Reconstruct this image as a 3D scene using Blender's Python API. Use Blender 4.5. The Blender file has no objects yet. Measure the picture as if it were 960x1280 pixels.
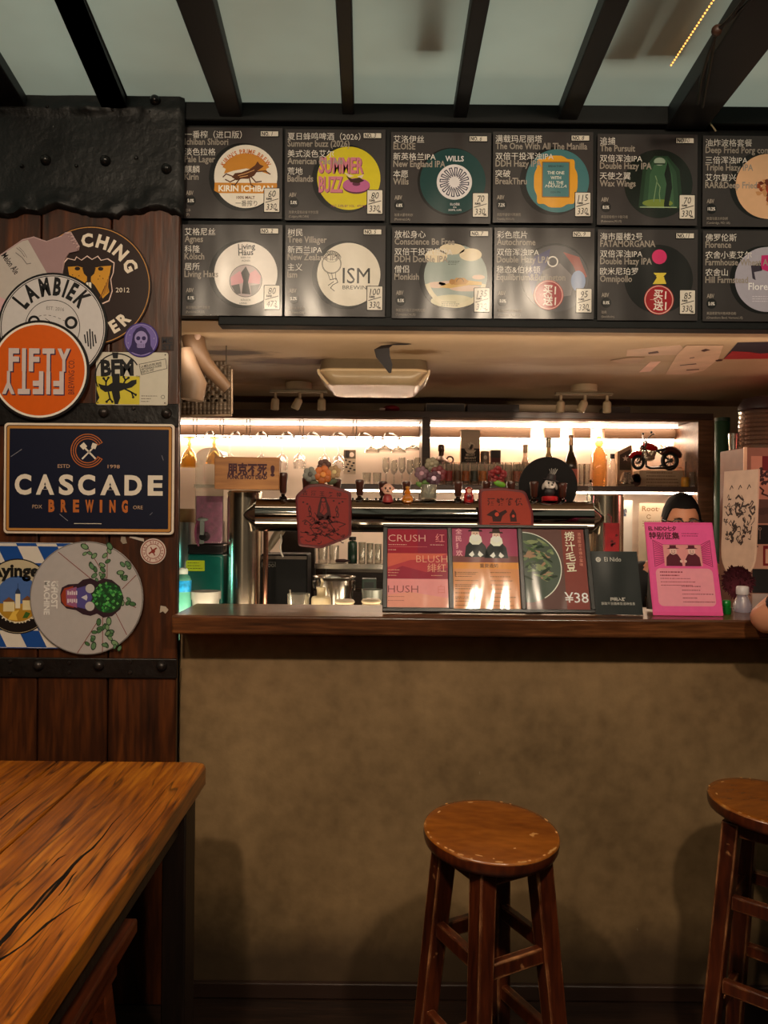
import bpy, bmesh, math, random
from mathutils import Vector, Matrix, noise as mnoise
R = math.radians
rnd = random.Random(7)
C = bpy.context.scene.collection
SC = bpy.context.scene

# ---------------------------------------------------------------- camera, world, lights, exposure
FPX = 960.0                                   # focal length in pixels of the 960x1280 frame
ROLL = R(0.5)
CAMZ = 1.40
cam_d = bpy.data.cameras.new('camera')
cam_d.sensor_fit = 'VERTICAL'; cam_d.sensor_height = 36.0; cam_d.lens = 36.0 * FPX / 1280.0
cam_d.clip_start = 0.02
cam = bpy.data.objects.new('camera', cam_d); C.objects.link(cam)
cam.location = (0, 0, CAMZ)
cam.rotation_euler = (math.pi / 2, -ROLL, 0)
SC.camera = cam
SC.view_settings.view_transform = 'Standard'
SC.view_settings.look = 'None'
SC.view_settings.gamma = 1.0
SC.view_settings.use_curve_mapping = False
SC.view_settings.exposure = 0.0
SC.cycles.use_denoising = True
SC.cycles.max_bounces = 8
SC.cycles.transparent_max_bounces = 24
SC.cycles.caustics_reflective = False
SC.cycles.caustics_refractive = False
SC.cycles.sample_clamp_indirect = 6.0

w = bpy.data.worlds.new('world'); SC.world = w; w.use_nodes = True
w.node_tree.nodes['Background'].inputs['Color'].default_value = (0.010, 0.008, 0.006, 1)
w.node_tree.nodes['Background'].inputs['Strength'].default_value = 0.6

def light(name, kind, loc, energy, col, size=0.1, target=None, size_y=None, spot=None, blend=0.6):
    l = bpy.data.lights.new(name, kind)
    l.energy = energy; l.color = col
    if kind == 'AREA':
        l.size = size
        if size_y: l.shape = 'RECTANGLE'; l.size_y = size_y
    else:
        l.shadow_soft_size = size
    if kind == 'SPOT':
        l.spot_size = R(spot); l.spot_blend = blend
    o = bpy.data.objects.new(name, l); C.objects.link(o); o.location = loc
    if target is not None:
        d = Vector(target) - Vector(loc)
        o.rotation_euler = d.to_track_quat('-Z', 'Y').to_euler()
    return o

WARM = (1.0, 0.80, 0.58)
# pendant lamps of the guest room, above and behind the camera
light('room_lamp', 'SPOT', (-0.55, 0.18, 2.50), 74, WARM, 0.05, (-0.35, 2.2, 0.85), spot=120, blend=0.7)
light('room_lamp', 'SPOT', (0.62, 0.22, 2.50), 74, WARM, 0.05, (0.55, 2.2, 0.85), spot=120, blend=0.7)
light('room_lamp', 'SPOT', (-0.95, 0.75, 2.50), 24, (1.0, 0.70, 0.42), 0.05, (-0.75, 1.35, 0.7), spot=70, blend=0.8)
# added unseen fill light at the far end of the guest room, behind the viewer
light('rear_fill', 'POINT', (-0.9, -1.9, 1.9), 8, (1.0, 0.76, 0.50), 0.12)
# daylight grey over the translucent roof sheet
light('roof_light', 'AREA', (0.0, 0.3, 3.6), 60, (0.90, 1.0, 0.88), 5.0, (0, 0.3, 0), size_y=5.0)
# added unseen fills by bar top and board; teal glow left, red glow right
light('under_bar_fill', 'AREA', (0.35, 2.44, 1.03), 7.5, (1.0, 0.80, 0.56), 2.2, (0.35, 2.95, 2.1), size_y=0.10)
light('board_fill', 'AREA', (0.35, 2.36, 1.90), 2.4, (1.0, 0.80, 0.58), 2.0, (0.35, 3.3, 1.45), size_y=0.04)
light('teal_glow', 'SPOT', (-1.35, 2.58, 1.22), 4, (0.22, 1.0, 0.80), 0.06, (-0.85, 2.78, 1.14), spot=34, blend=0.6)  # teal light from the left, source unseen
light('red_glow', 'SPOT', (1.95, 2.62, 1.60), 9, (1.0, 0.28, 0.24), 0.15, (1.30, 2.75, 1.85), spot=110, blend=0.9)
for _x in (0.68, 0.79, 0.90): light('track_spot', 'SPOT', (_x, 3.34, 1.83), 2.2, (1.0, 0.80, 0.58), 0.015, (_x + 0.02, 3.9, 1.80), spot=42, blend=0.5)
for _x in (-0.45, -0.34, -0.24): light('track_spot', 'SPOT', (_x, 3.34, 1.83), 1.6, (1.0, 0.80, 0.58), 0.015, (_x - 0.02, 3.9, 1.62), spot=50, blend=0.6)

# ---------------------------------------------------------------- picture <-> place
_c, _s = math.cos(ROLL), math.sin(ROLL)
def at(px, py, Y):
    dx, dy = px - 480.0, py - 640.0
    u = dx * _c + dy * _s; v = -dx * _s + dy * _c
    return Vector((u / FPX * Y, Y, CAMZ - v / FPX * Y))
def atz(px, py, Z):
    dx, dy = px - 480.0, py - 640.0
    u = dx * _c + dy * _s; v = -dx * _s + dy * _c
    Y = (CAMZ - Z) * FPX / v
    return Vector((u / FPX * Y, Y, Z))

# ---------------------------------------------------------------- materials
def lin(c):
    return tuple(((x / 255.0) / 12.92 if x / 255.0 <= 0.04045 else ((x / 255.0 + 0.055) / 1.055) ** 2.4) for x in c)
_mats = {}
def _new(name):
    m = bpy.data.materials.new(name); m.use_nodes = True
    nt = m.node_tree; b = nt.nodes['Principled BSDF']
    return m, nt, b
def M(name, col, rough=0.5, metal=0.0, var=0.12, scale=25.0, bump=0.0, bscale=None, coat=0.0, emit=0.0, emit_col=None, trans=0.0, spec=0.5, stretch=None, alpha=None):
    """plain principled material whose colour is broken up by noise"""
    if name in _mats: return _mats[name]
    m, nt, b = _new(name)
    L = nt.links
    tc = nt.nodes.new('ShaderNodeTexCoord')
    mp = nt.nodes.new('ShaderNodeMapping'); L.new(tc.outputs['Object'], mp.inputs['Vector'])
    if stretch: mp.inputs['Scale'].default_value = stretch
    nz = nt.nodes.new('ShaderNodeTexNoise'); nz.inputs['Scale'].default_value = scale; nz.inputs['Detail'].default_value = 4
    L.new(mp.outputs['Vector'], nz.inputs['Vector'])
    rp = nt.nodes.new('ShaderNodeValToRGB')
    c = lin(col)
    rp.color_ramp.elements[0].position = 0.3; rp.color_ramp.elements[1].position = 0.7
    rp.color_ramp.elements[0].color = tuple(x * (1 - var) for x in c) + (1,)
    rp.color_ramp.elements[1].color = tuple(min(1, x * (1 + var)) for x in c) + (1,)
    L.new(nz.outputs['Fac'], rp.inputs['Fac']); L.new(rp.outputs['Color'], b.inputs['Base Color'])
    b.inputs['Roughness'].default_value = rough; b.inputs['Metallic'].default_value = metal
    b.inputs['Coat Weight'].default_value = coat; b.inputs['Specular IOR Level'].default_value = spec
    b.inputs['Transmission Weight'].default_value = trans
    if alpha is not None: b.inputs['Alpha'].default_value = alpha
    if emit:
        b.inputs['Emission Color'].default_value = lin(emit_col or col) + (1,); b.inputs['Emission Strength'].default_value = emit
    if bump:
        n2 = nt.nodes.new('ShaderNodeTexNoise'); n2.inputs['Scale'].default_value = bscale or scale; n2.inputs['Detail'].default_value = 5
        L.new(mp.outputs['Vector'], n2.inputs['Vector'])
        bp = nt.nodes.new('ShaderNodeBump'); bp.inputs['Strength'].default_value = bump; bp.inputs['Distance'].default_value = 0.01
        L.new(n2.outputs['Fac'], bp.inputs['Height']); L.new(bp.outputs['Normal'], b.inputs['Normal'])
    _mats[name] = m; return m
def emis(name, col, strength):
    if name in _mats: return _mats[name]
    m, nt, b = _new(name)
    b.inputs['Base Color'].default_value = lin(col) + (1,)
    b.inputs['Emission Color'].default_value = lin(col) + (1,); b.inputs['Emission Strength'].default_value = strength
    _mats[name] = m; return m
def glass(name, col=(235, 240, 238), tint=0.0, rough=0.02, body=0.0):
    """thin clear wall: see-through head on, mirror-like at the rims; body = share of coloured solid"""
    if name in _mats: return _mats[name]
    m = bpy.data.materials.new(name); m.use_nodes = True; nt = m.node_tree; L = nt.links
    nt.nodes.clear()
    out = nt.nodes.new('ShaderNodeOutputMaterial')
    tr = nt.nodes.new('ShaderNodeBsdfTransparent'); gl = nt.nodes.new('ShaderNodeBsdfGlossy')
    c = lin(col); tr.inputs['Color'].default_value = tuple(1 - tint + tint * x for x in c) + (1,)
    gl.inputs['Roughness'].default_value = rough; gl.inputs['Color'].default_value = (0.95, 0.95, 0.93, 1)
    lw = nt.nodes.new('ShaderNodeLayerWeight'); lw.inputs['Blend'].default_value = 0.35
    nz = nt.nodes.new('ShaderNodeTexNoise'); nz.inputs['Scale'].default_value = 40
    ma = nt.nodes.new('ShaderNodeMath'); ma.operation = 'MULTIPLY_ADD'; ma.inputs[1].default_value = 0.85; ma.inputs[2].default_value = 0.04
    L.new(lw.outputs['Facing'], ma.inputs[0])
    mx = nt.nodes.new('ShaderNodeMixShader')
    L.new(ma.outputs[0], mx.inputs['Fac']); L.new(tr.outputs[0], mx.inputs[1]); L.new(gl.outputs[0], mx.inputs[2])
    last = mx
    if body > 0:
        p = nt.nodes.new('ShaderNodeBsdfPrincipled'); p.inputs['Base Color'].default_value = c + (1,); p.inputs['Roughness'].default_value = 0.15
        m2 = nt.nodes.new('ShaderNodeMixShader'); m2.inputs['Fac'].default_value = body
        L.new(mx.outputs[0], m2.inputs[1]); L.new(p.outputs[0], m2.inputs[2]); last = m2
    L.new(last.outputs[0], out.inputs['Surface'])
    _mats[name] = m; return m
def wood(name, dark, mid, light_, grain=(14, 1.2, 14), rough=0.4, bump=0.25, coat=0.0, cracks=0.0, wear=0.0, wear_col=(190, 130, 70), blotch=1.0):
    """wood with grain stretched along the axis that has the small scale"""
    if name in _mats: return _mats[name]
    m, nt, b = _new(name); L = nt.links
    tc = nt.nodes.new('ShaderNodeTexCoord')
    mp = nt.nodes.new('ShaderNodeMapping'); mp.inputs['Scale'].default_value = grain
    L.new(tc.outputs['Object'], mp.inputs['Vector'])
    n1 = nt.nodes.new('ShaderNodeTexNoise'); n1.inputs['Scale'].default_value = 2.2; n1.inputs['Detail'].default_value = 8; n1.inputs['Distortion'].default_value = 0.6
    L.new(mp.outputs['Vector'], n1.inputs['Vector'])
    n2 = nt.nodes.new('ShaderNodeTexNoise'); n2.inputs['Scale'].default_value = 9; n2.inputs['Detail'].default_value = 6
    L.new(mp.outputs['Vector'], n2.inputs['Vector'])
    n3 = nt.nodes.new('ShaderNodeTexNoise'); n3.inputs['Scale'].default_value = 3.0 * blotch; n3.inputs['Detail'].default_value = 3
    L.new(tc.outputs['Object'], n3.inputs['Vector'])
    a1 = nt.nodes.new('ShaderNodeMath'); a1.operation = 'MULTIPLY_ADD'; a1.inputs[1].default_value = 0.5
    L.new(n2.outputs['Fac'], a1.inputs[0])
    a0 = nt.nodes.new('ShaderNodeMath'); a0.operation = 'MULTIPLY'; a0.inputs[1].default_value = 0.5
    L.new(n1.outputs['Fac'], a0.inputs[0]); L.new(a0.outputs[0], a1.inputs[2])
    a2 = nt.nodes.new('ShaderNodeMath'); a2.operation = 'MULTIPLY_ADD'; a2.inputs[1].default_value = 0.35; a2.inputs[2].default_value = -0.17
    L.new(n3.outputs['Fac'], a2.inputs[0])
    a3 = nt.nodes.new('ShaderNodeMath'); a3.operation = 'ADD'; L.new(a1.outputs[0], a3.inputs[0]); L.new(a2.outputs[0], a3.inputs[1])
    rp = nt.nodes.new('ShaderNodeValToRGB'); e = rp.color_ramp.elements
    e[0].position = 0.32; e[0].color = lin(dark) + (1,); e[1].position = 0.68; e[1].color = lin(light_) + (1,)
    em = e.new(0.5); em.color = lin(mid) + (1,)
    L.new(a3.outputs[0], rp.inputs['Fac'])
    col = rp.outputs['Color']
    if cracks > 0:
        n4 = nt.nodes.new('ShaderNodeTexNoise'); n4.inputs['Scale'].default_value = 1.3; n4.inputs['Detail'].default_value = 3; n4.inputs['Distortion'].default_value = 0.4
        L.new(mp.outputs['Vector'], n4.inputs['Vector'])
        r4 = nt.nodes.new('ShaderNodeValToRGB'); q = r4.color_ramp.elements
        q[0].position = 0.485; q[0].color = (1, 1, 1, 1); q[1].position = 0.515; q[1].color = (1, 1, 1, 1)
        k = q.new(0.5); v = 1 - cracks; k.color = (v, v, v, 1)
        L.new(n4.outputs['Fac'], r4.inputs['Fac'])
        mx = nt.nodes.new('ShaderNodeMix'); mx.data_type = 'RGBA'; mx.blend_type = 'MULTIPLY'; mx.inputs['Factor'].default_value = 1
        L.new(col, mx.inputs['A']); L.new(r4.outputs['Color'], mx.inputs['B']); col = mx.outputs['Result']
    if wear > 0:
        g = nt.nodes.new('ShaderNodeNewGeometry')
        bv = nt.nodes.new('ShaderNodeBevel'); bv.samples = 4; bv.inputs['Radius'].default_value = 0.007
        dt = nt.nodes.new('ShaderNodeVectorMath'); dt.operation = 'DOT_PRODUCT'; L.new(bv.outputs['Normal'], dt.inputs[0]); L.new(g.outputs['Normal'], dt.inputs[1])
        n5 = nt.nodes.new('ShaderNodeTexNoise'); n5.inputs['Scale'].default_value = 16; n5.inputs['Detail'].default_value = 7
        L.new(tc.outputs['Object'], n5.inputs['Vector'])
        s1 = nt.nodes.new('ShaderNodeMath'); s1.operation = 'MULTIPLY_ADD'; s1.inputs[1].default_value = -3.0; s1.inputs[2].default_value = 3.0; s1.use_clamp = True
        L.new(dt.outputs['Value'], s1.inputs[0])
        s2 = nt.nodes.new('ShaderNodeMath'); s2.operation = 'ADD'; L.new(s1.outputs[0], s2.inputs[0]); L.new(n5.outputs['Fac'], s2.inputs[1])
        r5 = nt.nodes.new('ShaderNodeValToRGB'); q = r5.color_ramp.elements
        q[0].position = 0.74 - 0.06 * wear; q[0].color = (0, 0, 0, 1); q[1].position = 0.77 - 0.06 * wear; q[1].color = (1, 1, 1, 1)
        L.new(s2.outputs[0], r5.inputs['Fac'])
        mx = nt.nodes.new('ShaderNodeMix'); mx.data_type = 'RGBA'
        L.new(r5.outputs['Color'], mx.inputs['Factor']); L.new(col, mx.inputs['A']); mx.inputs['B'].default_value = lin(wear_col) + (1,); col = mx.outputs['Result']
    L.new(col, b.inputs['Base Color'])
    b.inputs['Roughness'].default_value = rough; b.inputs['Coat Weight'].default_value = coat; b.inputs['Coat Roughness'].default_value = 0.25
    bp = nt.nodes.new('ShaderNodeBump'); bp.inputs['Strength'].default_value = bump; bp.inputs['Distance'].default_value = 0.004
    L.new(a1.outputs[0], bp.inputs['Height']); L.new(bp.outputs['Normal'], b.inputs['Normal'])
    _mats[name] = m; return m
def ink(col, fam='matte'):
    """printed colour; fam sets the sheen of the sheet it is printed on"""
    n = 'ink_%s_%02x%02x%02x' % ((fam,) + tuple(int(x) for x in col))
    if n in _mats: return _mats[n]
    m, nt, b = _new(n); L = nt.links
    g = nt.nodes.new('ShaderNodeNewGeometry')
    nz = nt.nodes.new('ShaderNodeTexNoise'); nz.inputs['Scale'].default_value = 60; nz.inputs['Detail'].default_value = 3
    L.new(g.outputs['Position'], nz.inputs['Vector'])
    rp = nt.nodes.new('ShaderNodeValToRGB'); c = lin(col)
    rp.color_ramp.elements[0].color = tuple(x * 0.93 for x in c) + (1,); rp.color_ramp.elements[1].color = tuple(min(1, x * 1.06) for x in c) + (1,)
    L.new(nz.outputs['Fac'], rp.inputs['Fac']); L.new(rp.outputs['Color'], b.inputs['Base Color'])
    rough = {'matte': 0.55, 'gloss': 0.26, 'film': 0.12, 'tin': 0.38}[fam]
    b.inputs['Roughness'].default_value = rough; b.inputs['Specular IOR Level'].default_value = 0.3 if fam in ('matte', 'tin') else 0.5
    if fam in ('gloss', 'film'):
        n2 = nt.nodes.new('ShaderNodeTexNoise'); n2.inputs['Scale'].default_value = 7.0 if fam == 'gloss' else 17.0; n2.inputs['Detail'].default_value = 1.0
        mp = nt.nodes.new('ShaderNodeMapping'); mp.inputs['Scale'].default_value = (1.0, 1.0, 0.45 if fam == 'gloss' else 0.22)
        L.new(g.outputs['Position'], mp.inputs['Vector']); L.new(mp.outputs['Vector'], n2.inputs['Vector'])
        bp = nt.nodes.new('ShaderNodeBump'); bp.inputs['Strength'].default_value = 1.0; bp.inputs['Distance'].default_value = 0.012 if fam == 'gloss' else 0.0035
        L.new(n2.outputs['Fac'], bp.inputs['Height']); L.new(bp.outputs['Normal'], b.inputs['Normal'])
    _mats[n] = m; return m

# ---------------------------------------------------------------- things
def tag(o, label=None, cat=None, group=None, kind=None):
    if label: o['label'] = label
    if cat: o['category'] = cat
    if group: o['group'] = group
    if kind: o['kind'] = kind
    return o
def thing(name, label, cat, loc=(0, 0, 0), rot=(0, 0, 0), group=None):
    o = bpy.data.objects.new(name, None); C.objects.link(o)
    o.empty_display_size = 0.05
    o.location = loc; o.rotation_euler = rot
    return tag(o, label, cat, group)
def kids(o): return [c for c in bpy.data.objects if c.parent == o]
def dup(o, loc, rz=None, label=None):
    def cp(a, par):
        b = a.copy(); C.objects.link(b)
        if par: b.parent = par
        for ch in list(a.children): cp(ch, b)
        return b
    r = cp(o, None); r.location = loc
    if rz is not None: r.rotation_euler = (r.rotation_euler[0], r.rotation_euler[1], rz)
    if label: r['label'] = label
    return r

class MB:
    """collects shapes into one mesh"""
    def __init__(s): s.v = []; s.f = []; s.m = []; s.mi = 0
    def add(s, vs, fs):
        o = len(s.v); s.v += [tuple(x) for x in vs]
        for f in fs: s.f.append(tuple(i + o for i in f)); s.m.append(s.mi)
        return s
    def use(s, i): s.mi = i; return s
    def box(s, c, d, rot=None):
        x, y, z = d[0] / 2, d[1] / 2, d[2] / 2
        vs = [Vector(p) for p in ((-x, -y, -z), (x, -y, -z), (x, y, -z), (-x, y, -z), (-x, -y, z), (x, -y, z), (x, y, z), (-x, y, z))]
        if rot is not None: vs = [rot @ p for p in vs]
        c = Vector(c)
        return s.add([p + c for p in vs], [(0, 3, 2, 1), (4, 5, 6, 7), (0, 1, 5, 4), (1, 2, 6, 5), (2, 3, 7, 6), (3, 0, 4, 7)])
    def span(s, a, b):
        a = Vector(a); b = Vector(b); return s.box((a + b) / 2, [abs(x) for x in (b - a)])
    def bar(s, p0, p1, w0, d0, w1=None, d1=None, side=None):
        """tapered square-section bar from p0 to p1"""
        p0 = Vector(p0); p1 = Vector(p1); t = (p1 - p0).normalized()
        sd = Vector(side) if side is not None else (Vector((0, 0, 1)) if abs(t.z) < 0.8 else Vector((1, 0, 0)))
        u = (sd - t * sd.dot(t)).normalized(); v = t.cross(u)
        w1 = w0 if w1 is None else w1; d1 = d0 if d1 is None else d1
        q = []
        for p, ww, dd in ((p0, w0, d0), (p1, w1, d1)):
            for a, b in ((-1, -1), (1, -1), (1, 1), (-1, 1)): q.append(p + u * a * ww / 2 + v * b * dd / 2)
        return s.add(q, [(0, 3, 2, 1), (4, 5, 6, 7), (0, 1, 5, 4), (1, 2, 6, 5), (2, 3, 7, 6), (3, 0, 4, 7)])
    def lathe(s, prof, c=(0, 0, 0), n=24, axis='Z', arc=None):
        c = Vector(c); vs = []; fs = []; rows = []
        for r, z in prof:
            if r < 1e-6: rows.append([len(vs)]); vs.append((0, 0, z))
            else:
                rows.append(list(range(len(vs), len(vs) + n)))
                for k in range(n): a = 2 * math.pi * k / n; vs.append((r * math.cos(a), r * math.sin(a), z))
        for A, B in zip(rows, rows[1:]):
            for k in range(n):
                k2 = (k + 1) % n
                if len(A) == 1 and len(B) == 1: break
                if len(A) == 1: fs.append((A[0], B[k2], B[k]))
                elif len(B) == 1: fs.append((A[k], A[k2], B[0]))
                else: fs.append((A[k], A[k2], B[k2], B[k]))
        if axis == 'Y': vs = [(x, z, -y) for x, y, z in vs]     # axis to +Y
        elif axis == 'X': vs = [(z, y, -x) for x, y, z in vs]
        elif axis != 'Z':
            q = Vector((0, 0, 1)).rotation_difference(Vector(axis).normalized())
            vs = [q @ Vector(p) for p in vs]
        return s.add([Vector(p) + c for p in vs], fs)
    def cyl(s, p0, p1, r0, r1=None, n=20):
        p0 = Vector(p0); p1 = Vector(p1); r1 = r0 if r1 is None else r1; h = (p1 - p0).length
        return s.lathe([(0, 0), (r0, 0), (r1, h), (0, h)], p0, n, p1 - p0)
    def ball(s, c, r, nu=18, nv=10, rot=None):
        if not hasattr(r, '__len__'): r = (r, r, r)
        vs = []; c = Vector(c)
        for i in range(nv + 1):
            t = math.pi * i / nv
            if i in (0, nv): vs.append(Vector((0, 0, math.cos(t) * r[2])))
            else:
                for k in range(nu):
                    a = 2 * math.pi * k / nu; vs.append(Vector((math.sin(t) * math.cos(a) * r[0], math.sin(t) * math.sin(a) * r[1], math.cos(t) * r[2])))
        fs = []
        row = lambda i: [0] if i == 0 else ([len(vs) - 1] if i == nv else list(range(1 + (i - 1) * nu, 1 + i * nu)))
        for i in range(nv):
            A, B = row(i), row(i + 1)
            for k in range(nu):
                k2 = (k + 1) % nu
                if len(A) == 1: fs.append((A[0], B[k], B[k2]))
                elif len(B) == 1: fs.append((A[k], B[0], A[k2]))
                else: fs.append((A[k], B[k], B[k2], A[k2]))
        if rot is not None: vs = [rot @ p for p in vs]
        return s.add([p + c for p in vs], fs)
    def tube(s, pts, r, n=8, closed=False):
        pts = [Vector(p) for p in pts]; N = len(pts); vs = []; fs = []
        rr = r if hasattr(r, '__len__') else [r] * N
        u = None
        for i, p in enumerate(pts):
            if closed: t = pts[(i + 1) % N] - pts[i - 1]
            else: t = pts[min(i + 1, N - 1)] - pts[max(i - 1, 0)]
            t.normalize()
            if u is None: u = t.orthogonal().normalized()
            else:
                u = u - t * u.dot(t)
                u = u.normalized() if u.length > 1e-6 else t.orthogonal().normalized()
            v = t.cross(u)
            for k in range(n):
                a = 2 * math.pi * k / n; vs.append(p + (u * math.cos(a) + v * math.sin(a)) * rr[i])
        for i in range(N if closed else N - 1):
            j = (i + 1) % N
            for k in range(n):
                k2 = (k + 1) % n; fs.append((i * n + k, i * n + k2, j * n + k2, j * n + k))
        if not closed: fs.append(tuple(reversed(range(n)))); fs.append(tuple((N - 1) * n + k for k in range(n)))
        return s.add(vs, fs)
    def prism(s, pts, y0, y1):
        """outline in (x, z), extruded along y"""
        n = len(pts)
        area = sum(pts[i][0] * pts[(i + 1) % n][1] - pts[(i + 1) % n][0] * pts[i][1] for i in range(n))
        if area < 0: pts = pts[::-1]
        if y0 > y1: y0, y1 = y1, y0
        vs = [(x, y0, z) for x, z in pts] + [(x, y1, z) for x, z in pts]
        fs = [tuple(range(n)), tuple(reversed(range(n, 2 * n)))]
        for i in range(n): j = (i + 1) % n; fs.append((j, i, i + n, j + n))
        return s.add(vs, fs)
    def build(s, name, mats, parent=None, bevel=0.0, segs=2, sharp=38, shift=None, sub=0):
        me = bpy.data.meshes.new(name)
        vs = s.v if shift is None else [tuple(Vector(p) - Vector(shift)) for p in s.v]
        me.from_pydata(vs, [], s.f)
        if not isinstance(mats, (list, tuple)): mats = [mats]
        for m in mats: me.materials.append(m)
        if len(mats) > 1: me.polygons.foreach_set('material_index', s.m)
        me.polygons.foreach_set('use_smooth', [True] * len(me.polygons))
        me.validate(); me.update()
        me.set_sharp_from_angle(angle=R(sharp))
        o = bpy.data.objects.new(name, me); C.objects.link(o)
        if parent is not None: o.parent = parent
        if bevel:
            b = o.modifiers.new('bevel', 'BEVEL'); b.width = bevel; b.segments = segs; b.limit_method = 'ANGLE'; b.angle_limit = R(40)
        if sub:
            q = o.modifiers.new('smooth', 'SUBSURF'); q.levels = sub; q.render_levels = sub
        return o

# ---------------------------------------------------------------- flat print: lettering and drawings as thin inked shapes
_tx = {}
def text_mesh(body, bold=0.0, res=2):
    k = (body, bold, res)
    if k in _tx: return _tx[k]
    c = bpy.data.curves.new('lettering', 'FONT'); c.body = body; c.size = 1; c.resolution_u = res; c.offset = bold
    o = bpy.data.objects.new('lettering', c)
    me = bpy.data.meshes.new_from_object(o)
    vs = [(v.co.x, v.co.y) for v in me.vertices]; fs = [tuple(p.vertices) for p in me.polygons]
    bpy.data.objects.remove(o); bpy.data.curves.remove(c); bpy.data.meshes.remove(me)
    xs = [v[0] for v in vs] or [0, 0.3]
    _tx[k] = (vs, fs, min(xs), max(xs)); return _tx[k]

class Sheet:
    """drawing in photo-like coordinates: x right, y down; L = layer of ink"""
    def __init__(s): s.items = []
    def raw(s, vs, fs, col, L): s.items.append((vs, fs, col, L)); return s
    def poly(s, pts, col, L): return s.raw(list(pts), [tuple(range(len(pts)))], col, L)
    def rect(s, x0, y0, x1, y1, col, L, r=0.0):
        if r <= 0: return s.poly([(x0, y0), (x1, y0), (x1, y1), (x0, y1)], col, L)
        return s.poly(rrect(x0, y0, x1, y1, r), col, L)
    def circ(s, cx, cy, r, col, L, n=48, ry=None):
        ry = r if ry is None else ry
        return s.poly([(cx + r * math.cos(2 * math.pi * k / n), cy + ry * math.sin(2 * math.pi * k / n)) for k in range(n)], col, L)
    def ring(s, cx, cy, r0, r1, col, L, a0=0, a1=360, n=64, sy=1.0):
        vs = []; fs = []
        for k in range(n + 1):
            a = R(a0 + (a1 - a0) * k / n)
            for r in (r0, r1): vs.append((cx + r * math.cos(a), cy + r * math.sin(a) * sy))
        for k in range(n): fs.append((2 * k, 2 * k + 1, 2 * k + 3, 2 * k + 2))
        return s.raw(vs, fs, col, L)
    def line(s, pts, wd, col, L):
        vs = []; fs = []
        for i in range(len(pts) - 1):
            (x0, y0), (x1, y1) = pts[i], pts[i + 1]
            d = math.hypot(x1 - x0, y1 - y0) or 1; nx, ny = -(y1 - y0) / d * wd / 2, (x1 - x0) / d * wd / 2
            ex, ey = (x1 - x0) / d * wd * 0.25, (y1 - y0) / d * wd * 0.25
            o = len(vs)
            vs += [(x0 + nx - ex, y0 + ny - ey), (x0 - nx - ex, y0 - ny - ey), (x1 - nx + ex, y1 - ny + ey), (x1 + nx + ex, y1 + ny + ey)]
            fs.append((o, o + 1, o + 2, o + 3))
        return s.raw(vs, fs, col, L)
    def text(s, body, x, y, size, col, L, al='l', bold=0.0, xs=1.0, rot=0.0, fit=None, res=2, flip=False, shear=0.0):
        """y = baseline, size = em height; fit = wanted width"""
        vs, fs, a, b = text_mesh(body, bold, res)
        if fit: xs = fit / max(1e-6, (b - a) * size)
        wd = (b - a) * size * xs
        ox = {'l': 0, 'c': -wd / 2, 'r': -wd}[al]
        ca, sa = math.cos(R(rot)), math.sin(R(rot)); out = []
        for vx, vy in vs:
            px = (vx - a + shear * vy) * size * xs + ox; py = -vy * size * (-1 if flip else 1)
            out.append((x + px * ca - py * sa, y + px * sa + py * ca))
        return s.raw(out, fs, col, L)
    def arc(s, body, cx, cy, r, size, col, L, mid=-90, bold=0.0, xs=1.0, gap=0.12, inward=False, spread=None):
        """letters round a circle; mid = angle of the middle (-90 = top, y down)"""
        ws = []
        for ch in body:
            vs, fs, a, b = text_mesh(ch, bold)
            ws.append((0.3 if ch == ' ' else b - a) * size * xs)
        tot = sum(ws) + gap * size * (len(body) - 1)
        if spread: gap = ((R(spread) * r) - sum(ws)) / max(1, len(body) - 1) / size; tot = R(spread) * r
        pos = -tot / 2
        for ch, wd in zip(body, ws):
            th = (pos + wd / 2) / r
            pos += wd + gap * size
            if ch == ' ': continue
            if inward: ang = R(mid) - th; rot = math.degrees(ang) - 90
            else: ang = R(mid) + th; rot = math.degrees(ang) + 90
            s.text(ch, cx + r * math.cos(ang), cy + r * math.sin(ang), size, col, L, 'c', bold, xs, rot)
        return s
    def scribble(s, x, y, wd, h, n, col, L, w=0.6, seed=1):
        """fine print too small to read: broken strokes"""
        r = random.Random(seed)
        for i in range(n):
            yy = y + h * i; xx = x
            end = x + wd * r.uniform(0.65, 1.0)
            while xx < end:
                l = r.uniform(1.0, 3.0); s.rect(xx, yy, min(end, xx + l), yy + w, col, L); xx += l + r.uniform(0.4, 1.0)
        return s
    def build(s, name, parent, sc, cx, cy, fam='matte', y0=0.0, step=0.00025, warp=None):
        mats = []; idx = {}; V = []; F = []; MI = []
        for vs, fs, col, L in s.items:
            m = ink(col, fam)
            if m.name not in idx: idx[m.name] = len(mats); mats.append(m)
            o = len(V)
            V += [((x - cx) * sc, -(y0 + L * step), -(y - cy) * sc) for x, y in vs]
            for f in fs:
                # face the viewer (-Y)
                ar = 0
                for i in range(len(f)):
                    p, q = vs[f[i]], vs[f[(i + 1) % len(f)]]; ar += p[0] * q[1] - q[0] * p[1]
                g = tuple(i + o for i in f)
                F.append(g[::-1] if ar > 0 else g); MI.append(idx[m.name])
        if warp: V = [warp(p) for p in V]
        me = bpy.data.meshes.new(name); me.from_pydata(V, [], F)
        for m in mats: me.materials.append(m)
        me.polygons.foreach_set('material_index', MI); me.update()
        o = bpy.data.objects.new(name, me); C.objects.link(o); o.parent = parent
        return o
def rrect(x0, y0, x1, y1, r, n=5):
    p = []
    for cx, cy, a in ((x1 - r, y0 + r, -90), (x1 - r, y1 - r, 0), (x0 + r, y1 - r, 90), (x0 + r, y0 + r, 180)):
        for k in range(n + 1):
            t = R(a + 90 * k / n); p.append((cx + r * math.cos(t), cy + r * math.sin(t)))
    return p
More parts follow.
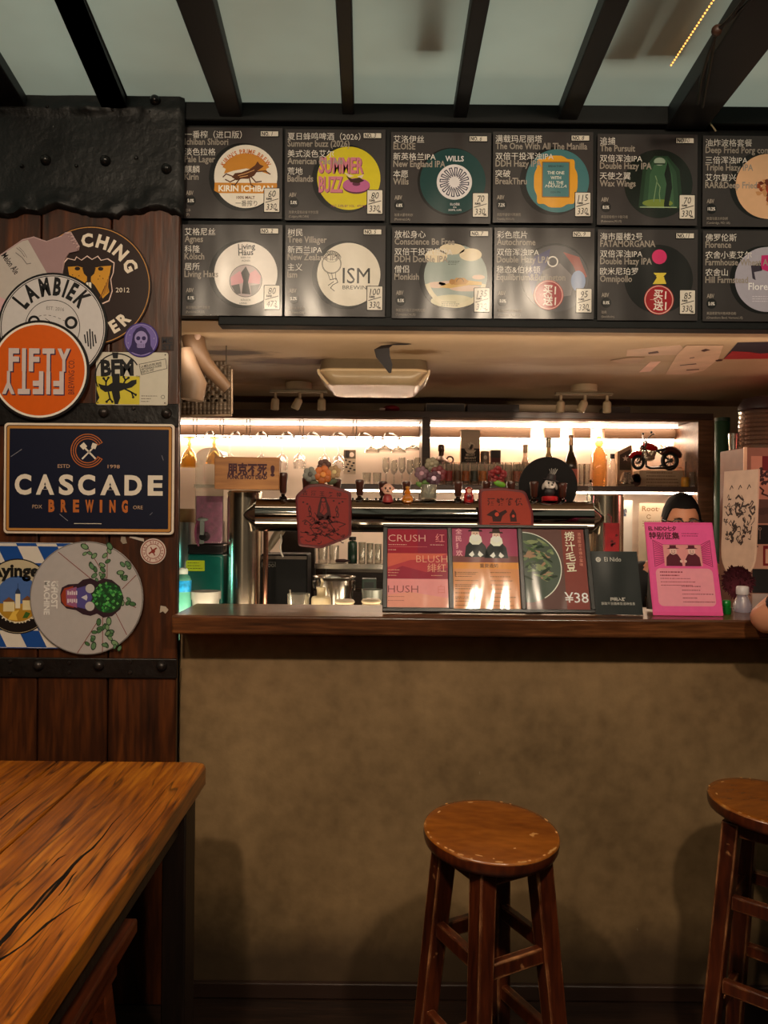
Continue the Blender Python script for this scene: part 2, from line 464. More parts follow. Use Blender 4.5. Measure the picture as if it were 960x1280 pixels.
def circle(cx, cy, r, n=48, a0=0): return [(cx + r * math.cos(a0 + 2 * math.pi * k / n), cy + r * math.sin(a0 + 2 * math.pi * k / n)) for k in range(n)]
# ================================================================ THE SETTING
YP = 2.17          # face of the plank wall
YC = 2.22          # face of the bar counter
YB = 2.20          # face of the menu board
def struct(mb, name, m, **k): return tag(mb.build(name, m, **k), kind='structure')

m_floor = wood('floor_boards', (26, 16, 12), (40, 26, 19), (58, 38, 28), grain=(1.2, 14, 14), rough=0.45)
struct(MB().span((-2.6, -2.6, -0.05), (2.6, 4.0, 0.0)), 'floor', m_floor)
m_dark = M('dark_plaster', (84, 66, 50), 0.85, var=0.25, scale=6)
m_tan = M('bar_plaster', (176, 150, 122), 0.8, var=0.15, scale=5)
m_blk = M('black_paint', (13, 16, 17), 0.65, var=0.2, scale=12, bump=0.1, spec=0.3)
struct(MB().span((-2.65, -2.6, 0), (-2.6, YP, 2.62)), 'wall_left', m_dark)
struct(MB().span((2.6, -2.6, 0), (2.65, 2.25, 2.62)), 'wall_right', m_dark)
struct(MB().span((-2.65, -2.65, 0), (2.65, -2.6, 2.62)), 'wall_rear', m_dark)
struct(MB().span((-1.62, 3.93, 0), (2.3, 3.98, 2.6)), 'wall_back', m_tan)
struct(MB().span((-1.62, 2.3, 0), (-1.57, 3.93, 2.1)), 'wall_barleft', m_tan)
struct(MB().span((2.25, 2.3, 0), (2.30, 3.93, 2.1)), 'wall_barright', M('maroon_plaster', (120, 78, 70), 0.8, var=0.2, scale=5))

# translucent roof sheet
def roof_mat():
    m = bpy.data.materials.new('roof_sheet'); m.use_nodes = True; nt = m.node_tree; L = nt.links; nt.nodes.clear()
    out = nt.nodes.new('ShaderNodeOutputMaterial'); tr = nt.nodes.new('ShaderNodeBsdfTranslucent'); df = nt.nodes.new('ShaderNodeBsdfPrincipled')
    g = nt.nodes.new('ShaderNodeTexCoord'); nz = nt.nodes.new('ShaderNodeTexNoise'); nz.inputs['Scale'].default_value = 1.6; nz.inputs['Detail'].default_value = 4
    L.new(g.outputs['Object'], nz.inputs['Vector'])
    rp = nt.nodes.new('ShaderNodeValToRGB'); rp.color_ramp.elements[0].position = 0.3; rp.color_ramp.elements[1].position = 0.7
    rp.color_ramp.elements[0].color = lin((190, 188, 174)) + (1,); rp.color_ramp.elements[1].color = lin((215, 220, 208)) + (1,)
    L.new(nz.outputs['Fac'], rp.inputs['Fac']); L.new(rp.outputs['Color'], tr.inputs['Color']); L.new(rp.outputs['Color'], df.inputs['Base Color'])
    df.inputs['Roughness'].default_value = 0.35
    mx = nt.nodes.new('ShaderNodeMixShader'); mx.inputs['Fac'].default_value = 0.45
    L.new(tr.outputs[0], mx.inputs[1]); L.new(df.outputs[0], mx.inputs[2]); L.new(mx.outputs[0], out.inputs['Surface'])
    return m
ZCEIL = 2.563
cm = MB(); cm.add([(-2.65, -2.65, ZCEIL), (2.65, -2.65, ZCEIL), (2.65, 2.6, ZCEIL), (-2.65, 2.6, ZCEIL)], [(3, 2, 1, 0)])
struct(cm, 'ceiling', roof_mat())

# ceiling beams, running away from the viewer into the wall head
m_beam = M('beam_paint', (11, 15, 21), 0.55, var=0.25, scale=9, bump=0.1, stretch=(1, 0.2, 1))
def beam(xl0, xr0, xl1, xr1, y0px, y1px, drop=0.06):
    """left and right lower edges where the beam leaves the frame (row 0) and where it meets the wall"""
    zb = ZCEIL - drop
    a, b = atz(xl0, y0px, zb), atz(xr0, y0px, zb)
    c, d = at(xl1, y1px, YB), at(xr1, y1px, YB)
    def ext(p, q):
        t = (-2.6 - q.y) / (p.y - q.y); return q.x + (p.x - q.x) * t
    L0, R0 = ext(a, c), ext(b, d)
    mb = MB()
    vs = []
    for z in (zb, ZCEIL - 0.002): vs += [(L0, -2.6, z), (R0, -2.6, z), (d.x, YB, z), (c.x, YB, z)]
    mb.add(vs, [(3, 2, 1, 0), (4, 5, 6, 7), (0, 1, 5, 4), (1, 2, 6, 5), (2, 3, 7, 6), (3, 0, 4, 7)])
    struct(mb, 'beam', m_beam, bevel=0.004)
beam(-98, -50, 5, 40, 0, 112, 0.038)
beam(70, 97, 134, 162, 0, 115, 0.038)
beam(219, 266, 276, 304, 0, 150, 0.045)
beam(419, 440, 428, 443, 0, 150, 0.036)
beam(590, 613, 566, 583, 0, 152, 0.042)
beam(756, 788, 696, 720, 0, 155, 0.045)
beam(935, 1010, 832, 882, 0, 158, 0.06)

# dark battens lying on the roof sheet outside, seen as blurred shapes through it
for (px, py, wd) in ((537, 66, 0.075), (773, 76, 0.085), (829, 72, 0.095)):
    p = atz(px, py, ZCEIL)
    o = MB().bar((p.x, p.y, ZCEIL + 0.035), (p.x - 0.02, p.y - 1.3, ZCEIL + 0.22), 0.05, wd).build('roof_batten', m_beam)
    tag(o, 'dark batten showing through the roof sheet ' + {537: 'left of the middle beam', 773: 'beside the beam above the fourth column of cards', 829: 'next to the string of orange lights'}[px], 'batten', 'battens above the roof sheet')

# wall head over the menu board and the board itself
wh = MB().span((-0.60, YB + 0.012, 1.96), (2.6, YB + 0.05, ZCEIL + 0.05))
struct(wh, 'wall_head', m_blk)
tb = at(228, 128, YB - 0.0); te = at(960, 140, YB)
struct(MB().span((-0.60, YB - 0.02, 2.508), (2.6, YB + 0.012, ZCEIL - 0.002)), 'trim_1', m_blk, bevel=0.004)
# soffit over the bar
ZS = 1.955
def soffit_mat():
    m, nt, b = _new('soffit'); L = nt.links
    tc = nt.nodes.new('ShaderNodeTexCoord')
    n1 = nt.nodes.new('ShaderNodeTexNoise'); n1.inputs['Scale'].default_value = 4; n1.inputs['Detail'].default_value = 6; L.new(tc.outputs['Object'], n1.inputs['Vector'])
    rp = nt.nodes.new('ShaderNodeValToRGB'); rp.color_ramp.elements[0].color = lin((150, 124, 92)) + (1,); rp.color_ramp.elements[1].color = lin((192, 164, 132)) + (1,)
    L.new(n1.outputs['Fac'], rp.inputs['Fac'])
    col = rp.outputs['Color']
    # damp stains with a shape of their own
    for (px, py, rx, ry, c) in ((372, 452, 0.24, 0.09, (84, 44, 8)), (285, 441, 0.16, 0.06, (50, 28, 8)), (345, 478, 0.20, 0.13, (128, 90, 22)), (520, 440, 0.10, 0.05, (120, 88, 50)), (700, 452, 0.35, 0.10, (150, 120, 92))):
        p = atz(px, py, ZS)
        mp = nt.nodes.new('ShaderNodeMapping'); mp.vector_type = 'TEXTURE'; mp.inputs['Location'].default_value = p; mp.inputs['Scale'].default_value = (rx, ry, 1)
        L.new(tc.outputs['Object'], mp.inputs['Vector'])
        n2 = nt.nodes.new('ShaderNodeTexNoise'); n2.inputs['Scale'].default_value = 2.5; n2.inputs['Detail'].default_value = 5; L.new(mp.outputs['Vector'], n2.inputs['Vector'])
        ln = nt.nodes.new('ShaderNodeVectorMath'); ln.operation = 'LENGTH'
        ml = nt.nodes.new('ShaderNodeVectorMath'); ml.operation = 'MULTIPLY'; ml.inputs[1].default_value = (1, 1, 0); L.new(mp.outputs['Vector'], ml.inputs[0]); L.new(ml.outputs[0], ln.inputs[0])
        ad = nt.nodes.new('ShaderNodeMath'); ad.operation = 'MULTIPLY_ADD'; ad.inputs[1].default_value = -1.2; L.new(n2.outputs['Fac'], ad.inputs[0]); L.new(ln.outputs['Value'], ad.inputs[2])
        r2 = nt.nodes.new('ShaderNodeValToRGB'); r2.color_ramp.elements[0].position = 0.0; r2.color_ramp.elements[0].color = (1, 1, 1, 1); r2.color_ramp.elements[1].position = 0.5; r2.color_ramp.elements[1].color = (0, 0, 0, 1)
        L.new(ad.outputs[0], r2.inputs['Fac'])
        mx = nt.nodes.new('ShaderNodeMix'); mx.data_type = 'RGBA'; L.new(r2.outputs['Color'], mx.inputs['Factor']); L.new(col, mx.inputs['A']); mx.inputs['B'].default_value = lin(c) + (1,)
        col = mx.outputs['Result']
    L.new(col, b.inputs['Base Color']); b.inputs['Roughness'].default_value = 0.6
    bp = nt.nodes.new('ShaderNodeBump'); bp.inputs['Strength'].default_value = 0.25; bp.inputs['Distance'].default_value = 0.02
    L.new(n1.outputs['Fac'], bp.inputs['Height']); L.new(bp.outputs['Normal'], b.inputs['Normal'])
    return m
struct(MB().span((-1.62, YB + 0.05, ZS), (2.3, 3.93, ZS + 0.04)), 'ceiling_bar', soffit_mat())

# ---------------------------------------------------------------- plank wall with iron straps
m_plank = wood('plank_wood', (34, 16, 7), (62, 30, 13), (98, 50, 20), grain=(9, 9, 0.9), rough=0.38, bump=0.35, coat=0.15)
PXM = YP / FPX
xr = at(222.5, 640, YP).x
ztop = at(150, 118, YP).z
wl = MB()
xe = [at(x, 900, YP).x for x in (-330, -230, -130, -40, 46, 134)]
for i, x0 in enumerate(xe):
    x1 = (xe + [xr])[i + 1]
    wl.span((x0 + 0.0015, YP, 0.0), (x1 - 0.0015, YP + 0.018, ztop - 0.02))
struct(wl, 'wall_planks', m_plank, bevel=0.004)
struct(MB().span((-2.6, YP + 0.018, 0), (xr - 0.004, YP + 0.035, ZCEIL)), 'wall_front', m_blk)
struct(MB().span((-2.6, YP, 0), (xe[0], YP + 0.0175, ZCEIL)), 'wall_front', m_blk)

m_iron = M('iron_strap', (26, 22, 21), 0.42, metal=0.35, var=0.35, scale=18, bump=0.35, bscale=30)
def strap(y0, y1, bolts, nails, label, x1=224):
    cx = at(100, (y0 + y1) / 2, YP)
    t = thing('iron_strap', label, 'metal strap', (cx.x, YP, cx.z), (0, 0, 0), 'iron straps across the plank wall')
    xa, xb = at(-330, y0, YP).x, at(x1, y0, YP).x
    h = (y1 - y0) * PXM
    m = MB(); m.span((xa - cx.x, -0.007, -h / 2), (xb - cx.x, 0.0, h / 2)); m.build('band', m_iron, t, bevel=0.003)
    for (bx, by) in bolts:
        p = at(bx, by, YP)
        MB().lathe([(0, 0.016), (0.006, 0.0155), (0.012, 0.011), (0.015, 0.004), (0.0155, 0)], (p.x - cx.x, -0.006, p.z - cx.z), 18, (0, -1, 0)).build('bolt', M('iron_bolt', (52, 46, 44), 0.35, 0.6, 0.3, 40), t)
    for (bx, by) in nails:
        p = at(bx, by, YP)
        MB().lathe([(0, 0.005), (0.004, 0.0045), (0.006, 0.0)], (p.x - cx.x, -0.0065, p.z - cx.z), 10, (0, -1, 0)).build('nail', M('iron_bolt', (52, 46, 44), 0.35, 0.6, 0.3, 40), t)
strap(504, 533, [(131, 516), (209, 517), (-40, 516)], [(168, 511), (170, 526)], 'dark iron strap with domed bolts above the navy brewery plate')
strap(822, 847, [(50, 831), (125, 831), (203, 832), (-30, 831)], [(14, 826), (14, 840), (88, 828), (88, 840), (164, 827), (164, 840)], 'dark iron strap with domed bolts along the planks above the table', 222)

# crumpled black metal sheet at the head of the plank wall
def head_sheet():
    t = thing('metal_sheet', 'crumpled black metal sheet with ragged lower edge at top of the plank wall', 'metal sheet', at(100, 190, YP))
    o = t.location
    NX, NZ = 110, 46
    vs = []; fs = []
    x0, x1 = at(-330, 190, YP).x, at(231, 190, YP).x
    zt = at(150, 116, YP).z
    for i in range(NX + 1):
        x = x0 + (x1 - x0) * i / NX
        edge = at(0, 268, YP).z - 0.012 * math.sin(x * 23 + 1) - 0.013 * mnoise.noise((x * 18, 0, 3)) - 0.008 * mnoise.noise((x * 60, 1, 3))
        for j in range(NZ + 1):
            f = j / NZ
            z = zt + (edge - zt) * f
            xx = x
            if i > NX - 4 and z > zt - 0.02:           # rounded upper corner
                xx = x - max(0, (z - (zt - 0.02))) * 0.35 * (i - (NX - 4)) / 4
            y = -0.012 - 0.004 * mnoise.noise((x * 9, z * 9, 1))
            ridge = math.exp(-((z - (zt - 0.052 + 0.008 * mnoise.noise((x * 7, 5, 1)))) / 0.013) ** 2)
            y -= 0.012 * ridge * (0.7 + mnoise.noise((x * 22, z * 22, 7)))
            low = max(0, (f - 0.80) / 0.2)
            y -= low * (0.010 + 0.014 * mnoise.noise((x * 28, z * 28, 9)))
            if j == NZ or i in (0, NX) or j == 0: y = -0.001
            vs.append((xx - o.x, y, z - o.z))
    for i in range(NX):
        for j in range(NZ):
            a = i * (NZ + 1) + j; fs.append((a, a + 1, a + NZ + 2, a + NZ + 1))
    m = MB(); m.add(vs, fs)
    m.build('sheet', M('black_sheet', (10, 10, 11), 0.5, metal=0.2, var=0.4, scale=14, bump=0.3, bscale=45), t, sharp=80)
    for (bx, by) in ((60, 203), (134, 204), (210, 214), (196, 129), (-20, 203)):
        p = at(bx, by, YP)
        MB().lathe([(0, 0.018), (0.006, 0.0172), (0.012, 0.012), (0.015, 0.004), (0.0155, 0)], (p.x - o.x, -0.012, p.z - o.z), 18, (0, -1, 0)).build('bolt', M('black_bolt', (48, 47, 47), 0.25, 0.7, 0.3, 40), t)
    for (bx, by) in ((30, 210), (98, 210), (172, 200), (62, 137), (143, 141), (190, 143)):
        p = at(bx, by, YP)
        MB().lathe([(0, 0.006), (0.004, 0.005), (0.006, 0.0)], (p.x - o.x, -0.014, p.z - o.z), 10, (0, -1, 0)).build('nail', M('black_bolt', (48, 47, 47), 0.25, 0.7, 0.3, 40), t)
head_sheet()

# ---------------------------------------------------------------- bar counter and its top
def concrete():
    m, nt, b = _new('counter_plaster'); L = nt.links
    tc = nt.nodes.new('ShaderNodeTexCoord')
    def nz(sc, det=6, st=None, dist=0.0):
        n = nt.nodes.new('ShaderNodeTexNoise'); n.inputs['Scale'].default_value = sc; n.inputs['Detail'].default_value = det; n.inputs['Distortion'].default_value = dist
        if st:
            mp = nt.nodes.new('ShaderNodeMapping'); mp.inputs['Scale'].default_value = st; L.new(tc.outputs['Object'], mp.inputs['Vector']); L.new(mp.outputs['Vector'], n.inputs['Vector'])
        else: L.new(tc.outputs['Object'], n.inputs['Vector'])
        return n
    n1 = nz(2.2, 7); n2 = nz(26, 6); n3 = nz(9, 5, (1.0, 1, 0.25), 0.5)
    a = nt.nodes.new('ShaderNodeMath'); a.operation = 'MULTIPLY_ADD'; a.inputs[1].default_value = 0.35; L.new(n2.outputs['Fac'], a.inputs[0])
    a0 = nt.nodes.new('ShaderNodeMath'); a0.operation = 'MULTIPLY'; a0.inputs[1].default_value = 0.65; L.new(n1.outputs['Fac'], a0.inputs[0]); L.new(a0.outputs[0], a.inputs[2])
    rp = nt.nodes.new('ShaderNodeValToRGB'); e = rp.color_ramp.elements
    e[0].position = 0.32; e[0].color = lin((112, 88, 58)) + (1,); e[1].position = 0.68; e[1].color = lin((162, 131, 92)) + (1,)
    L.new(a.outputs[0], rp.inputs['Fac'])
    r3 = nt.nodes.new('ShaderNodeValToRGB'); q = r3.color_ramp.elements
    q[0].position = 0.35; q[0].color = (0.72, 0.70, 0.66, 1); q[1].position = 0.6; q[1].color = (1, 1, 1, 1)
    L.new(n3.outputs['Fac'], r3.inputs['Fac'])
    mx = nt.nodes.new('ShaderNodeMix'); mx.data_type = 'RGBA'; mx.blend_type = 'MULTIPLY'; mx.inputs['Factor'].default_value = 0.4
    L.new(rp.outputs['Color'], mx.inputs['A']); L.new(r3.outputs['Color'], mx.inputs['B'])
    # darker tone along the foot, with a ragged upper edge
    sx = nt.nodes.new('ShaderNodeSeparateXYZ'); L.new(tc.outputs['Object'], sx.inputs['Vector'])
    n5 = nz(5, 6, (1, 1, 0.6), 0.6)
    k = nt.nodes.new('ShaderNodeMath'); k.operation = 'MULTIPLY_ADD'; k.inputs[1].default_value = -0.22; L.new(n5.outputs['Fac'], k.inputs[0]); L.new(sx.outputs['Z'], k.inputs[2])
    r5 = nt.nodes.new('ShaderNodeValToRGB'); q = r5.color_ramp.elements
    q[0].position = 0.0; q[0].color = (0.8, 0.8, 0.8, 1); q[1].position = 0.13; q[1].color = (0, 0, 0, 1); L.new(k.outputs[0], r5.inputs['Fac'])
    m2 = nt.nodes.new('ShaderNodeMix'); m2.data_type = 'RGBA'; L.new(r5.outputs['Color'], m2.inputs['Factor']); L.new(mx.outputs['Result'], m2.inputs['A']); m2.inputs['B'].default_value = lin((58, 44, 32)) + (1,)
    # pale scuffs and dark nicks
    n6 = nz(34, 2, (1, 1, 0.5)); r6 = nt.nodes.new('ShaderNodeValToRGB'); q = r6.color_ramp.elements
    q[0].position = 0.80; q[0].color = (0, 0, 0, 1); q[1].position = 0.84; q[1].color = (1, 1, 1, 1); L.new(n6.outputs['Fac'], r6.inputs['Fac'])
    m3 = nt.nodes.new('ShaderNodeMix'); m3.data_type = 'RGBA'; L.new(r6.outputs['Color'], m3.inputs['Factor']); L.new(m2.outputs['Result'], m3.inputs['A']); m3.inputs['B'].default_value = lin((190, 178, 150)) + (1,)
    L.new(m3.outputs['Result'], b.inputs['Base Color']); b.inputs['Roughness'].default_value = 0.62
    bp = nt.nodes.new('ShaderNodeBump'); bp.inputs['Strength'].default_value = 0.35; bp.inputs['Distance'].default_value = 0.01
    L.new(a.outputs[0], bp.inputs['Height']); L.new(bp.outputs['Normal'], b.inputs['Normal'])
    return m
xc0 = at(223, 900, YC).x
m_led = wood('bar_top_wood', (40, 21, 11), (82, 47, 25), (128, 78, 44), grain=(1.0, 14, 14), rough=0.28, bump=0.15, coat=0.35)
zt = at(480, 771, 2.10).z
lx0 = at(212, 780, 2.08).x
ZL = zt
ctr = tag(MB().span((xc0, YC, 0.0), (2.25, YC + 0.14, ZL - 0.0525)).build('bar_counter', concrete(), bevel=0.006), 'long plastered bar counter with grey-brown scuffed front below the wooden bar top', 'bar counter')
tag(MB().span((lx0, 2.095, ZL - 0.052), (2.25, 2.37, ZL)).build('bar_worktop', m_led, bevel=0.006), 'long polished wooden bar top on the plastered counter', 'worktop')
m_bas = M('skirting_wood', (52, 34, 26), 0.5, var=0.3, scale=14, stretch=(0.2, 1, 1))
b1 = MB().span((xc0, YC - 0.018, 0.0), (2.25, YC, 0.045)); struct(b1, 'baseboard_front', m_bas, bevel=0.004)
# soffit edge strip under the board (black flat bar)
tag(MB().span((at(272, 400, YB).x, YB + 0.005, ZS - 0.022), (2.2, YB + 0.06, ZS + 0.006)).build('edge_bar', m_blk, bevel=0.003), 'flat black bar along the lower edge of the menu board', 'bar')
# ================================================================ BEER CARDS ON THE MENU BOARD
CN = (228, 222, 216); EN = (158, 148, 138); CARD = (58, 53, 53); DISC_SHADE = (20, 18, 18); TAGC = (226, 218, 206); BK = (22, 20, 20)
CS = YB / FPX
def price(s, a, b, x=102, y=75):
    s.rect(x, y, x + 20.5, y + 31, BK, 5, 1.2); s.rect(x + 0.9, y + 0.9, x + 19.6, y + 30.1, TAGC, 6, 0.8)
    s.text(a, x + 10, y + 11.6, 11.5, BK, 7, 'c', 0.0, 0.85, -4, shear=0.25)
    s.text('RMB', x + 3.5, y + 15.2, 3.8, BK, 7, 'l', 0.03, 0.95)
    s.line([(x + 2.5, y + 18.4), (x + 18, y + 14.0)], 0.9, BK, 7)
    s.text(b, x + 9.5, y + 27.5, 11, BK, 7, 'c', 0.0, 0.8, -4, shear=0.25)
    s.text('ML', x + 14.5, y + 28.8, 3.6, BK, 7, 'l', 0.03, 0.9)
def number(s, n, x=97):
    s.rect(x, 4.0, x + 23.5, 11.6, BK, 5); s.rect(x + 0.9, 4.8, x + 22.7, 10.8, TAGC, 6)
    s.text('NO.', x + 2.2, 10.1, 6.6, BK, 7, 'l', 0.03, 0.8); s.text(n, x + 14.5, 10.2, 7.2, BK, 7, 'c', 0, 0.9, 0, shear=0.25)
def card(px, py, lines, abv, where, disc, label, pr=None, no=None, seed=1, w_=125, h_=113.5):
    p = at(px + w_ / 2, py + h_ / 2, YB)
    t = thing('beer_card', label, 'menu card', p, (0, rnd.uniform(-0.004, 0.004), 0), 'beer cards on the menu board')
    # the card itself: a slightly cockled sheet with thickness
    r = random.Random(seed); ph = r.uniform(0, 6)
    def bow(x, z): return -0.0022
    NX, NZ = 1, 1; W, H = w_ * CS, h_ * CS; vs = []; fs = []
    for i in range(NX + 1):
        for j in range(NZ + 1):
            x = -W / 2 + W * i / NX; z = -H / 2 + H * j / NZ; vs.append((x, bow(x, z), z))
    nn = len(vs)
    vs += [(x, 0.0, z) for x, y, z in vs]
    id_ = lambda i, j: i * (NZ + 1) + j
    for i in range(NX):
        for j in range(NZ): fs.append((id_(i, j), id_(i + 1, j), id_(i + 1, j + 1), id_(i, j + 1)))
    edge = [id_(i, 0) for i in range(NX + 1)] + [id_(NX, j) for j in range(1, NZ + 1)] + [id_(i, NZ) for i in range(NX - 1, -1, -1)] + [id_(0, j) for j in range(NZ - 1, 0, -1)]
    for a, b in zip(edge, edge[1:] + edge[:1]): fs.append((b, a, a + nn, b + nn))
    m = MB(); m.add(vs, fs); m.build('card', ink(CARD, 'gloss'), t, sharp=50)
    def wp(v): return (v[0], v[1] + bow(v[0], v[2]), v[2])
    s = Sheet()
    ys = (12.8, 21.8, 34.4, 43.6, 56.2, 65.6)
    for k, (tx, y) in enumerate(zip(lines, ys)):
        if k % 2 == 0: s.text(tx, 3, y, 10.0, CN, 4, 'l', 0.0, 0.98)
        else: s.text(tx, 3, y, 11.3, EN, 4, 'l', 0.02, 0.82)
    s.text('ABV', 5, 84.5, 7.2, EN, 4, 'l', 0.03, 0.68)
    s.circ(11, 91.5, 6.3, BK, 3, 24); s.text(abv, 11, 93.6, 5.6, CN, 4, 'c', 0.03, 0.75)
    for k, tx in enumerate(where): s.text(tx, 5, 105.2 + 5.2 * k, 4.1, EN, 4, 'l', 0.0, 0.82)
    s.circ(76, 61.5, 42.5, DISC_SHADE, 1, 64)  # shadow ring of the disc, painted into the card print
    disc(s)
    s.build('printing', t, CS, w_ / 2, h_ / 2, 'gloss', 0.0003, 0.00022, wp)
    if pr:
        q = Sheet(); price(q, *pr); q.build('price_sticker', t, CS, w_ / 2, h_ / 2, 'gloss', 0.0006, 0.00022, wp)
    if no:
        q = Sheet(); number(q, no); q.build('number_sticker', t, CS, w_ / 2, h_ / 2, 'gloss', 0.0006, 0.00022, wp)
    return t
X0, Y0, R0 = 79.5, 61, 39.5

def d_kirin(s):
    W = (238, 230, 218); O = (206, 138, 46)
    s.circ(X0, Y0, R0, W, 1.5, 64)
    s.ring(X0, Y0 + 4, 22, 33, O, 2, 208, 332); s.arc("KIRIN'S PRIME BREW", X0, Y0 + 2, 30.5, 8, (200, 110, 40), 2.6, -90, 0.03, 0.8, 0.08)
    s.poly([(52, 58), (56, 48), (68, 42), (79, 40), (92, 42), (104, 50), (108, 58), (96, 54), (80, 51), (64, 54)], O, 2.2)
    # running beast
    bd = (92, 48, 22)
    s.poly([(62, 62), (66, 57), (74, 56), (84, 52), (91, 47), (94, 42), (97, 46), (102, 48), (98, 51), (94, 54), (90, 60), (82, 64), (74, 64), (68, 66)], bd, 2.8)
    for l in ([(68, 64), (60, 68), (54, 65)], [(72, 64), (66, 72), (62, 71)], [(86, 61), (92, 68), (99, 67)], [(84, 63), (86, 71), (91, 74)], [(63, 61), (55, 58), (51, 62)], [(92, 55), (104, 54), (110, 58)]): s.line(l, 1.5, bd, 2.8)
    for l in ([(70, 60), (80, 57), (90, 53)], [(72, 62), (82, 60)]): s.line(l, 0.8, (226, 170, 110), 3)
    s.poly([(40.6, 69), (118.4, 69), (118.8, 63 + 16), (113, 82), (46, 82), (40.3, 79)], O, 2.4)
    s.text('KIRIN ICHIBAN', X0, 79.6, 10.5, (250, 244, 232), 2.8, 'c', 0.03, 1, fit=68)
    s.text('100% MALT', X0, 89, 5, bd, 2.8, 'c', 0.02, 0.95); s.text('一番搾り', X0 + 1, 97.5, 8, (40, 30, 26), 2.8, 'c', 0.0, 0.9)
def d_buzz(s):
    s.circ(X0, Y0, R0, (212, 196, 34), 1.5, 64)
    P = (206, 122, 142); DP = (120, 52, 84)
    for dx, dy, c, L in ((0.8, 0.8, DP, 2.0), (0, 0, P, 2.4)):
        s.text('SUMMER', 42 + dx, 54 + dy, 27, c, L, 'l', 0.03, 1, fit=56); s.text('BUZZ', 42 + dx, 78 + dy, 27, c, L, 'l', 0.03, 1, fit=30)
    s.circ(89, 71, 17, (96, 44, 70), 2.6, 32, 9.5); s.circ(89, 69.5, 17, (188, 100, 150), 2.8, 32, 8.8); s.circ(89, 68, 5, (96, 44, 70), 3, 20, 2.5)
    s.poly([(76, 58), (84, 62), (93, 60), (99, 64), (92, 67), (82, 66)], (60, 36, 20), 3.2)
    s.poly([(80, 60), (74, 54), (86, 58)], (220, 200, 190), 3.1); s.poly([(90, 59), (98, 56), (96, 61)], (220, 200, 190), 3.1)
    s.text('ALC. 5.0% BY VOL · 473 ML', X0, 97, 4.2, DP, 2.8, 'c', 0.01, 1, fit=44)
def d_wills(s):
    s.circ(X0 - 2, Y0, R0 + 1.5, (24, 62, 62), 1.5, 64); W = (226, 222, 226)
    s.text('WILLS', X0, 36, 9.5, W, 2.4, 'c', 0.02, 1, fit=23)
    s.circ(X0, Y0 + 1, 22, W, 2, 48); nv = (34, 36, 70)
    for k in range(16):
        a = math.pi * 2 * k / 16 + 0.1; b = a + math.pi / 16
        s.line([(X0 + 7 * math.cos(a), Y0 + 1 + 7 * math.sin(a)), (X0 + 18 * math.cos(a - .09), Y0 + 1 + 18 * math.sin(a - .09)), (X0 + 18 * math.cos(a + .09), Y0 + 1 + 18 * math.sin(a + .09)), (X0 + 8.5 * math.cos(b), Y0 + 1 + 8.5 * math.sin(b))], 1.2, nv, 2.4)
    s.text('ELOÏSE', X0 + 1, 91, 4, W, 2.4, 'c', 0.01); s.text('IPA', X0 + 1, 94.5, 3, W, 2.4, 'c'); s.text('330ML 6.8%', X0 + 1, 98, 3.4, W, 2.4, 'c')
def d_frame(s):
    s.circ(X0 + 1, Y0, R0, (66, 118, 124), 1.5, 64); Yl = (226, 162, 40)
    pts = []
    for k in range(96):
        a = math.pi * 2 * k / 96; q = 1 + 0.05 * math.cos(8 * a)
        ex = abs(math.cos(a)) ** 0.55 * (1 if math.cos(a) > 0 else -1); ey = abs(math.sin(a)) ** 0.55 * (1 if math.sin(a) > 0 else -1)
        pts.append((X0 - 1 + 26 * q * ex, Y0 + 1 + 31 * q * ey))
    s.poly(pts, Yl, 2); s.rect(61, 37, 96, 82, (150, 100, 26), 2.3, 1); s.rect(62.2, 38.2, 94.8, 80.8, (72, 122, 128), 2.6, 1)
    W = (226, 226, 214)
    for k, tx in enumerate(('THE ONE', 'WITH', 'ALL THE')): s.text(tx, 78.5, 53 + 6.2 * k, 5.6, W, 3, 'c', 0.015, 0.9)
    s.text('MANILLA', 78.5, 69.5, 5.2, W, 3, 'c', 0, 1, fit=27, shear=0.3); s.text('BREAKTHRU', 78.5, 44, 3.4, (34, 52, 54), 3, 'c', 0.01); s.text('DDH IPA', 78.5, 76.5, 3.2, (34, 52, 54), 3, 'c')
def d_green(s):
    s.circ(X0 - 3, Y0 + 1, R0 + 3, (22, 30, 24), 1.5, 64)
    for k, (wd, c) in enumerate(((28, (34, 58, 40)), (23, (46, 76, 54)), (17, (60, 96, 68)))):
        s.poly([(X0 - wd, 92), (X0 - wd * 0.82, 44 + k * 3), (X0 - wd * 0.3, 27 + k * 2), (X0 + wd * 0.3, 27 + k * 2), (X0 + wd * 0.82, 44 + k * 3), (X0 + wd, 92)], c, 1.8 + k * 0.2)
    s.circ(X0 - 2, 34, 7, (150, 168, 150), 2.6, 24, 5); s.rect(X0 - 9, 36, X0 + 5, 38, (40, 60, 46), 2.7)
    s.circ(X0 - 4, 86, 19, (120, 140, 60), 2.4, 32, 5)
    s.poly([(X0 + 4, 86), (X0 + 7, 62), (X0 + 4, 50), (X0 + 8, 34), (X0 + 12, 48), (X0 + 14, 66), (X0 + 10, 88), (X0 + 16, 93), (X0 + 4, 92)], (22, 32, 24), 2.8)
    for l in ([(X0 - 9, 84), (X0 - 7, 70), (X0 - 5, 58), (X0 - 7, 52)], [(X0 - 5, 60), (X0 - 1, 66), (X0 - 2, 74), (X0 - 1, 84)]): s.line(l, 1.2, (120, 150, 110), 2.9)
    s.rect(X0 - 26, 90.5, X0 + 20, 91.6, (170, 190, 150), 3)
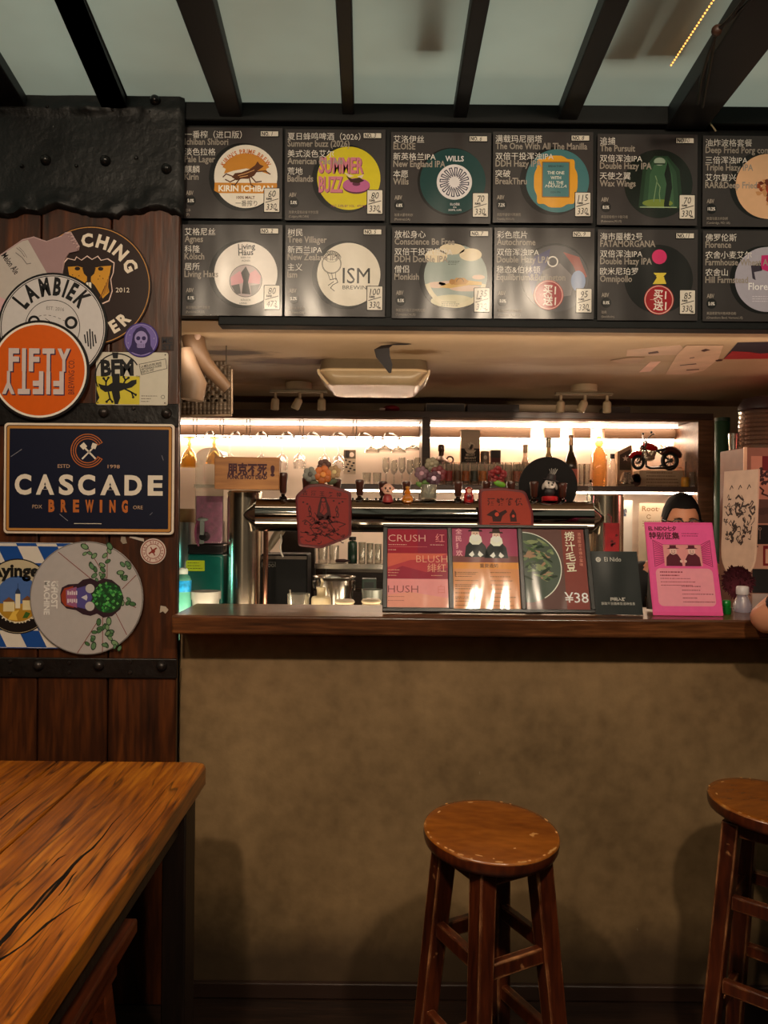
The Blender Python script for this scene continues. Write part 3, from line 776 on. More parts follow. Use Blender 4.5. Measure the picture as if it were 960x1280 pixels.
def d_peach(s):
    s.circ(X0 + 2, Y0 + 2, R0 + 1, (228, 182, 142), 1.5, 64)
    r = random.Random(5)
    for k in range(46):
        a = r.uniform(0, 6.28); q = r.uniform(0, 20) ; x = X0 + 4 + q * math.cos(a); y = Y0 + 8 + q * 0.95 * math.sin(a)
        c = r.choice(((106, 44, 20), (150, 66, 28), (176, 46, 34), (206, 150, 100)))
        s.poly([(x + r.uniform(2, 5) * math.cos(b), y + r.uniform(2, 5) * math.sin(b)) for b in (0, 1.1, 2.3, 3.5, 4.7)], c, 2 + k * 0.02)
def d_living(s):
    s.circ(X0, Y0, R0, (236, 228, 222), 1.5, 64); K = (40, 40, 48)
    s.text('Living', X0 + 1, 30.5, 10, K, 2.4, 'c', 0.015, 0.95, -3); s.text('Häus', X0, 38, 10, K, 2.4, 'c', 0.015, 0.95, -3); s.text('BEER CO.', X0, 42, 3, K, 2.4, 'c')
    s.text('AGNES', X0, 46, 3.4, K, 2.4, 'c')
    s.circ(X0, 70, 20.5, (120, 116, 116), 2, 40); s.circ(X0, 70, 19.6, (196, 180, 182), 2.2, 40)
    s.poly([(X0 - 19, 66), (X0 - 8, 58), (X0 + 3, 62), (X0 + 12, 56), (X0 + 19, 64), (X0 + 17, 74), (X0, 72), (X0 - 18, 76)], (226, 168, 178), 2.5)
    s.poly([(X0 - 5, 86), (X0 - 3, 70), (X0 - 6, 60), (X0, 52), (X0 + 5, 62), (X0 + 3, 72), (X0 + 6, 87)], (86, 84, 84), 2.8)
    s.poly([(X0 - 18, 76), (X0 - 8, 74), (X0 - 6, 86), (X0 - 12, 87)], (110, 108, 108), 2.7); s.poly([(X0 + 6, 76), (X0 + 18, 74), (X0 + 14, 85), (X0 + 7, 88)], (140, 136, 136), 2.7)
    s.text('KÖLSCH', X0, 95, 3.2, K, 2.4, 'c'); s.text('LIVING', X0 - 3, 99, 3, K, 2.4, 'c')
def d_ism(s):
    s.circ(X0, Y0, R0, (226, 218, 204), 1.5, 64); K = (40, 38, 38)
    s.text('ISM', 72, 72, 28, K, 2.4, 'l', 0.0, 1, fit=34); s.text('BREWING', 72, 79.5, 7, K, 2.4, 'l', 0.0, 1, fit=36)
    cx, cy = 58, 48
    for q in (11, 11.8): s.ring(cx, cy, q, q + 0.5, K, 2.4)
    s.ring(cx, cy - 6, 7, 7.6, K, 2.4, 0, 180, 24, 0.5); s.ring(cx, cy - 12, 10.5, 11.1, K, 2.4, 30, 150, 24, 0.6)
    r = random.Random(3)
    for k in range(12):
        a = -2.6 + k * 0.19; s.ring(cx + 10.5 * math.cos(a), cy - 3 + 11 * math.sin(a), 2.0, 2.6, K, 2.4, 0, 360, 16)
    for dx in (-5, 0, 5): s.line([(cx + dx, cy + 11), (cx + dx * 0.7 + 2, cy + 20)], 0.6, K, 2.4)
    s.line([(cx - 2, cy + 20), (cx + 6, cy + 18), (cx + 8, cy + 23), (cx + 2, cy + 26), (cx - 1, cy + 30), (cx + 4, cy + 34)], 0.8, K, 2.4); s.line([(cx + 3, cy + 22), (cx - 4, cy + 27)], 0.8, K, 2.4)
def d_cloud(s):
    s.circ(X0, Y0, R0, (150, 164, 160), 1.5, 64); Cl = (224, 208, 178)
    for (x, y, rx, ry) in ((55, 36, 14, 8), (75, 27, 16, 7), (98, 34, 14, 8), (56, 72, 12, 4), (92, 76, 20, 4), (108, 62, 8, 3), (74, 70, 16, 3.5)): s.circ(x, y, rx, Cl if y < 50 else (216, 186, 168), 2, 28, ry)
    s.ring(X0, Y0, 34, R0, (216, 206, 176), 2.2, 15, 165); s.circ(X0 - 4, 92, 27, (206, 200, 168), 2.1, 32, 8)
    s.poly([(58, 75), (70, 70), (96, 66), (112, 68), (112, 72), (96, 72), (72, 76)], (210, 170, 90), 2.5)
    s.poly([(74, 69), (80, 63), (90, 63), (96, 67), (92, 71), (78, 72)], (190, 138, 60), 2.8); s.circ(75, 68, 3.5, (176, 122, 50), 2.9, 18)
    s.ring(85, 68, 4, 4.7, (90, 60, 24), 3, 180, 360, 14); s.scribble(62, 93, 24, 2.2, 3, (90, 96, 80), 2.6, 0.8, 4)
    s.scribble(70, 42, 16, 2, 3, (80, 90, 86), 2.6, 0.7, 6)
def d_film(s):
    s.circ(X0 - 3, Y0 + 2, R0 + 2, (70, 66, 70), 1.5, 64)
    s.poly([(42, 60), (50, 36), (70, 26), (66, 46), (54, 66), (48, 84)], (58, 56, 104), 1.8); s.poly([(86, 30), (106, 36), (116, 60), (108, 66), (98, 46)], (150, 70, 60), 1.8)
    s.poly([(60, 54), (82, 44), (100, 62), (96, 84), (70, 88)], (120, 114, 116), 1.9); s.circ(105, 66, 9, (130, 150, 190), 2.1, 24, 13)
    s.ring(73, 42, 5.2, 6.8, (232, 226, 220), 2.5)
def d_fata(s):
    s.circ(X0 - 3, Y0 + 1, R0 + 3, (26, 25, 24), 1.5, 64)
    s.circ(77, 34, 9.2, (216, 52, 110), 2.2, 36); s.poly([(70, 54), (86, 54), (83, 60), (86, 68), (69, 68), (74, 60)], (226, 202, 70), 2.2)
    s.poly([(71, 56.5), (74, 57), (72, 59)], (26, 25, 24), 2.4); s.poly([(85, 56), (82, 58.5), (85, 60)], (26, 25, 24), 2.4)
def d_flor(s):
    s.circ(X0 + 1, Y0, R0 + 1, (176, 172, 188), 1.5, 64); P = (196, 40, 110)
    s.poly([(73, 31), (92, 30), (95, 44), (84, 52), (72, 48)], P, 2.2); s.poly([(60, 44), (72, 40), (74, 50), (64, 52), (66, 62), (62, 60)], (60, 52, 66), 2.2); s.poly([(92, 34), (104, 40), (98, 52)], (120, 60, 120), 2.1)
    s.text('Florence', 57, 74, 12.5, (250, 248, 252), 2.6, 'l', 0.01, 0.95); s.scribble(62, 82, 34, 3, 3, (226, 222, 232), 2.4, 0.7, 5)
A_ = 'dark beer card '
card(228, 160, ['一番榨（进口版）', 'Ichiban Shibori', '淡色拉格', 'Pale Lager', '麒麟', 'Kirin'], '5.0%', ['日本', '(JP)'], d_kirin, A_ + 'with a running beast on a white disc, number 1', ('60', '330'), '1', 11)
card(356.5, 162.3, ['夏日蜂鸣啤酒（2026）', 'Summer buzz (2026)', '美式淡色艾尔', 'American Pale Ale', '荒地', 'Badlands'], '5.0%', ['加拿大亚伯达省卡尔加里', '(Calgary,AB,CAN)'], d_buzz, A_ + 'with a bee and pink doughnut on yellow disc', ('80', '330'), '3', 12)
card(488.4, 166, ['艾洛伊丝', 'ELOÏSE', '新英格兰IPA', 'New England IPA', '本愿', 'Wills'], '6.8%', ['加拿大蒙特利尔', '(Montreal,CA)'], d_wills, A_ + 'with a white starburst on a dark green disc', ('70', '330'), '6', 13)
card(616, 165.4, ['满载玛尼丽塔', 'The One With All The Manilla', '双倍干投浑浊IPA', 'DDH Hazy IPA', '突破', 'BreakThru'], '7.2%', ['美国华盛顿州西雅图', '(Seattle,WA,US)'], d_frame, A_ + 'with a yellow picture frame on teal disc', ('115', '330'), '8', 14)
card(746.3, 168.4, ['追捕', 'The Pursuit', '双倍浑浊IPA', 'Double Hazy IPA', '天使之翼', 'Wax Wings'], '8.5%', ['美国密歇根州卡拉马祖', '(Kalamazoo,MI,US)'], d_green, A_ + 'with a green-lit tube picture on black disc', ('70', '330'), '10', 15)
card(878, 170.4, ['油炸波格套餐', 'Deep Fried Porg combo', '三倍浑浊IPA', 'Triple Hazy IPA', '艾尔复兴', 'RAR&Deep Fried'], '10.2%', ['美国马里兰州剑桥', '(Cambridge, MD, US)'], d_peach, A_ + 'with brown and red sketch on a peach disc', None, None, 16)
card(228, 281.3, ['艾格尼丝', 'Agnes', '科隆', 'Kölsch', '居所', 'Living Haus'], '5.1%', ['美国俄勒冈州波特兰', '(Portland,OR,US)'], d_living, A_ + 'with a pink and grey round picture on white disc', ('80', '473'), '2', 17)
card(356.5, 282.3, ['树民', 'Tree Villager', '新西兰IPA', 'New Zealand IPA', '主义', 'Ism'], '5.2%', ['加拿大多伦多', '(Toronto,CA)'], d_ism, A_ + 'with a line-drawn balloon on cream disc', ('100', '330'), '5', 18)
card(490, 284.6, ['放松身心', 'Conscience Be Free', '双倍干投双倍IPA', 'DDH Double IPA', '僧侣', 'Monkish'], '8.5%', ['美国加利福尼亚州托伦斯', '(Torrance,CA,US)'], d_cloud, A_ + 'with a small animal on a plank among clouds', ('135', '330'), '7', 19)
c4 = card(617.5, 285.3, ['彩色底片', 'Autochrome', '双倍浑浊IPA', 'Double Hazy LPA', '稳态&伯林顿', 'Equilibrium&Burlington'], '8.0%', ['美国纽约州米德尔敦', '(Middletown,NY,US)'], d_film, A_ + 'with blurred blue and red disc and a red round sticker', ('95', '330'), '9', 20)
c5 = card(746.6, 287.3, ['海市蜃楼2号', 'FATAMORGANA', '双倍浑浊IPA', 'Double Hazy IPA', '欧米尼珀罗', 'Omnipollo'], '8.0%', ['瑞典', '(Stockholm)'], d_fata, A_ + 'with a pink ball over yellow shape on black disc', ('85', '330'), '11', 21)
card(878, 288.6, ['佛罗伦斯', 'Florence', '农舍小麦艾尔', 'Farmhouse Wheat Ale', '农舍山', 'Hill Farmstead'], '5.0%', ['美国佛蒙特州格林斯伯勒', '(Greensboro Bend, Vermont,US)'], d_flor, A_ + 'with pink flag and white lettering on lavender disc', None, None, 22)
for (t, cx, cy, where) in ((c4, 68, 84, 'fourth column'), (c5, 76.5, 88, 'fifth column')):
    s = Sheet(); q = 18.5
    s.circ(cx, cy, q, (190, 60, 60), 7, 40); s.circ(cx, cy, q - 0.8, (226, 180, 170), 7.4, 40); s.circ(cx, cy, q - 1.8, (158, 18, 30), 8, 40)
    s.text('买1', cx + 1, cy - 1.5, 13.5, (240, 226, 218), 9, 'c', 0.02, 0.9, 3); s.text('送1', cx + 1, cy + 12, 13.5, (240, 226, 218), 9, 'c', 0.02, 0.9, 3)
    s.scribble(cx - 11, cy - 0.4, 20, 1, 1, (230, 190, 180), 9, 0.5, 3)
    s.build('promotion_sticker', t, CS, 62.5, 56.75, 'gloss', 0.003, 0.00022)

# ================================================================ SIGNS ON THE PLANK WALL (drawn in photo pixels, real plates)
def plate(name, label, outline, col, dep, thick, cx, cy, fam='tin', group=None, bevel=0.0008, rim=None):
    """outline in photo pixels round (cx, cy); dep = distance of its back from the planks"""
    p = at(cx, cy, YP); t = thing(name, label, 'sign', (p.x, YP - dep, p.z), (0, 0, 0), group)
    m = MB(); m.prism([((x - cx) * PXM, -(y - cy) * PXM) for x, y in outline], -thick, 0.0)
    m.build('plate', rim or ink(col, fam), t, bevel=bevel)
    return t
GRP = 'brewery signs on the plank wall'
TH = 0.004
# brown beaver disc
t = plate('round_sign', 'dark brown round sign with a yellow-faced beaver, behind the pink bottle sign', circle(115, 358, 75, 64), (46, 30, 26), 0.003, TH, 115, 358, group=GRP)
s = Sheet(); BR = (44, 28, 25); GO = (196, 140, 72); WH = (232, 218, 200)
s.circ(115, 358, 74.6, BR, 1, 72); s.ring(115, 358, 72.2, 73.2, GO, 2, 0, 360, 96)
s.arc('CHING', 113, 358, 49, 22, WH, 2, -60, 0.045, 0.95, 0.10, spread=84); s.arc('ER', 114, 358, 66, 21, WH, 2, 51, 0.045, 0.9, 0.10, inward=True, spread=24)
s.text('2012', 146, 366, 8.4, WH, 2, 'l', 0.0, 1, fit=17)
hd = [(82, 330), (86, 325), (95, 327), (97, 323), (103, 327), (110, 322), (116, 326), (123, 322), (127, 327), (135, 325), (143, 330), (142, 342), (139, 350), (141, 364), (137, 376), (128, 380), (112, 372), (96, 366), (86, 356), (80, 344)]
s.poly([(112 + (x - 112) * 1.04, 350 + (y - 350) * 1.05) for x, y in hd], (230, 200, 190), 2); s.poly(hd, (36, 22, 18), 2.6)
s.poly([(86, 335), (98, 334), (106, 336), (112, 345), (118, 336), (128, 334), (140, 333), (138, 344), (136, 356), (138, 366), (130, 374), (120, 358), (112, 350), (104, 358), (96, 352), (88, 346)], (206, 146, 44), 3)
s.poly([(104, 336), (112, 334), (121, 336), (119, 343), (115, 347), (115, 354), (110, 354), (110, 347), (106, 343)], (34, 20, 18), 3.4)
for x in (98, 127): s.circ(x, 337, 3.4, (36, 22, 18), 3.6, 18, 2.4)
for (x, y) in ((92, 345), (96, 348), (100, 346), (126, 346), (130, 349), (124, 350)): s.circ(x, y, 0.7, (70, 40, 20), 3.6, 8)
s.rect(109, 354, 115.5, 363, (236, 226, 210), 3.5, 1); s.line([(112.2, 354), (112.2, 363)], 0.6, (36, 22, 18), 3.8)
for k in range(5): s.line([(126 + k * 2.5, 374 - k * 2), (131 + k * 1.6, 362 - k * 4)], 0.8, (120, 70, 24), 3.6)
s.build('printing', t, PXM, 115, 358, 'tin', TH + 0.0002)

# pink bottle-shaped sign
bo = [(83, 292), (90, 291), (101, 309), (100, 314), (88, 317), (82, 327), (80, 345), (77, 360), (70, 384), (52, 420), (20, 452), (-50, 470), (-70, 420), (-42, 356), (0, 322), (30, 301), (44, 297.5), (60, 303), (70, 299), (79, 296)]
t = plate('bottle_sign', 'pink bottle-shaped metal sign tilted behind the white round sign', bo, (190, 160, 160), 0.008, TH, 50, 360, group=GRP)
s = Sheet(); pk = (158, 128, 130)
s.poly([(50 + (x - 50) * 0.975, 360 + (y - 360) * 0.975) for x, y in bo], pk, 1)
s.poly([(-40, 358), (0, 324), (30, 303.5), (37, 302), (62, 345), (60, 390), (20, 446), (-46, 462), (-66, 420)], (192, 182, 176), 2)
for k in range(5): s.line([(84.5 + k * 2.9, 293 + k * 4.4), (91.5 + k * 2.4, 293.5 + k * 4)], 0.9, (206, 176, 172), 2)
for k in range(7): s.line([(86 + k * 2.0, 295 + k * 3.2), (90 + k * 1.9, 293 + k * 2.8)], 0.6, (120, 96, 98), 2.2)
s.text('Melon Ale', 4, 322, 11.5, (42, 32, 34), 3, 'l', 0.012, 0.62, 54)
s.line([(23, 312), (29, 317), (33, 323)], 0.7, (110, 102, 100), 3); s.line([(26, 311), (32, 317), (36, 324)], 0.5, (110, 102, 100), 3); s.line([(22, 318), (30, 324), (36, 332), (41, 331)], 0.9, (110, 102, 100), 3)
s.poly([(-20, 400), (0, 372), (18, 380), (10, 410), (-8, 430)], (212, 170, 176), 2.6)
s.build('printing', t, PXM, 50, 360, 'tin', TH + 0.0002)

# white round LAMBIEK sign
t = plate('round_sign', 'white round sign with black rim and lettering above the orange round sign', circle(69, 411, 68, 64), (20, 18, 18), 0.013, TH, 69, 411, group=GRP)
s = Sheet(); W = (206, 200, 200); K = (26, 24, 26)
s.circ(69, 411, 67.6, K, 1, 72); s.circ(69, 411, 65.2, W, 1.6, 72); s.ring(69, 411, 63.2, 64.2, K, 2, 0, 360, 80)
s.arc('LAMBIEK', 69, 411, 40.5, 30, K, 2, -91, 0.045, 0.56, 0.10, spread=112)
s.ring(69, 411, 33.4, 34.2, K, 2, 0, 360, 64); s.text('EST. 2016', 72, 390, 6.2, (110, 106, 106), 2, 'c', 0, 0.95, 5, fit=22)
for sx, cxx in ((-1, 21), (1, 116)):
    for k, hh in enumerate((5, 9, 12, 9, 5)): s.line([(cxx + (k - 2) * 3.2 - 0.8 * sx, 425 - hh), (cxx + (k - 2) * 3.2 + 0.8, 425 + hh)], 1.7, K, 2)
s.ring(46, 404, 4.5, 7.5, K, 2, 180, 360); s.ring(92, 405, 4.5, 8, K, 2); s.line([(60, 400), (66, 404), (58, 408)], 0.7, K, 2)
for k in range(8): s.line([(40 + k * 6, 402 - 6 * math.sin(k * 0.45)), (43 + k * 6, 402 - 6 * math.sin(k * 0.45 + 0.2))], 0.6, K, 2)
s.build('printing', t, PXM, 69, 411, 'tin', TH + 0.0002)

# orange FIFTY FIFTY disc
t = plate('round_sign', 'bright orange round sign with upright and upside-down white lettering', circle(53.5, 464.5, 62, 64), (24, 20, 20), 0.018, TH, 53.5, 464.5, group=GRP)
s = Sheet(); O = (212, 92, 18)
s.circ(53.5, 464.5, 61.4, (28, 22, 22), 1, 72); s.circ(53.5, 464.5, 58.8, (236, 226, 214), 1.5, 72); s.circ(53.5, 464.5, 56.2, O, 2, 72)
def letters(s, fl, y, sh):
    x = 15.5
    for ch, wd in zip('FIFTY', (13, 5, 13, 15, 16)):
        xx = x + (0 if not fl else sh)
        for dx, dy, c, L in ((1.4, 1.5, (54, 34, 66), 2.6), (0.7, 0.7, (54, 34, 66), 2.8), (0, 0, (206, 190, 188), 3.2)):
            s.text(ch, xx + dx, y + dy, 37, c, L, 'l', 0.045, 1, fit=wd, flip=fl)
        x += wd + 3.6
letters(s, False, 464.5, 0)
x = 8.5
for ch, wd in zip('YTIFF'[::-1], (13, 5, 13, 15, 16)): pass
# lower word: the same word turned on its head
def turned(s, y):
    x = 84
    for ch, wd in zip('FIFTY', (13, 5, 13, 15, 16)):
        for dx, dy, c, L in ((1.4, 1.5, (54, 34, 66), 2.6), (0.7, 0.7, (54, 34, 66), 2.8), (0, 0, (206, 190, 188), 3.2)):
            s.text(ch, x + dx, y + dy, 37, c, L, 'l', 0.045, 1, rot=180, fit=wd)
        x -= wd + 3.6
turned(s, 467.5)
s.text('BREWING CO.', 97, 494, 10.5, (70, 34, 40), 3, 'l', 0.0, 1, -90, fit=43)
s.build('printing', t, PXM, 53.5, 464.5, 'tin', TH + 0.0002)

# purple sticker
t = plate('round_sticker', 'small purple round sticker with a hooded skull beside the brown disc', circle(178, 426, 21.5, 48), (60, 44, 110), 0.009, 0.002, 178, 426, group='small stickers on the plank wall')
s = Sheet(); PU = (66, 48, 128); LP = (150, 136, 190)
s.circ(178, 426, 21.2, PU, 1, 48); s.ring(178, 426, 18.6, 19.6, LP, 2); s.circ(178, 426, 18.4, (112, 96, 168), 1.6, 40)
s.poly([(166, 432), (168, 418), (172, 412), (178, 409), (184, 412), (189, 420), (190, 433), (194, 440), (178, 445), (162, 440)], (44, 30, 84), 2.4)
s.circ(178, 424, 8, LP, 2.8, 28, 9); s.rect(173, 430, 183, 436, LP, 2.9, 1.5)
for x in (174.5, 181.5): s.circ(x, 424, 2.6, (44, 30, 84), 3.2, 16)
s.poly([(178, 427), (176.8, 429.5), (179.2, 429.5)], (44, 30, 84), 3.2)
for k in range(4): s.line([(174.5 + k * 2.3, 431), (174.5 + k * 2.3, 435.5)], 0.5, (44, 30, 84), 3.3)
for (x, y) in ((164, 420), (166, 412), (190, 411), (194, 424), (162, 430)): s.circ(x, y, 0.9, LP, 2.6, 8)
s.build('printing', t, PXM, 178, 426, 'tin', 0.0022)
t = plate('lettering_sticker', 'dark lettering stuck on the planks right of the purple sticker', rrect(202, 421, 217, 438, 1), (52, 34, 28), 0.002, 0.0006, 209, 430, group='small stickers on the plank wall', bevel=0)
s = Sheet(); s.text('MC', 203, 429, 9, (26, 24, 34), 1, 'l', 0.03, 1, fit=13); s.text('ST', 203, 437, 9, (26, 24, 34), 1, 'l', 0.03, 1, fit=13)
s.build('printing', t, PXM, 209, 430, 'tin', 0.0008)

# BFM plate
t = plate('tin_plate', 'white rectangular tin plate with black salamander on yellow disc', rrect(121, 441, 211, 507, 3), (206, 198, 182), 0.005, 0.003, 166, 474, group=GRP)
s = Sheet(); W = (204, 197, 182); Ye = (206, 190, 60)
s.rect(121.6, 441.6, 210.4, 506.4, W, 1, 2.6)
ang = [k for k in range(0, 181, 6)]
s.poly([(148.5 + 27 * math.cos(R(a)), 471 + 27 * math.sin(R(a))) for a in ang], Ye, 2); s.rect(121.6, 472, 176, 506, Ye, 1.5, 1)
s.poly([(121.6, 440 + 20), (121.6, 505), (126, 498), (122.5, 488)], (30, 26, 26), 2.2); s.ring(148.5, 471, 27, 28.6, K, 2.2, 150, 330)
s.poly([(141, 441.5), (149, 441.5), (148.5, 449), (142.5, 449)], K, 2.3)
s.text('BFM', 127.5, 470.5, 27, K, 3, 'l', 0.05, 1, fit=41, rot=-2)
body = [(141, 468), (151, 468), (151, 479), (160, 480), (166, 476), (172, 475), (172, 480), (166, 485), (158, 487), (151, 490), (152, 498), (149, 506), (145, 506), (143, 498), (141, 490), (133, 491), (127, 487), (124, 480), (129, 482), (136, 483), (142, 479)]
s.poly(body, K, 2.6)
for l in ([(134, 484), (134, 478), (137, 473)], [(134, 478), (131, 474)], [(155, 482), (158, 476), (156, 472)], [(158, 476), (162, 473)], [(158, 487), (166, 491), (171, 494)], [(166, 491), (168, 497)], [(137, 490), (139, 499), (135, 503)], [(139, 499), (142, 503)]): s.line(l, 2.0, K, 2.8)
for (x, y) in ((137, 473), (131, 474), (156, 472), (162, 473), (171, 494), (168, 497), (135, 503), (142, 503)): s.circ(x, y, 1.6, K, 3, 10)
s.text('TM', 171, 473, 4, K, 3, 'l')
pts = [(175, 456), (208, 449), (209.5, 461), (178, 469)]
s.line(pts + [pts[0]], 0.6, K, 2.6)
for k, tx in enumerate(('LA MEILLEURE BIERE', 'ARTISANALE SUISSE', 'DEPUIS 1997')): s.text(tx, 177.5 + k * 0.3, 460.5 + k * 3.4, 3.8, K, 2.8, 'l', 0.01, 0.9, -12, fit=(26, 26, 16)[k])
for k in range(3): s.scribble(178, 495 + k * 3.4, 20 - k * 3, 1, 1, (90, 80, 72), 2.6, 0.8, k + 2)
s.ring(205, 496.5, 1.9, 2.4, K, 2.6)
for (x, y) in ((124, 504), (207.5, 444), (207.5, 504)): s.circ(x, y, 1.0, (90, 80, 70), 3, 12)
s.build('printing', t, PXM, 166, 474, 'tin', 0.0033)

# CASCADE plate
t = plate('tin_plate', 'navy rectangular tin plate with white rim and wide white lettering', rrect(8, 530, 219.5, 667.5, 5), (220, 206, 190), 0.011, 0.004, 114, 599, group=GRP)
s = Sheet(); NV = (24, 27, 46); CR = (226, 214, 198); CO = (184, 104, 50)
s.rect(8.6, 530.6, 219, 667, (226, 208, 190), 1, 4.6); s.rect(10.8, 532.8, 216.8, 664.8, (60, 36, 26), 1.4, 3.4); s.rect(11.8, 533.8, 215.8, 663.8, (186, 130, 66), 1.6, 3); s.rect(15, 537, 212.6, 660.6, NV, 2, 1)
for q in (20, 17.2, 14.4): s.ring(112, 564, q, q + 1.1, CO, 2.6, 30, 330, 56)
s.line([(112 + 14.2 * math.cos(R(30)), 564 + 14.2 * math.sin(R(30))), (112 + 21.2 * math.cos(R(30)), 564 + 21.2 * math.sin(R(30)))], 1, CO, 2.6); s.line([(112 + 14.2 * math.cos(R(-30)), 564 - 7.1), (112 + 21.2 * math.cos(R(-30)), 564 - 10.6)], 1, CO, 2.6)
s.line([(105.5, 574), (120, 559)], 2.0, CR, 2.8); s.line([(107, 559), (121.5, 573.5)], 2.2, CR, 2.8)
s.poly([(102, 558), (107, 553.5), (111.5, 558.5), (106.5, 563)], CR, 2.9); s.poly([(116, 560), (118, 554), (124, 556), (121.5, 562)], CR, 2.9)
s.text('ESTD', 75, 585.5, 6.4, (196, 160, 130), 2.8, 'l', 0.0, 1, fit=15); s.text('1998', 137, 585.5, 6.4, (196, 160, 130), 2.8, 'l', 0, 1, fit=15)
[s.text(ch, a, 617.7, 33, CR, 2.8, 'l', 0.04, 1, fit=b - a, res=4) for ch, a, b in (('C', 21.9, 42.5), ('A', 48.2, 70.9), ('S', 76.6, 94.9), ('C', 100.5, 121.7), ('A', 128, 153), ('D', 158, 179.7), ('E', 187, 205.5))]
s.poly([(57, 612), (59.6, 607), (62.2, 612)], NV, 3.0); s.poly([(137.8, 612), (140.5, 607), (143.2, 612)], NV, 3.0)
xb = 64
for ch in 'BREWING': s.text(ch, xb, 639.5, 20, CO if ch != 'I' else CO, 2.8, 'l', 0.05, 1, fit=3.2 if ch == 'I' else (10.5 if ch == 'W' else 7.6)); xb += 15.2 if ch not in 'IW' else (12 if ch == 'I' else 18)
s.text('PDX', 44, 636, 6.4, (190, 160, 130), 2.8, 'l', 0, 1, fit=12); s.text('ORE', 169, 636, 6.4, (190, 160, 130), 2.8, 'l', 0, 1, fit=12)
s.rect(96, 654, 130, 654.8, (206, 196, 180), 2.8)
for (a, b) in (((17, 572), (30, 563)), ((78, 643), (88, 651)), ((190, 643), (193, 640)), ((204, 569), (206, 575))): s.line([a, b], 0.7, (130, 130, 140), 2.9)
s.build('printing', t, PXM, 114, 599, 'tin', 0.0043)

# blue and white lozenge plate
t = plate('tin_plate', 'blue and white lozenge tin plate with a village, behind the skull disc', rrect(-46, 678, 112, 810, 2), (220, 212, 200), 0.004, 0.003, 24, 744, group=GRP)
s = Sheet(); BL = (30, 74, 148); WH2 = (214, 206, 196)
s.rect(-45.6, 678.4, 111.6, 809.6, BL, 1, 1.5)
# lozenges clipped to the plate
def clip(pts, x0, y0, x1, y1):
    def cut(ps, f, g):
        o = []
        for i in range(len(ps)):
            p, q = ps[i], ps[(i + 1) % len(ps)]
            a, b = f(p), f(q)
            if a >= 0: o.append(p)
            if a * b < 0: k = a / (a - b); o.append((p[0] + (q[0] - p[0]) * k, p[1] + (q[1] - p[1]) * k))
        return o
    for f in (lambda p: p[0] - x0, lambda p: x1 - p[0], lambda p: p[1] - y0, lambda p: y1 - p[1]):
        if len(pts) < 3: return []
        pts = cut(pts, f, None)
    return pts if len(pts) > 2 else []
for i in range(-4, 9):
    for j in range(-3, 9):
        cx_ = 5 + i * 25 + j * 10.5; cy_ = 672 + j * 21
        q = clip([(cx_ - 17.7, cy_ - 10.5), (cx_ + 7.3, cy_ - 10.5 + 0.01), (cx_ + 17.7, cy_ + 10.5), (cx_ - 7.3, cy_ + 10.5)], -45, 679, 111, 809) if (i + j) % 2 == 0 else []
        if q: s.poly(q, WH2, 1.6)
s.circ(24, 745, 45, (34, 28, 26), 2, 56, 47); s.circ(24, 745, 43.5, (190, 176, 146), 2.3, 56, 45.5)
s.poly([(24 + 43 * math.cos(R(a)), 745 + 45 * math.sin(R(a))) for a in range(8, 173, 5)], (30, 24, 24), 2.5)
s.circ(24, 748, 29, (196, 186, 160), 2.8, 48, 30); s.circ(24, 748, 27.6, (74, 106, 168), 3, 48, 28.6)
vil = [(24 + 27.6 * math.cos(R(a)), 748 + 28.6 * math.sin(R(a))) for a in range(12, 169, 6)]
s.poly(vil, (176, 132, 44), 3.2)
for (a, b, c, d) in ((6, 752, 20, 764), (30, 750, 42, 762)): s.rect(a, b, c, d, (224, 206, 160), 3.5); s.poly([(a - 1.5, b), ((a + c) / 2, b - 6), (c + 1.5, b)], (120, 78, 50), 3.6)
s.rect(21, 742, 27, 760, (230, 220, 196), 3.7); s.poly([(20.4, 742), (21.5, 738), (24, 734), (26.5, 738), (27.6, 742)], (46, 60, 90), 3.8); s.rect(23.7, 729, 24.3, 735, (46, 60, 90), 3.8)
s.poly([(12, 774), (18, 764), (26, 762), (22, 768), (24, 775)], (226, 186, 80), 3.8); s.poly([(30, 772), (34, 764), (40, 766), (36, 772)], (60, 96, 40), 3.8)
s.text('Ayinger', 24, 720.5, 22, (28, 26, 26), 3, 'c', 0.045, 1, fit=72)
s.arc('PRIVATBRAUEREI', 24, 745, 33.5, 10.5, (226, 214, 192), 3, 90, 0.03, 0.9, 0.1, inward=True, spread=160)
s.build('printing', t, PXM, 24, 744, 'tin', 0.0033)

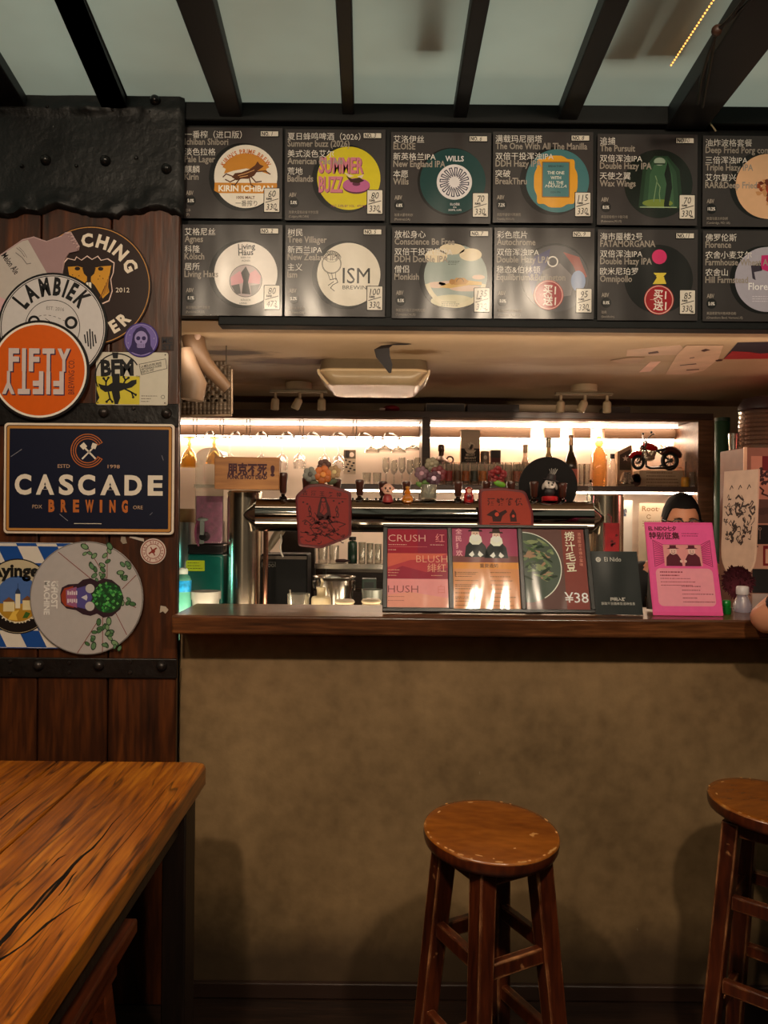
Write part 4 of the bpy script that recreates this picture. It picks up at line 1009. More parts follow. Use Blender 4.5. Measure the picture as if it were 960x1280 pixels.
# grey disc with a plant-filled skull
t = plate('round_sign', 'pale grey round sign with a sideways plant-filled skull', circle(110.5, 747, 70.5, 72), (150, 144, 142), 0.010, TH, 110.5, 747, group=GRP)
s = Sheet(); G = (176, 170, 170); cxg, cyg = 110.5, 747
s.circ(cxg, cyg, 70, (126, 120, 118), 1, 80); s.circ(cxg, cyg, 69, G, 1.5, 80)
for (a, b) in (((116, 723), (75, 690)), ((135, 722), (108, 678.5)), ((136, 722), (136, 682)), ((155, 735), (172, 718)), ((158, 752), (172, 758)), ((147, 765), (161, 792)), ((131, 770), (131, 813)), ((127, 772), (100, 815))): s.line([a, b], 0.9, (126, 66, 62), 2)
r = random.Random(8)
def leaves(x0, y0, x1, y1, n, sp):
    for k in range(n):
        f = k / max(1, n - 1); x = x0 + (x1 - x0) * f + r.uniform(-sp, sp); y = y0 + (y1 - y0) * f + r.uniform(-sp, sp); q = r.uniform(2.6, 4.6); a = r.uniform(0, 6.28)
        p = [(x + q * 1.25 * (math.cos(u) * math.cos(a) - 0.62 * math.sin(u) * math.sin(a)), y + q * 1.25 * (math.cos(u) * math.sin(a) + 0.62 * math.sin(u) * math.cos(a))) for u in [6.283 * z_ / 12 for z_ in range(12)]]
        s.poly(p, (40, 62, 44), 3 + k * 0.03); s.poly([(x + (u - x) * 0.72, y + (v - y) * 0.72) for u, v in p], r.choice(((96, 132, 96), (74, 112, 72), (120, 150, 110))), 3.01 + k * 0.03)
leaves(126, 720, 108, 686, 9, 5); leaves(130, 720, 136, 686, 8, 4); leaves(152, 728, 160, 704, 10, 6); leaves(158, 750, 166, 752, 4, 4); leaves(134, 775, 136, 806, 10, 7); leaves(128, 780, 116, 806, 8, 4); leaves(144, 800, 150, 808, 3, 3)
sk = [(78, 742), (80, 734), (88, 730), (100, 729), (106, 724), (116, 722), (124, 726), (132, 722), (142, 724), (152, 732), (157, 746), (153, 760), (143, 769), (132, 771), (124, 766), (116, 769), (106, 767), (98, 762), (86, 760), (79, 753)]
s.poly(sk, (52, 34, 44), 4)
s.poly([(79, 743), (83, 735), (94, 732), (96, 746), (95, 759), (84, 757), (80, 751)], (150, 62, 40), 4.3); s.poly([(85, 737), (98, 733), (104, 746), (99, 759), (86, 755)], (150, 90, 130), 4.5)
s.poly([(98, 735), (112, 731), (118, 746), (112, 761), (99, 758)], (84, 76, 140), 4.7)
for k in range(5): s.rect(87 + k * 2.6, 738 + (k % 2), 88.8 + k * 2.6, 743, (214, 200, 210), 5); s.rect(87 + k * 2.6, 748, 88.8 + k * 2.6, 753 - (k % 2), (214, 200, 210), 5)
s.circ(115, 735, 5.6, (188, 182, 182), 5, 24); s.circ(115, 757, 5.8, (188, 182, 182), 5, 24); s.poly([(104, 746), (111, 742.5), (112, 746), (111, 750)], (200, 196, 206), 5)
s.circ(137, 746, 19, (34, 70, 40), 5, 40); r = random.Random(4)
for k in range(90):
    a = r.uniform(0, 6.28); q = 18 * math.sqrt(r.random()); x, y = 137 + q * math.cos(a), 746 + q * math.sin(a)
    s.poly([(x + r.uniform(1.2, 2.8) * math.cos(u), y + r.uniform(1.2, 2.8) * math.sin(u)) for u in (0, 1.6, 3.1, 4.7)], r.choice(((60, 150, 70), (40, 104, 52), (96, 176, 90), (28, 66, 38))), 5.2 + k * 0.005)
s.text('GHOST', 67, 726, 11, (226, 222, 220), 3, 'l', 0.03, 1, 90, fit=34); s.text('IN THE', 72.5, 726, 4, (226, 222, 220), 3, 'l', 0.02, 1, 90); s.text('MACHINE', 58, 726, 10, (226, 222, 220), 3, 'l', 0.03, 1, 90, fit=42)
s.build('printing', t, PXM, cxg, cyg, 'tin', TH + 0.0002)

# red and white round sticker, scraps
t = plate('round_sticker', 'small white round sticker with red rings right of the skull disc', circle(192, 689, 16, 40), (210, 196, 186), 0.0025, 0.0012, 192, 689, group='small stickers on the plank wall', bevel=0)
s = Sheet(); RD = (138, 52, 44); s.circ(192, 689, 15.6, (214, 196, 186), 1, 40); s.ring(192, 689, 13.6, 14.6, RD, 2); s.ring(192, 689, 8.6, 9.4, RD, 2)
s.arc('BREWERY BEER GARDEN', 192, 689, 10, 4, RD, 2.4, -90, 0.02, 0.8, 0.1, spread=330)
s.line([(187, 692), (196, 685)], 2, RD, 2.4); s.line([(189, 684), (194, 694)], 1.4, RD, 2.4); s.circ(192, 689, 2.6, RD, 2.6, 14)
s.build('printing', t, PXM, 192, 689, 'tin', 0.0014)
t = plate('paper_scrap', 'thin white paper strip under the navy plate', [(163, 670), (180, 673), (180.5, 677), (162, 672)], (196, 184, 172), 0.002, 0.0006, 171, 673, group='small stickers on the plank wall', bevel=0)
t = plate('paper_scrap', 'small torn pale scrap below the navy plate, left of the white strip', [(152, 670), (157, 671), (159, 679), (154, 680), (151, 676)], (150, 138, 124), 0.002, 0.0006, 155, 675, group='small stickers on the plank wall', bevel=0)
t = plate('paper_scrap', 'small torn white scrap on the planks right of the grey disc', [(201, 757), (207, 758), (211, 762), (207, 767), (204, 764), (200, 766)], (180, 166, 150), 0.002, 0.0006, 206, 761, group='small stickers on the plank wall', bevel=0)
# ================================================================ TABLE, BENCH, STOOLS
ZT = 0.78
m_table = wood('table_wood', (84, 40, 6), (154, 84, 14), (200, 124, 30), grain=(13, 0.9, 13), rough=0.33, bump=0.4, coat=0.25, cracks=0.75, blotch=1.2)
m_tdark = wood('table_dark_wood', (20, 13, 10), (34, 22, 16), (48, 32, 24), grain=(12, 12, 1.2), rough=0.5)
def make_table():
    xr_ = atz(258, 956, ZT).x; yf = 1.895
    t = thing('wooden_table', 'orange-brown plank table with black cracks at the foot of the plank wall', 'table', (-0.85, 1.2, 0))
    o = t.location
    m = MB(); tk = 0.048
    xs = [xr_, -0.688, -0.80, -1.02, -1.28]
    y0 = 0.25
    def clipx(a, b, i):
        r_ = 0.030
        p = [(a, y0), (b, y0), (b, yf), (a, yf)]
        if i == 0: p = [(a, y0), (b, y0), (b, yf - r_), (b - r_ * 0.3, yf - r_ * 0.3), (b - r_, yf), (a, yf)]
        n = len(p)
        vs = [(x - o.x, y - o.y, ZT - tk) for x, y in p] + [(x - o.x, y - o.y, ZT) for x, y in p]
        m.add(vs, [tuple(reversed(range(n))), tuple(range(n, 2 * n))] + [(k, (k + 1) % n, (k + 1) % n + n, k + n) for k in range(n)])
    for i in range(4): clipx(xs[i + 1] + 0.0016, xs[i] - (0.0 if i == 0 else 0.0016), i)
    # long open splits in the grain
    m.use(1)
    r = random.Random(2)
    def split(pts, ws):
        vs = []; n = len(pts)
        P = [atz(x, y, ZT) for x, y in pts]
        L_ = []; R_ = []
        for k, p in enumerate(P):
            d = (P[min(k + 1, n - 1)] - P[max(k - 1, 0)]).normalized(); nn = Vector((-d.y, d.x, 0))
            L_.append(p + nn * ws[k] / 2); R_.append(p - nn * ws[k] / 2)
        for a, b in zip(L_, R_): vs += [(a.x - o.x, a.y - o.y, ZT + 0.0004), (b.x - o.x, b.y - o.y, ZT + 0.0004)]
        fs = []
        for k in range(n - 1):
            q = (2 * k, 2 * k + 1, 2 * k + 3, 2 * k + 2)
            fs.append(q)
        m.add(vs, fs)
    Q = lambda *z: [(x / 3.2, 920 + y / 3.2) for x, y in z]
    split(Q((-60, 900), (0, 830), (30, 800), (70, 750), (130, 690), (180, 630), (230, 580), (270, 545)), [.007, .008, .009, .0065, .006, .005, .0045, .001])
    split(Q((100, 745), (150, 690), (210, 620), (260, 560), (290, 520), (330, 480), (370, 450), (410, 405), (450, 350), (490, 310)), [.001, .003, .006, .008, .007, .006, .005, .003, .002, .0005])
    split(Q((-40, 930), (0, 895), (40, 872), (90, 838), (140, 795), (190, 750), (240, 715), (290, 680), (340, 655)), [.006, .006, .004, .003, .004, .006, .003, .002, .0005])
    split(Q((235, 640), (265, 600), (290, 560), (310, 540)), [.001, .0035, .003, .0005])
    split(Q((205, 520), (235, 490), (265, 475)), [.001, .0035, .0008])
    split(Q((0, 335), (40, 300), (100, 255), (165, 205)), [.003, .0028, .002, .0006])
    split(Q((330, 620), (380, 560), (440, 490), (520, 400), (600, 300), (660, 215)), [.0008, .0018, .0012, .0012, .001, .0006])
    split(Q((0, 700), (90, 610), (200, 500), (300, 400)), [.0014, .0012, .001, .0005])
    m.build('tabletop', [m_table, ink((14, 8, 5))], t, bevel=0.005)
    MB().span((xr_ - 0.075 - o.x, 1.76 - o.y, 0.0), (xr_ - 0.02 - o.x, 1.85 - o.y, ZT - tk - 0.0005)).build('leg', m_tdark, t, bevel=0.004)
    MB().span((-1.25 - o.x, 1.76 - o.y, 0.0), (-1.19 - o.x, 1.85 - o.y, ZT - tk - 0.0005)).build('leg', m_tdark, t, bevel=0.004)
    MB().span((xr_ - 0.085 - o.x, 0.32 - o.y, 0.0), (xr_ - 0.03 - o.x, 0.41 - o.y, ZT - tk - 0.0005)).build('leg', m_tdark, t, bevel=0.004)
    MB().span((-1.25 - o.x, 0.32 - o.y, 0.0), (-1.19 - o.x, 0.41 - o.y, ZT - tk - 0.0005)).build('leg', m_tdark, t, bevel=0.004)
    MB().span((xr_ - 0.065 - o.x, 0.41 - o.y, ZT - tk - 0.075), (xr_ - 0.035 - o.x, 1.76 - o.y, ZT - tk - 0.0005)).build('apron', m_tdark, t, bevel=0.003)
    MB().span((-1.19 - o.x, 1.79 - o.y, ZT - tk - 0.075), (xr_ - 0.075 - o.x, 1.82 - o.y, ZT - tk - 0.0005)).build('apron', m_tdark, t, bevel=0.003)
make_table()

m_bench = wood('bench_wood', (58, 24, 12), (104, 46, 22), (140, 66, 32), grain=(12, 1.2, 12), rough=0.4, coat=0.1)
def make_bench():
    t = thing('wooden_bench', 'low red-brown bench pushed under the plank table', 'bench', (-0.70, 1.35, 0))
    MB().span((-0.135, -0.75, 0.415), (0.135, 0.44, 0.45)).build('seat', m_bench, t, bevel=0.006)
    MB().span((0.085, -0.70, 0.345), (0.105, 0.39, 0.4145)).build('apron', m_bench, t, bevel=0.003)
    MB().span((-0.105, -0.70, 0.345), (-0.085, 0.39, 0.4145)).build('apron', m_bench, t, bevel=0.003)
    for sx in (-1, 1):
        for y, dy in ((0.36, 0.05), (-0.66, -0.05)):
            MB().bar((sx * 0.066, y, 0.4145), (sx * 0.10, y + dy, 0.0), 0.038, 0.05, 0.032, 0.042, side=(1, 0, 0)).build('leg', m_bench, t, bevel=0.003)
    MB().span((-0.066, 0.345, 0.16), (0.066, 0.375, 0.20)).build('stretcher', m_bench, t, bevel=0.003)
make_bench()

m_seat = wood('stool_seat_wood', (112, 56, 10), (138, 74, 16), (160, 90, 24), grain=(2, 6, 6), rough=0.27, bump=0.08, coat=0.35, wear=1.0, wear_col=(206, 146, 78))
m_leg = wood('stool_leg_wood', (48, 18, 9), (78, 32, 14), (104, 46, 20), grain=(12, 12, 1.4), rough=0.34, bump=0.15, coat=0.25, wear=1.0, wear_col=(190, 130, 84))
def make_stool():
    t = thing('bar_stool', 'round wooden bar stool with worn orange seat standing alone before the counter middle', 'stool', (0, 0, 0), (0, 0, 0), 'round wooden stools at the bar')
    H = 0.70; r = 0.149
    m = MB(); m.use(1); m.lathe([(0, -0.034), (r - 0.010, -0.034), (r - 0.004, -0.030), (r - 0.001, -0.022), (r, -0.012), (r, -0.0045)], n=72)
    m.use(0); m.lathe([(r, -0.0045), (r - 0.0012, -0.0016), (r - 0.0042, 0.0), (r - 0.016, 0.0), (r * 0.7, -0.001), (r * 0.35, -0.0016), (0, -0.002)], n=72)
    m.use(2); rr = random.Random(4)
    for k in range(30):
        a = rr.uniform(0, 6.28) if k > 16 else rr.uniform(3.6, 5.9); q = r * (rr.uniform(0.955, 0.985) if k < 25 else rr.uniform(0.5, 0.9)); s_ = rr.uniform(0.002, 0.009)
        x, y = q * math.cos(a), q * math.sin(a); w_ = min(s_, 0.0022)
        m.add([(x + s_ * math.cos(u) * -math.sin(a) + w_ * math.sin(u) * math.cos(a), y + s_ * math.cos(u) * math.cos(a) + w_ * math.sin(u) * math.sin(a), 0.0004) for u in (0, 0.9, 1.9, 2.7, 3.6, 4.4, 5.5)], [(0, 1, 2, 3, 4, 5, 6)])
    so = m.build('seat', [m_seat, m_leg, M('worn_wood', (206, 150, 86), 0.5, var=0.2)], t, sharp=50)
    so.location = (0, 0, H + 0.004); so.rotation_euler = (R(3.6), R(2.2), 0)
    top, bot = 0.103, 0.172
    ang = [R(a) for a in (-107, -17, 73, 163)]
    def leg_pt(a, z):
        f = (H - 0.037 - z) / (H - 0.037); q = top + (bot - top) * f
        return Vector((q * math.cos(a), q * math.sin(a), z))
    for a in ang:
        MB().bar(leg_pt(a, H - 0.040), leg_pt(a, 0.0), 0.046, 0.040, 0.039, 0.034, side=(math.cos(a + R(45)), math.sin(a + R(45)), 0)).build('leg', m_leg, t, bevel=0.0035)
    # square frame under the seat
    for i in range(4):
        a, b = leg_pt(ang[i], H - 0.056), leg_pt(ang[(i + 1) % 4], H - 0.056); d = (b - a).normalized() * 0.018
        MB().bar(a + d, b - d, 0.038, 0.018).build('apron', m_leg, t, bevel=0.002)
    for i in range(4):
        z = 0.455 if i % 2 == 0 else 0.47
        a, b = leg_pt(ang[i], z), leg_pt(ang[(i + 1) % 4], z); d = (b - a).normalized() * 0.017
        MB().bar(a + d, b - d, 0.034, 0.020).build('stretcher', m_leg, t, bevel=0.003)
    for i in (3, 1):
        a, b = leg_pt(ang[i], 0.27), leg_pt(ang[(i + 1) % 4], 0.27); d = (b - a).normalized() * 0.017
        MB().bar(a + d, b - d, 0.032, 0.020).build('stretcher', m_leg, t, bevel=0.003)
    for i in (0, 2):
        a, b = leg_pt(ang[i], 0.19), leg_pt(ang[(i + 1) % 4], 0.19); d = (b - a).normalized() * 0.017
        MB().bar(a + d, b - d, 0.032, 0.020).build('stretcher', m_leg, t, bevel=0.003)
    return t
st = make_stool()
p = atz(614, 1038, 0.70); st.location = (p.x, p.y, 0)
st2 = dup(st, (atz(962, 1000, 0.70).x, 1.87, 0), R(22), 'round wooden bar stool at the right edge, beneath the resting elbow')

# ================================================================ MENUS ON THE BAR
ZB = ZL + 0.0004
def easel(name, label, cat, px, Yb, tilt, lift=0.0016):
    p = at(px, 764, Yb); return thing(name, label, cat, (p.x, Yb, ZB + lift), (-tilt, 0, 0))
m_frame = wood('menu_frame_wood', (14, 9, 7), (22, 15, 11), (32, 22, 16), grain=(4, 4, 4), rough=0.35)
YM = 2.165
MS = YM / FPX
tl = R(21)
t = easel('menu_stand', 'dark wood three-panel menu stand leaning back on the bar top', 'menu stand', 611, YM, tl, 0.0045)
W2 = 0.300; Hh = 0.262
m = MB(); m.span((-W2, 0.0, 0.0), (W2, 0.010, Hh)); m.build('backboard', m_frame, t, bevel=0.002)
m = MB()
for z in (0.0, Hh - 0.010): m.span((-W2, -0.008, z), (W2, -0.0002, z + 0.010))
for x in (-W2, -0.112, 0.0925, W2 - 0.012): m.span((x, -0.008, 0.0101), (x + 0.013, -0.0002, Hh - 0.0101))
m.build('frame', m_frame, t, bevel=0.0015)
def foot_of(t, x0, depth, th=0.008):
    """rear strut reaching the bar behind the leaning board"""
    a = t.rotation_euler.x
    z = 0.17
    # local point on bar plane behind: rotate world offset back
    inv = Matrix.Rotation(-a, 3, 'X')
    q = inv @ Vector((0, depth, 0.0))
    MB().bar((x0, 0.016, z), (x0, q.y, q.z + 0.010), 0.05, th, side=(1, 0, 0)).build('strut', m_frame, t)
foot_of(t, -0.15, 0.135); foot_of(t, 0.15, 0.135)
def panel(x0, x1, draw, fam='film'):
    """sheet drawn in units of 0..78 wide, 0..104 high"""
    w_ = x1 - x0; sc = w_ / 78.0
    s = Sheet(); draw(s)
    o = s.build('menu_page', t, sc, 39, 52, fam, 0.0006, 0.0002); o.location = ((x0 + x1) / 2, 0, Hh / 2)
    return o
def pg_pink(s):
    s.rect(0, 0, 78, 104, (176, 56, 76), 1, 2); s.rect(0, 0, 78, 33, (167, 44, 62), 1.4); s.rect(40, 0, 78, 33, (151, 47, 72), 1.6)
    s.rect(0, 33, 78, 67, (195, 72, 81), 1.4); s.poly([(0, 33), (78, 33), (60, 40), (30, 42), (0, 52)], (222, 106, 90), 1.7); s.poly([(0, 60), (20, 50), (50, 58), (78, 52), (78, 67), (0, 67)], (165, 53, 74), 1.7)
    s.rect(0, 67, 78, 104, (249, 163, 165), 1.4, 1); s.poly([(0, 88), (30, 84), (78, 92), (78, 104), (0, 104)], (250, 172, 154), 1.6)
    c1 = (236, 188, 176)
    s.text('CRUSH', 2, 17, 13.5, c1, 3, 'l', -0.012, 1, fit=48); s.text('红', 63, 17, 13, (250, 154, 154), 3, 'l', -0.006); s.scribble(2, 21, 24, 1, 1, c1, 3, 0.8, 2); s.rect(2, 24, 52, 24.4, (229, 131, 131), 3); s.scribble(2, 28, 14, 1, 1, c1, 3, 0.8, 3); s.scribble(56, 21, 20, 1, 1, c1, 3, 0.8, 5)
    c2 = (240, 180, 150)
    s.text('BLUSH', 38, 45, 13.5, c2, 3, 'l', -0.012, 1, fit=40); s.text('绯红', 52, 57, 12.5, c2, 3, 'l', -0.004); s.scribble(2, 55, 16, 3.6, 3, c2, 3, 0.8, 6); s.scribble(57, 62, 18, 1, 1, c2, 3, 0.8, 7)
    s.text('HUSH', 2, 85, 13.5, (145, 74, 76), 3, 'l', -0.012, 1, fit=38); s.text('白', 65, 85, 12.5, (240, 142, 140), 3, 'l', -0.006); s.scribble(2, 90, 28, 5, 2, (188, 108, 106), 3, 0.7, 8)
def man(s, x, y, k, coat, hat, flip=1, L=2):
    """bearded man in a hat behind a table"""
    P = lambda pts: [(x + a * k * flip, y + b * k) for a, b in pts]
    s.poly(P([(-14, 30), (-12, 16), (-6, 9), (6, 9), (12, 16), (16, 30)]), coat, L)
    s.poly(P([(-8, 10), (-7, 4), (-4, 1), (4, 1), (7, 4), (8, 10), (4, 14), (-4, 14)]), (250, 249, 233), L + 0.5)
    s.circ(x, y, 5 * k, (240, 206, 188), L + 0.7, 20, 5.5 * k); s.poly(P([(-5, 1), (5, 1), (5.5, 7), (0, 10), (-5.5, 7)]), (250, 250, 243), L + 0.9)
    s.poly(P([(-9, -3), (9, -3), (8, -5), (-8, -5)]), hat, L + 1.0); s.poly(P([(-5, -5), (5, -5), (4, -10), (-4, -10)]), hat, L + 1.0)
    s.circ(x - 1.8 * k, y - 0.5 * k, 0.7 * k, (40, 30, 30), L + 1.1, 8); s.circ(x + 1.8 * k, y - 0.5 * k, 0.7 * k, (40, 30, 30), L + 1.1, 8); s.poly(P([(-0.7, 0), (0.7, 0), (0, 2.4)]), (222, 154, 138), L + 1.1)
    s.poly(P([(-9, 27), (-4, 22), (-2, 27), (-5, 30)]), (250, 250, 243), L + 0.8); s.poly(P([(9, 27), (4, 22), (2, 27), (5, 30)]), (250, 250, 243), L + 0.8)
def pg_men(s):
    s.rect(0, 0, 78, 104, (229, 154, 99), 1, 2); s.rect(0, 0, 78, 45, (176, 81, 110), 1.4); s.rect(0, 37, 78, 45, (131, 76, 76), 1.6)
    s.rect(0, 45, 78, 53, (238, 158, 74), 1.4)
    man(s, 28, 9, 0.98, (44, 46, 46), (40, 34, 32)); man(s, 53, 11, 0.95, (44, 46, 46), (66, 48, 42), -1)
    for k, ch in enumerate('全民狂欢'): s.text(ch, 4, 9 + k * 9.2, 8, (240, 176, 188), 3, 'l', 0.02)
    s.text('重要通知', 32, 51, 5.5, (142, 90, 51), 3, 'l', 0.02)
    for k in range(9): s.scribble(2, 57 + k * 5, 28, 2, 1 if k % 3 else 2, (138, 81, 47), 3, 0.9, 20 + k); s.scribble(44, 57 + k * 5, 30, 2, 1, (138, 81, 47), 3, 0.9, 40 + k)
    s.rect(2, 56, 3, 62, (108, 62, 40), 3)
def pg_bean(s):
    s.rect(0, 0, 78, 104, (115, 85, 81), 1, 2); s.rect(50, 0, 78, 104, (145, 76, 69), 1.3, 1)
    vs = [(0, 0)] + [(0 + 47 * math.cos(R(a)), 50 + 46 * math.sin(R(a))) for a in range(-89, 86, 5)] + [(0, 95)]
    s.poly(vs, (88, 99, 88), 1.6); s.ring(0, 50, 46, 47.2, (240, 245, 233), 2, -89, 60, 40, 0.98)
    r = random.Random(6)
    for k in range(60):
        x = r.uniform(3, 36); y = r.uniform(16, 66)
        if math.hypot(x, y - 50) > 42: continue
        a = r.uniform(-0.9, 0.9); l = r.uniform(4, 9); q = r.uniform(1.3, 2.3); c = r.choice(((117, 138, 99), (85, 108, 76), (149, 161, 119), (52, 66, 50), (176, 142, 115)))
        s.poly([(x + l * math.cos(u) * math.cos(a) - q * math.sin(u) * math.sin(a), y + l * math.cos(u) * math.sin(a) + q * math.sin(u) * math.cos(a)) for u in (0, .8, 1.6, 2.4, 3.14, 4, 4.7, 5.5)], c, 2.2 + k * 0.01)
    for k, ch in enumerate('捞汁毛豆'): s.text(ch, 54 - k * 0.2, 14.5 + k * 13.5, 13, (250, 245, 222), 3, 'l', 0.015, rot=-4)
    for k in range(9): s.text('酒馆限定冰镇小菜味'[k], 70, 8 + k * 5, 4.5, (240, 165, 142), 3, 'l', 0.0)
    s.text('¥38', 48, 95, 18, (250, 250, 249), 3, 'l', 0.005, 0.9, fit=29)
panel(-0.289, -0.113, pg_pink); panel(-0.098, 0.0915, pg_men); panel(0.1065, 0.287, pg_bean)

# black card with the bar's name
t = easel('table_card', 'small black leaning card on the bar between menu stand and pink flyer', 'card', 774, 2.172, R(19))
m = MB(); m.span((-0.068, 0.0, 0.0), (0.068, 0.003, 0.186)); m.build('card', ink((34, 36, 35), 'gloss'), t)
m_acr = M('grey_acrylic', (120, 116, 110), 0.3, var=0.1)
MB().bar((0, 0.0065, 0.13), (0, 0.085, 0.036), 0.05, 0.004, side=(1, 0, 0)).build('strut', m_acr, t)
s = Sheet()
s.ring(10, 11, 1.5, 3.4, (200, 196, 186), 2); s.ring(10, 11, 0, 1.0, (200, 196, 186), 2, 0, 360, 16); s.text('El Nido', 18, 13.5, 8.6, (214, 210, 200), 2, 'l', 0.0, 1, fit=22)
s.text('扫码入群', 31, 66, 5, (214, 210, 200), 2, 'c', 0.02); s.text('获取每日酒单及活动信息', 31, 71.5, 4, (200, 196, 186), 2, 'c', 0.01)
s.build('printing', t, 0.136 / 62, 31, 42, 'gloss', 0.0003).location = (0, 0, 0.093)

# pink flyer on its stand
t = easel('flyer_stand', 'bright pink flyer leaning on the bar top in front of the bartender', 'flyer', 860.5, 2.165, R(17))
PK = (238, 84, 152); LPK = (244, 156, 172); MR = (92, 18, 40)
m = MB(); m.span((-0.0990, 0.0, 0.0), (0.0990, 0.003, 0.274)); m.build('flyer', ink(PK, 'matte'), t)
inv = Matrix.Rotation(R(17), 3, 'X')
m = MB(); q0 = inv @ Vector((0, 0.11, 0.004)); m.bar((0, 0.0055, 0.265), (0, q0.y, q0.z), 0.16, 0.003, side=(1, 0, 0)); m.build('rear_panel', m_acr, t)
s = Sheet()
s.rect(2, 2, 83, 112, (242, 92, 160), 1, 1)
s.text('EL NIDO七夕', 4, 9.5, 6.6, MR, 2, 'l', 0.04, 1, fit=35); s.text('特别征集', 4, 20, 9.6, MR, 2, 'l', 0.03, 1, fit=38); s.scribble(45, 13, 28, 3, 2, (150, 30, 80), 2, 0.9, 4)
for k in range(13):
    y = 24 + k * 2.6; s.line([(9, y), (20, 31 + k * 1.6)], 0.8, (150, 22, 74), 2); s.line([(78, y), (67, 31 + k * 1.6)], 0.8, (150, 22, 74), 2)
for l in ([(8, 22), (20, 28)], [(79, 22), (67, 28)], [(8, 22), (8, 56)], [(79, 22), (79, 56)], [(20, 28), (67, 28)]): s.line(l, 0.7, (150, 22, 74), 2)
s.rect(20, 28, 67, 55, (230, 150, 150), 2.4)
for (x, fl) in ((32, 1), (55, -1)):
    s.poly([(x - 10 * fl, 55), (x - 9 * fl, 44), (x - 4 * fl, 39), (x + 5 * fl, 40), (x + 9 * fl, 47), (x + 10 * fl, 55)], MR, 3); s.circ(x, 36, 4.6, (236, 190, 180), 3.3, 20); s.poly([(x - 8, 33.4), (x - 4, 31.5), (x - 4, 28.5), (x + 4, 28.5), (x + 4, 31.5), (x + 8, 33)], MR, 3.5)
    for dx in (-1.6, 1.6): s.circ(x + dx, 36, 0.6, MR, 3.6, 8)
    s.ring(x, 37, 1.8, 2.4, MR, 3.6, 20, 160, 10); s.circ(x + 9 * fl, 49, 1.8, (236, 190, 180), 3.6, 12)
s.rect(8, 58, 78, 105, LPK, 2, 6)
for k, (wd, n) in enumerate(((34, 1), (36, 1), (54, 1), (50, 1), (46, 1))): s.scribble(13, 62 + k * 4.2, wd, 2, n, (150, 40, 62), 3, 1.4 if k < 2 else 0.8, 30 + k)
for k in range(5): s.scribble(38, 80 + k * 4.8, (28, 30, 38, 20, 40)[k], 2, 1, (130, 30, 54), 3, 0.9, 50 + k)
s.build('printing', t, 0.198 / 85, 42.5, 57.5, 'matte', 0.0003).location = (0, 0, 0.137)

# clear flask with white cap, green cap
def on(px, Y, z=None): p = at(px, 640, Y); return (p.x, Y, ZB if z is None else z)
t = thing('plastic_bottle', 'small clear squat bottle with white cap right of the pink flyer', 'bottle', on(929, 2.27))
MB().lathe([(0, 0.0), (0.024, 0), (0.0265, 0.004), (0.0265, 0.022), (0.017, 0.042), (0.0155, 0.046), (0.0155, 0.052), (0.0, 0.052)], n=24).build('body', glass('clear_plastic', (206, 202, 222), 0.3, 0.08, 0.35), t)
MB().lathe([(0, 0.0521), (0.0175, 0.0521), (0.0180, 0.056), (0.0175, 0.073), (0.015, 0.076), (0, 0.076)], n=24).build('cap', M('white_plastic', (214, 206, 208), 0.35, var=0.05), t)
t = thing('bottle_cap_pot', 'small bright green screw-top pot at the corner of the pink flyer', 'pot', on(909, 2.22))
MB().lathe([(0, 0), (0.0125, 0), (0.0135, 0.003), (0.0135, 0.019), (0.011, 0.021), (0.011, 0.022), (0, 0.022)], n=22).build('pot', M('green_plastic', (14, 108, 38), 0.3, var=0.1), t)
MB().lathe([(0, 0.0221), (0.0115, 0.0221), (0.0125, 0.025), (0.012, 0.036), (0.009, 0.040), (0, 0.040)], n=22).build('lid', M('green_lid', (20, 128, 46), 0.3, var=0.1), t)
# ================================================================ BEHIND THE BAR: FITTED FURNITURE
def pz(py, Y, px=480): return at(px, py, Y).z
def pxx(px, Y, py=640): return at(px, py, Y).x
m_steel = M('brushed_steel', (190, 184, 174), 0.22, 1.0, 0.08, 30, stretch=(1, 1, 0.1))
m_chrome = M('chrome', (134, 128, 122), 0.08, 1.0, 0.05, 20)
m_dsteel = M('dark_steel', (96, 88, 80), 0.35, 0.9, 0.15, 20)
m_unit = wood('shelf_wood', (60, 36, 22), (96, 62, 40), (128, 88, 60), grain=(1.2, 10, 10), rough=0.45)
m_unitd = wood('shelf_wood_dark', (34, 20, 13), (52, 32, 22), (74, 48, 34), grain=(1.2, 10, 10), rough=0.45)
m_back = M('shelf_back', (242, 218, 196), 0.55, var=0.05, scale=4)
m_black = M('black_plastic', (22, 21, 21), 0.35, var=0.15)
LEDC = (255, 226, 196)

ZI = 1.00      # inner work counter
t = tag(MB().span((-1.55, YC + 0.145, 0.0), (1.30, 3.06, ZI)).build('work_counter', m_dsteel, bevel=0.004), 'steel work counter running behind the bar front', 'counter')
ZBK = 1.04
t = tag(MB().span((-1.55, 3.42, 0.0), (0.90, 3.595, ZBK)).build('back_counter', m_unitd, bevel=0.004), 'dark low back counter beneath the lit shelves', 'counter')

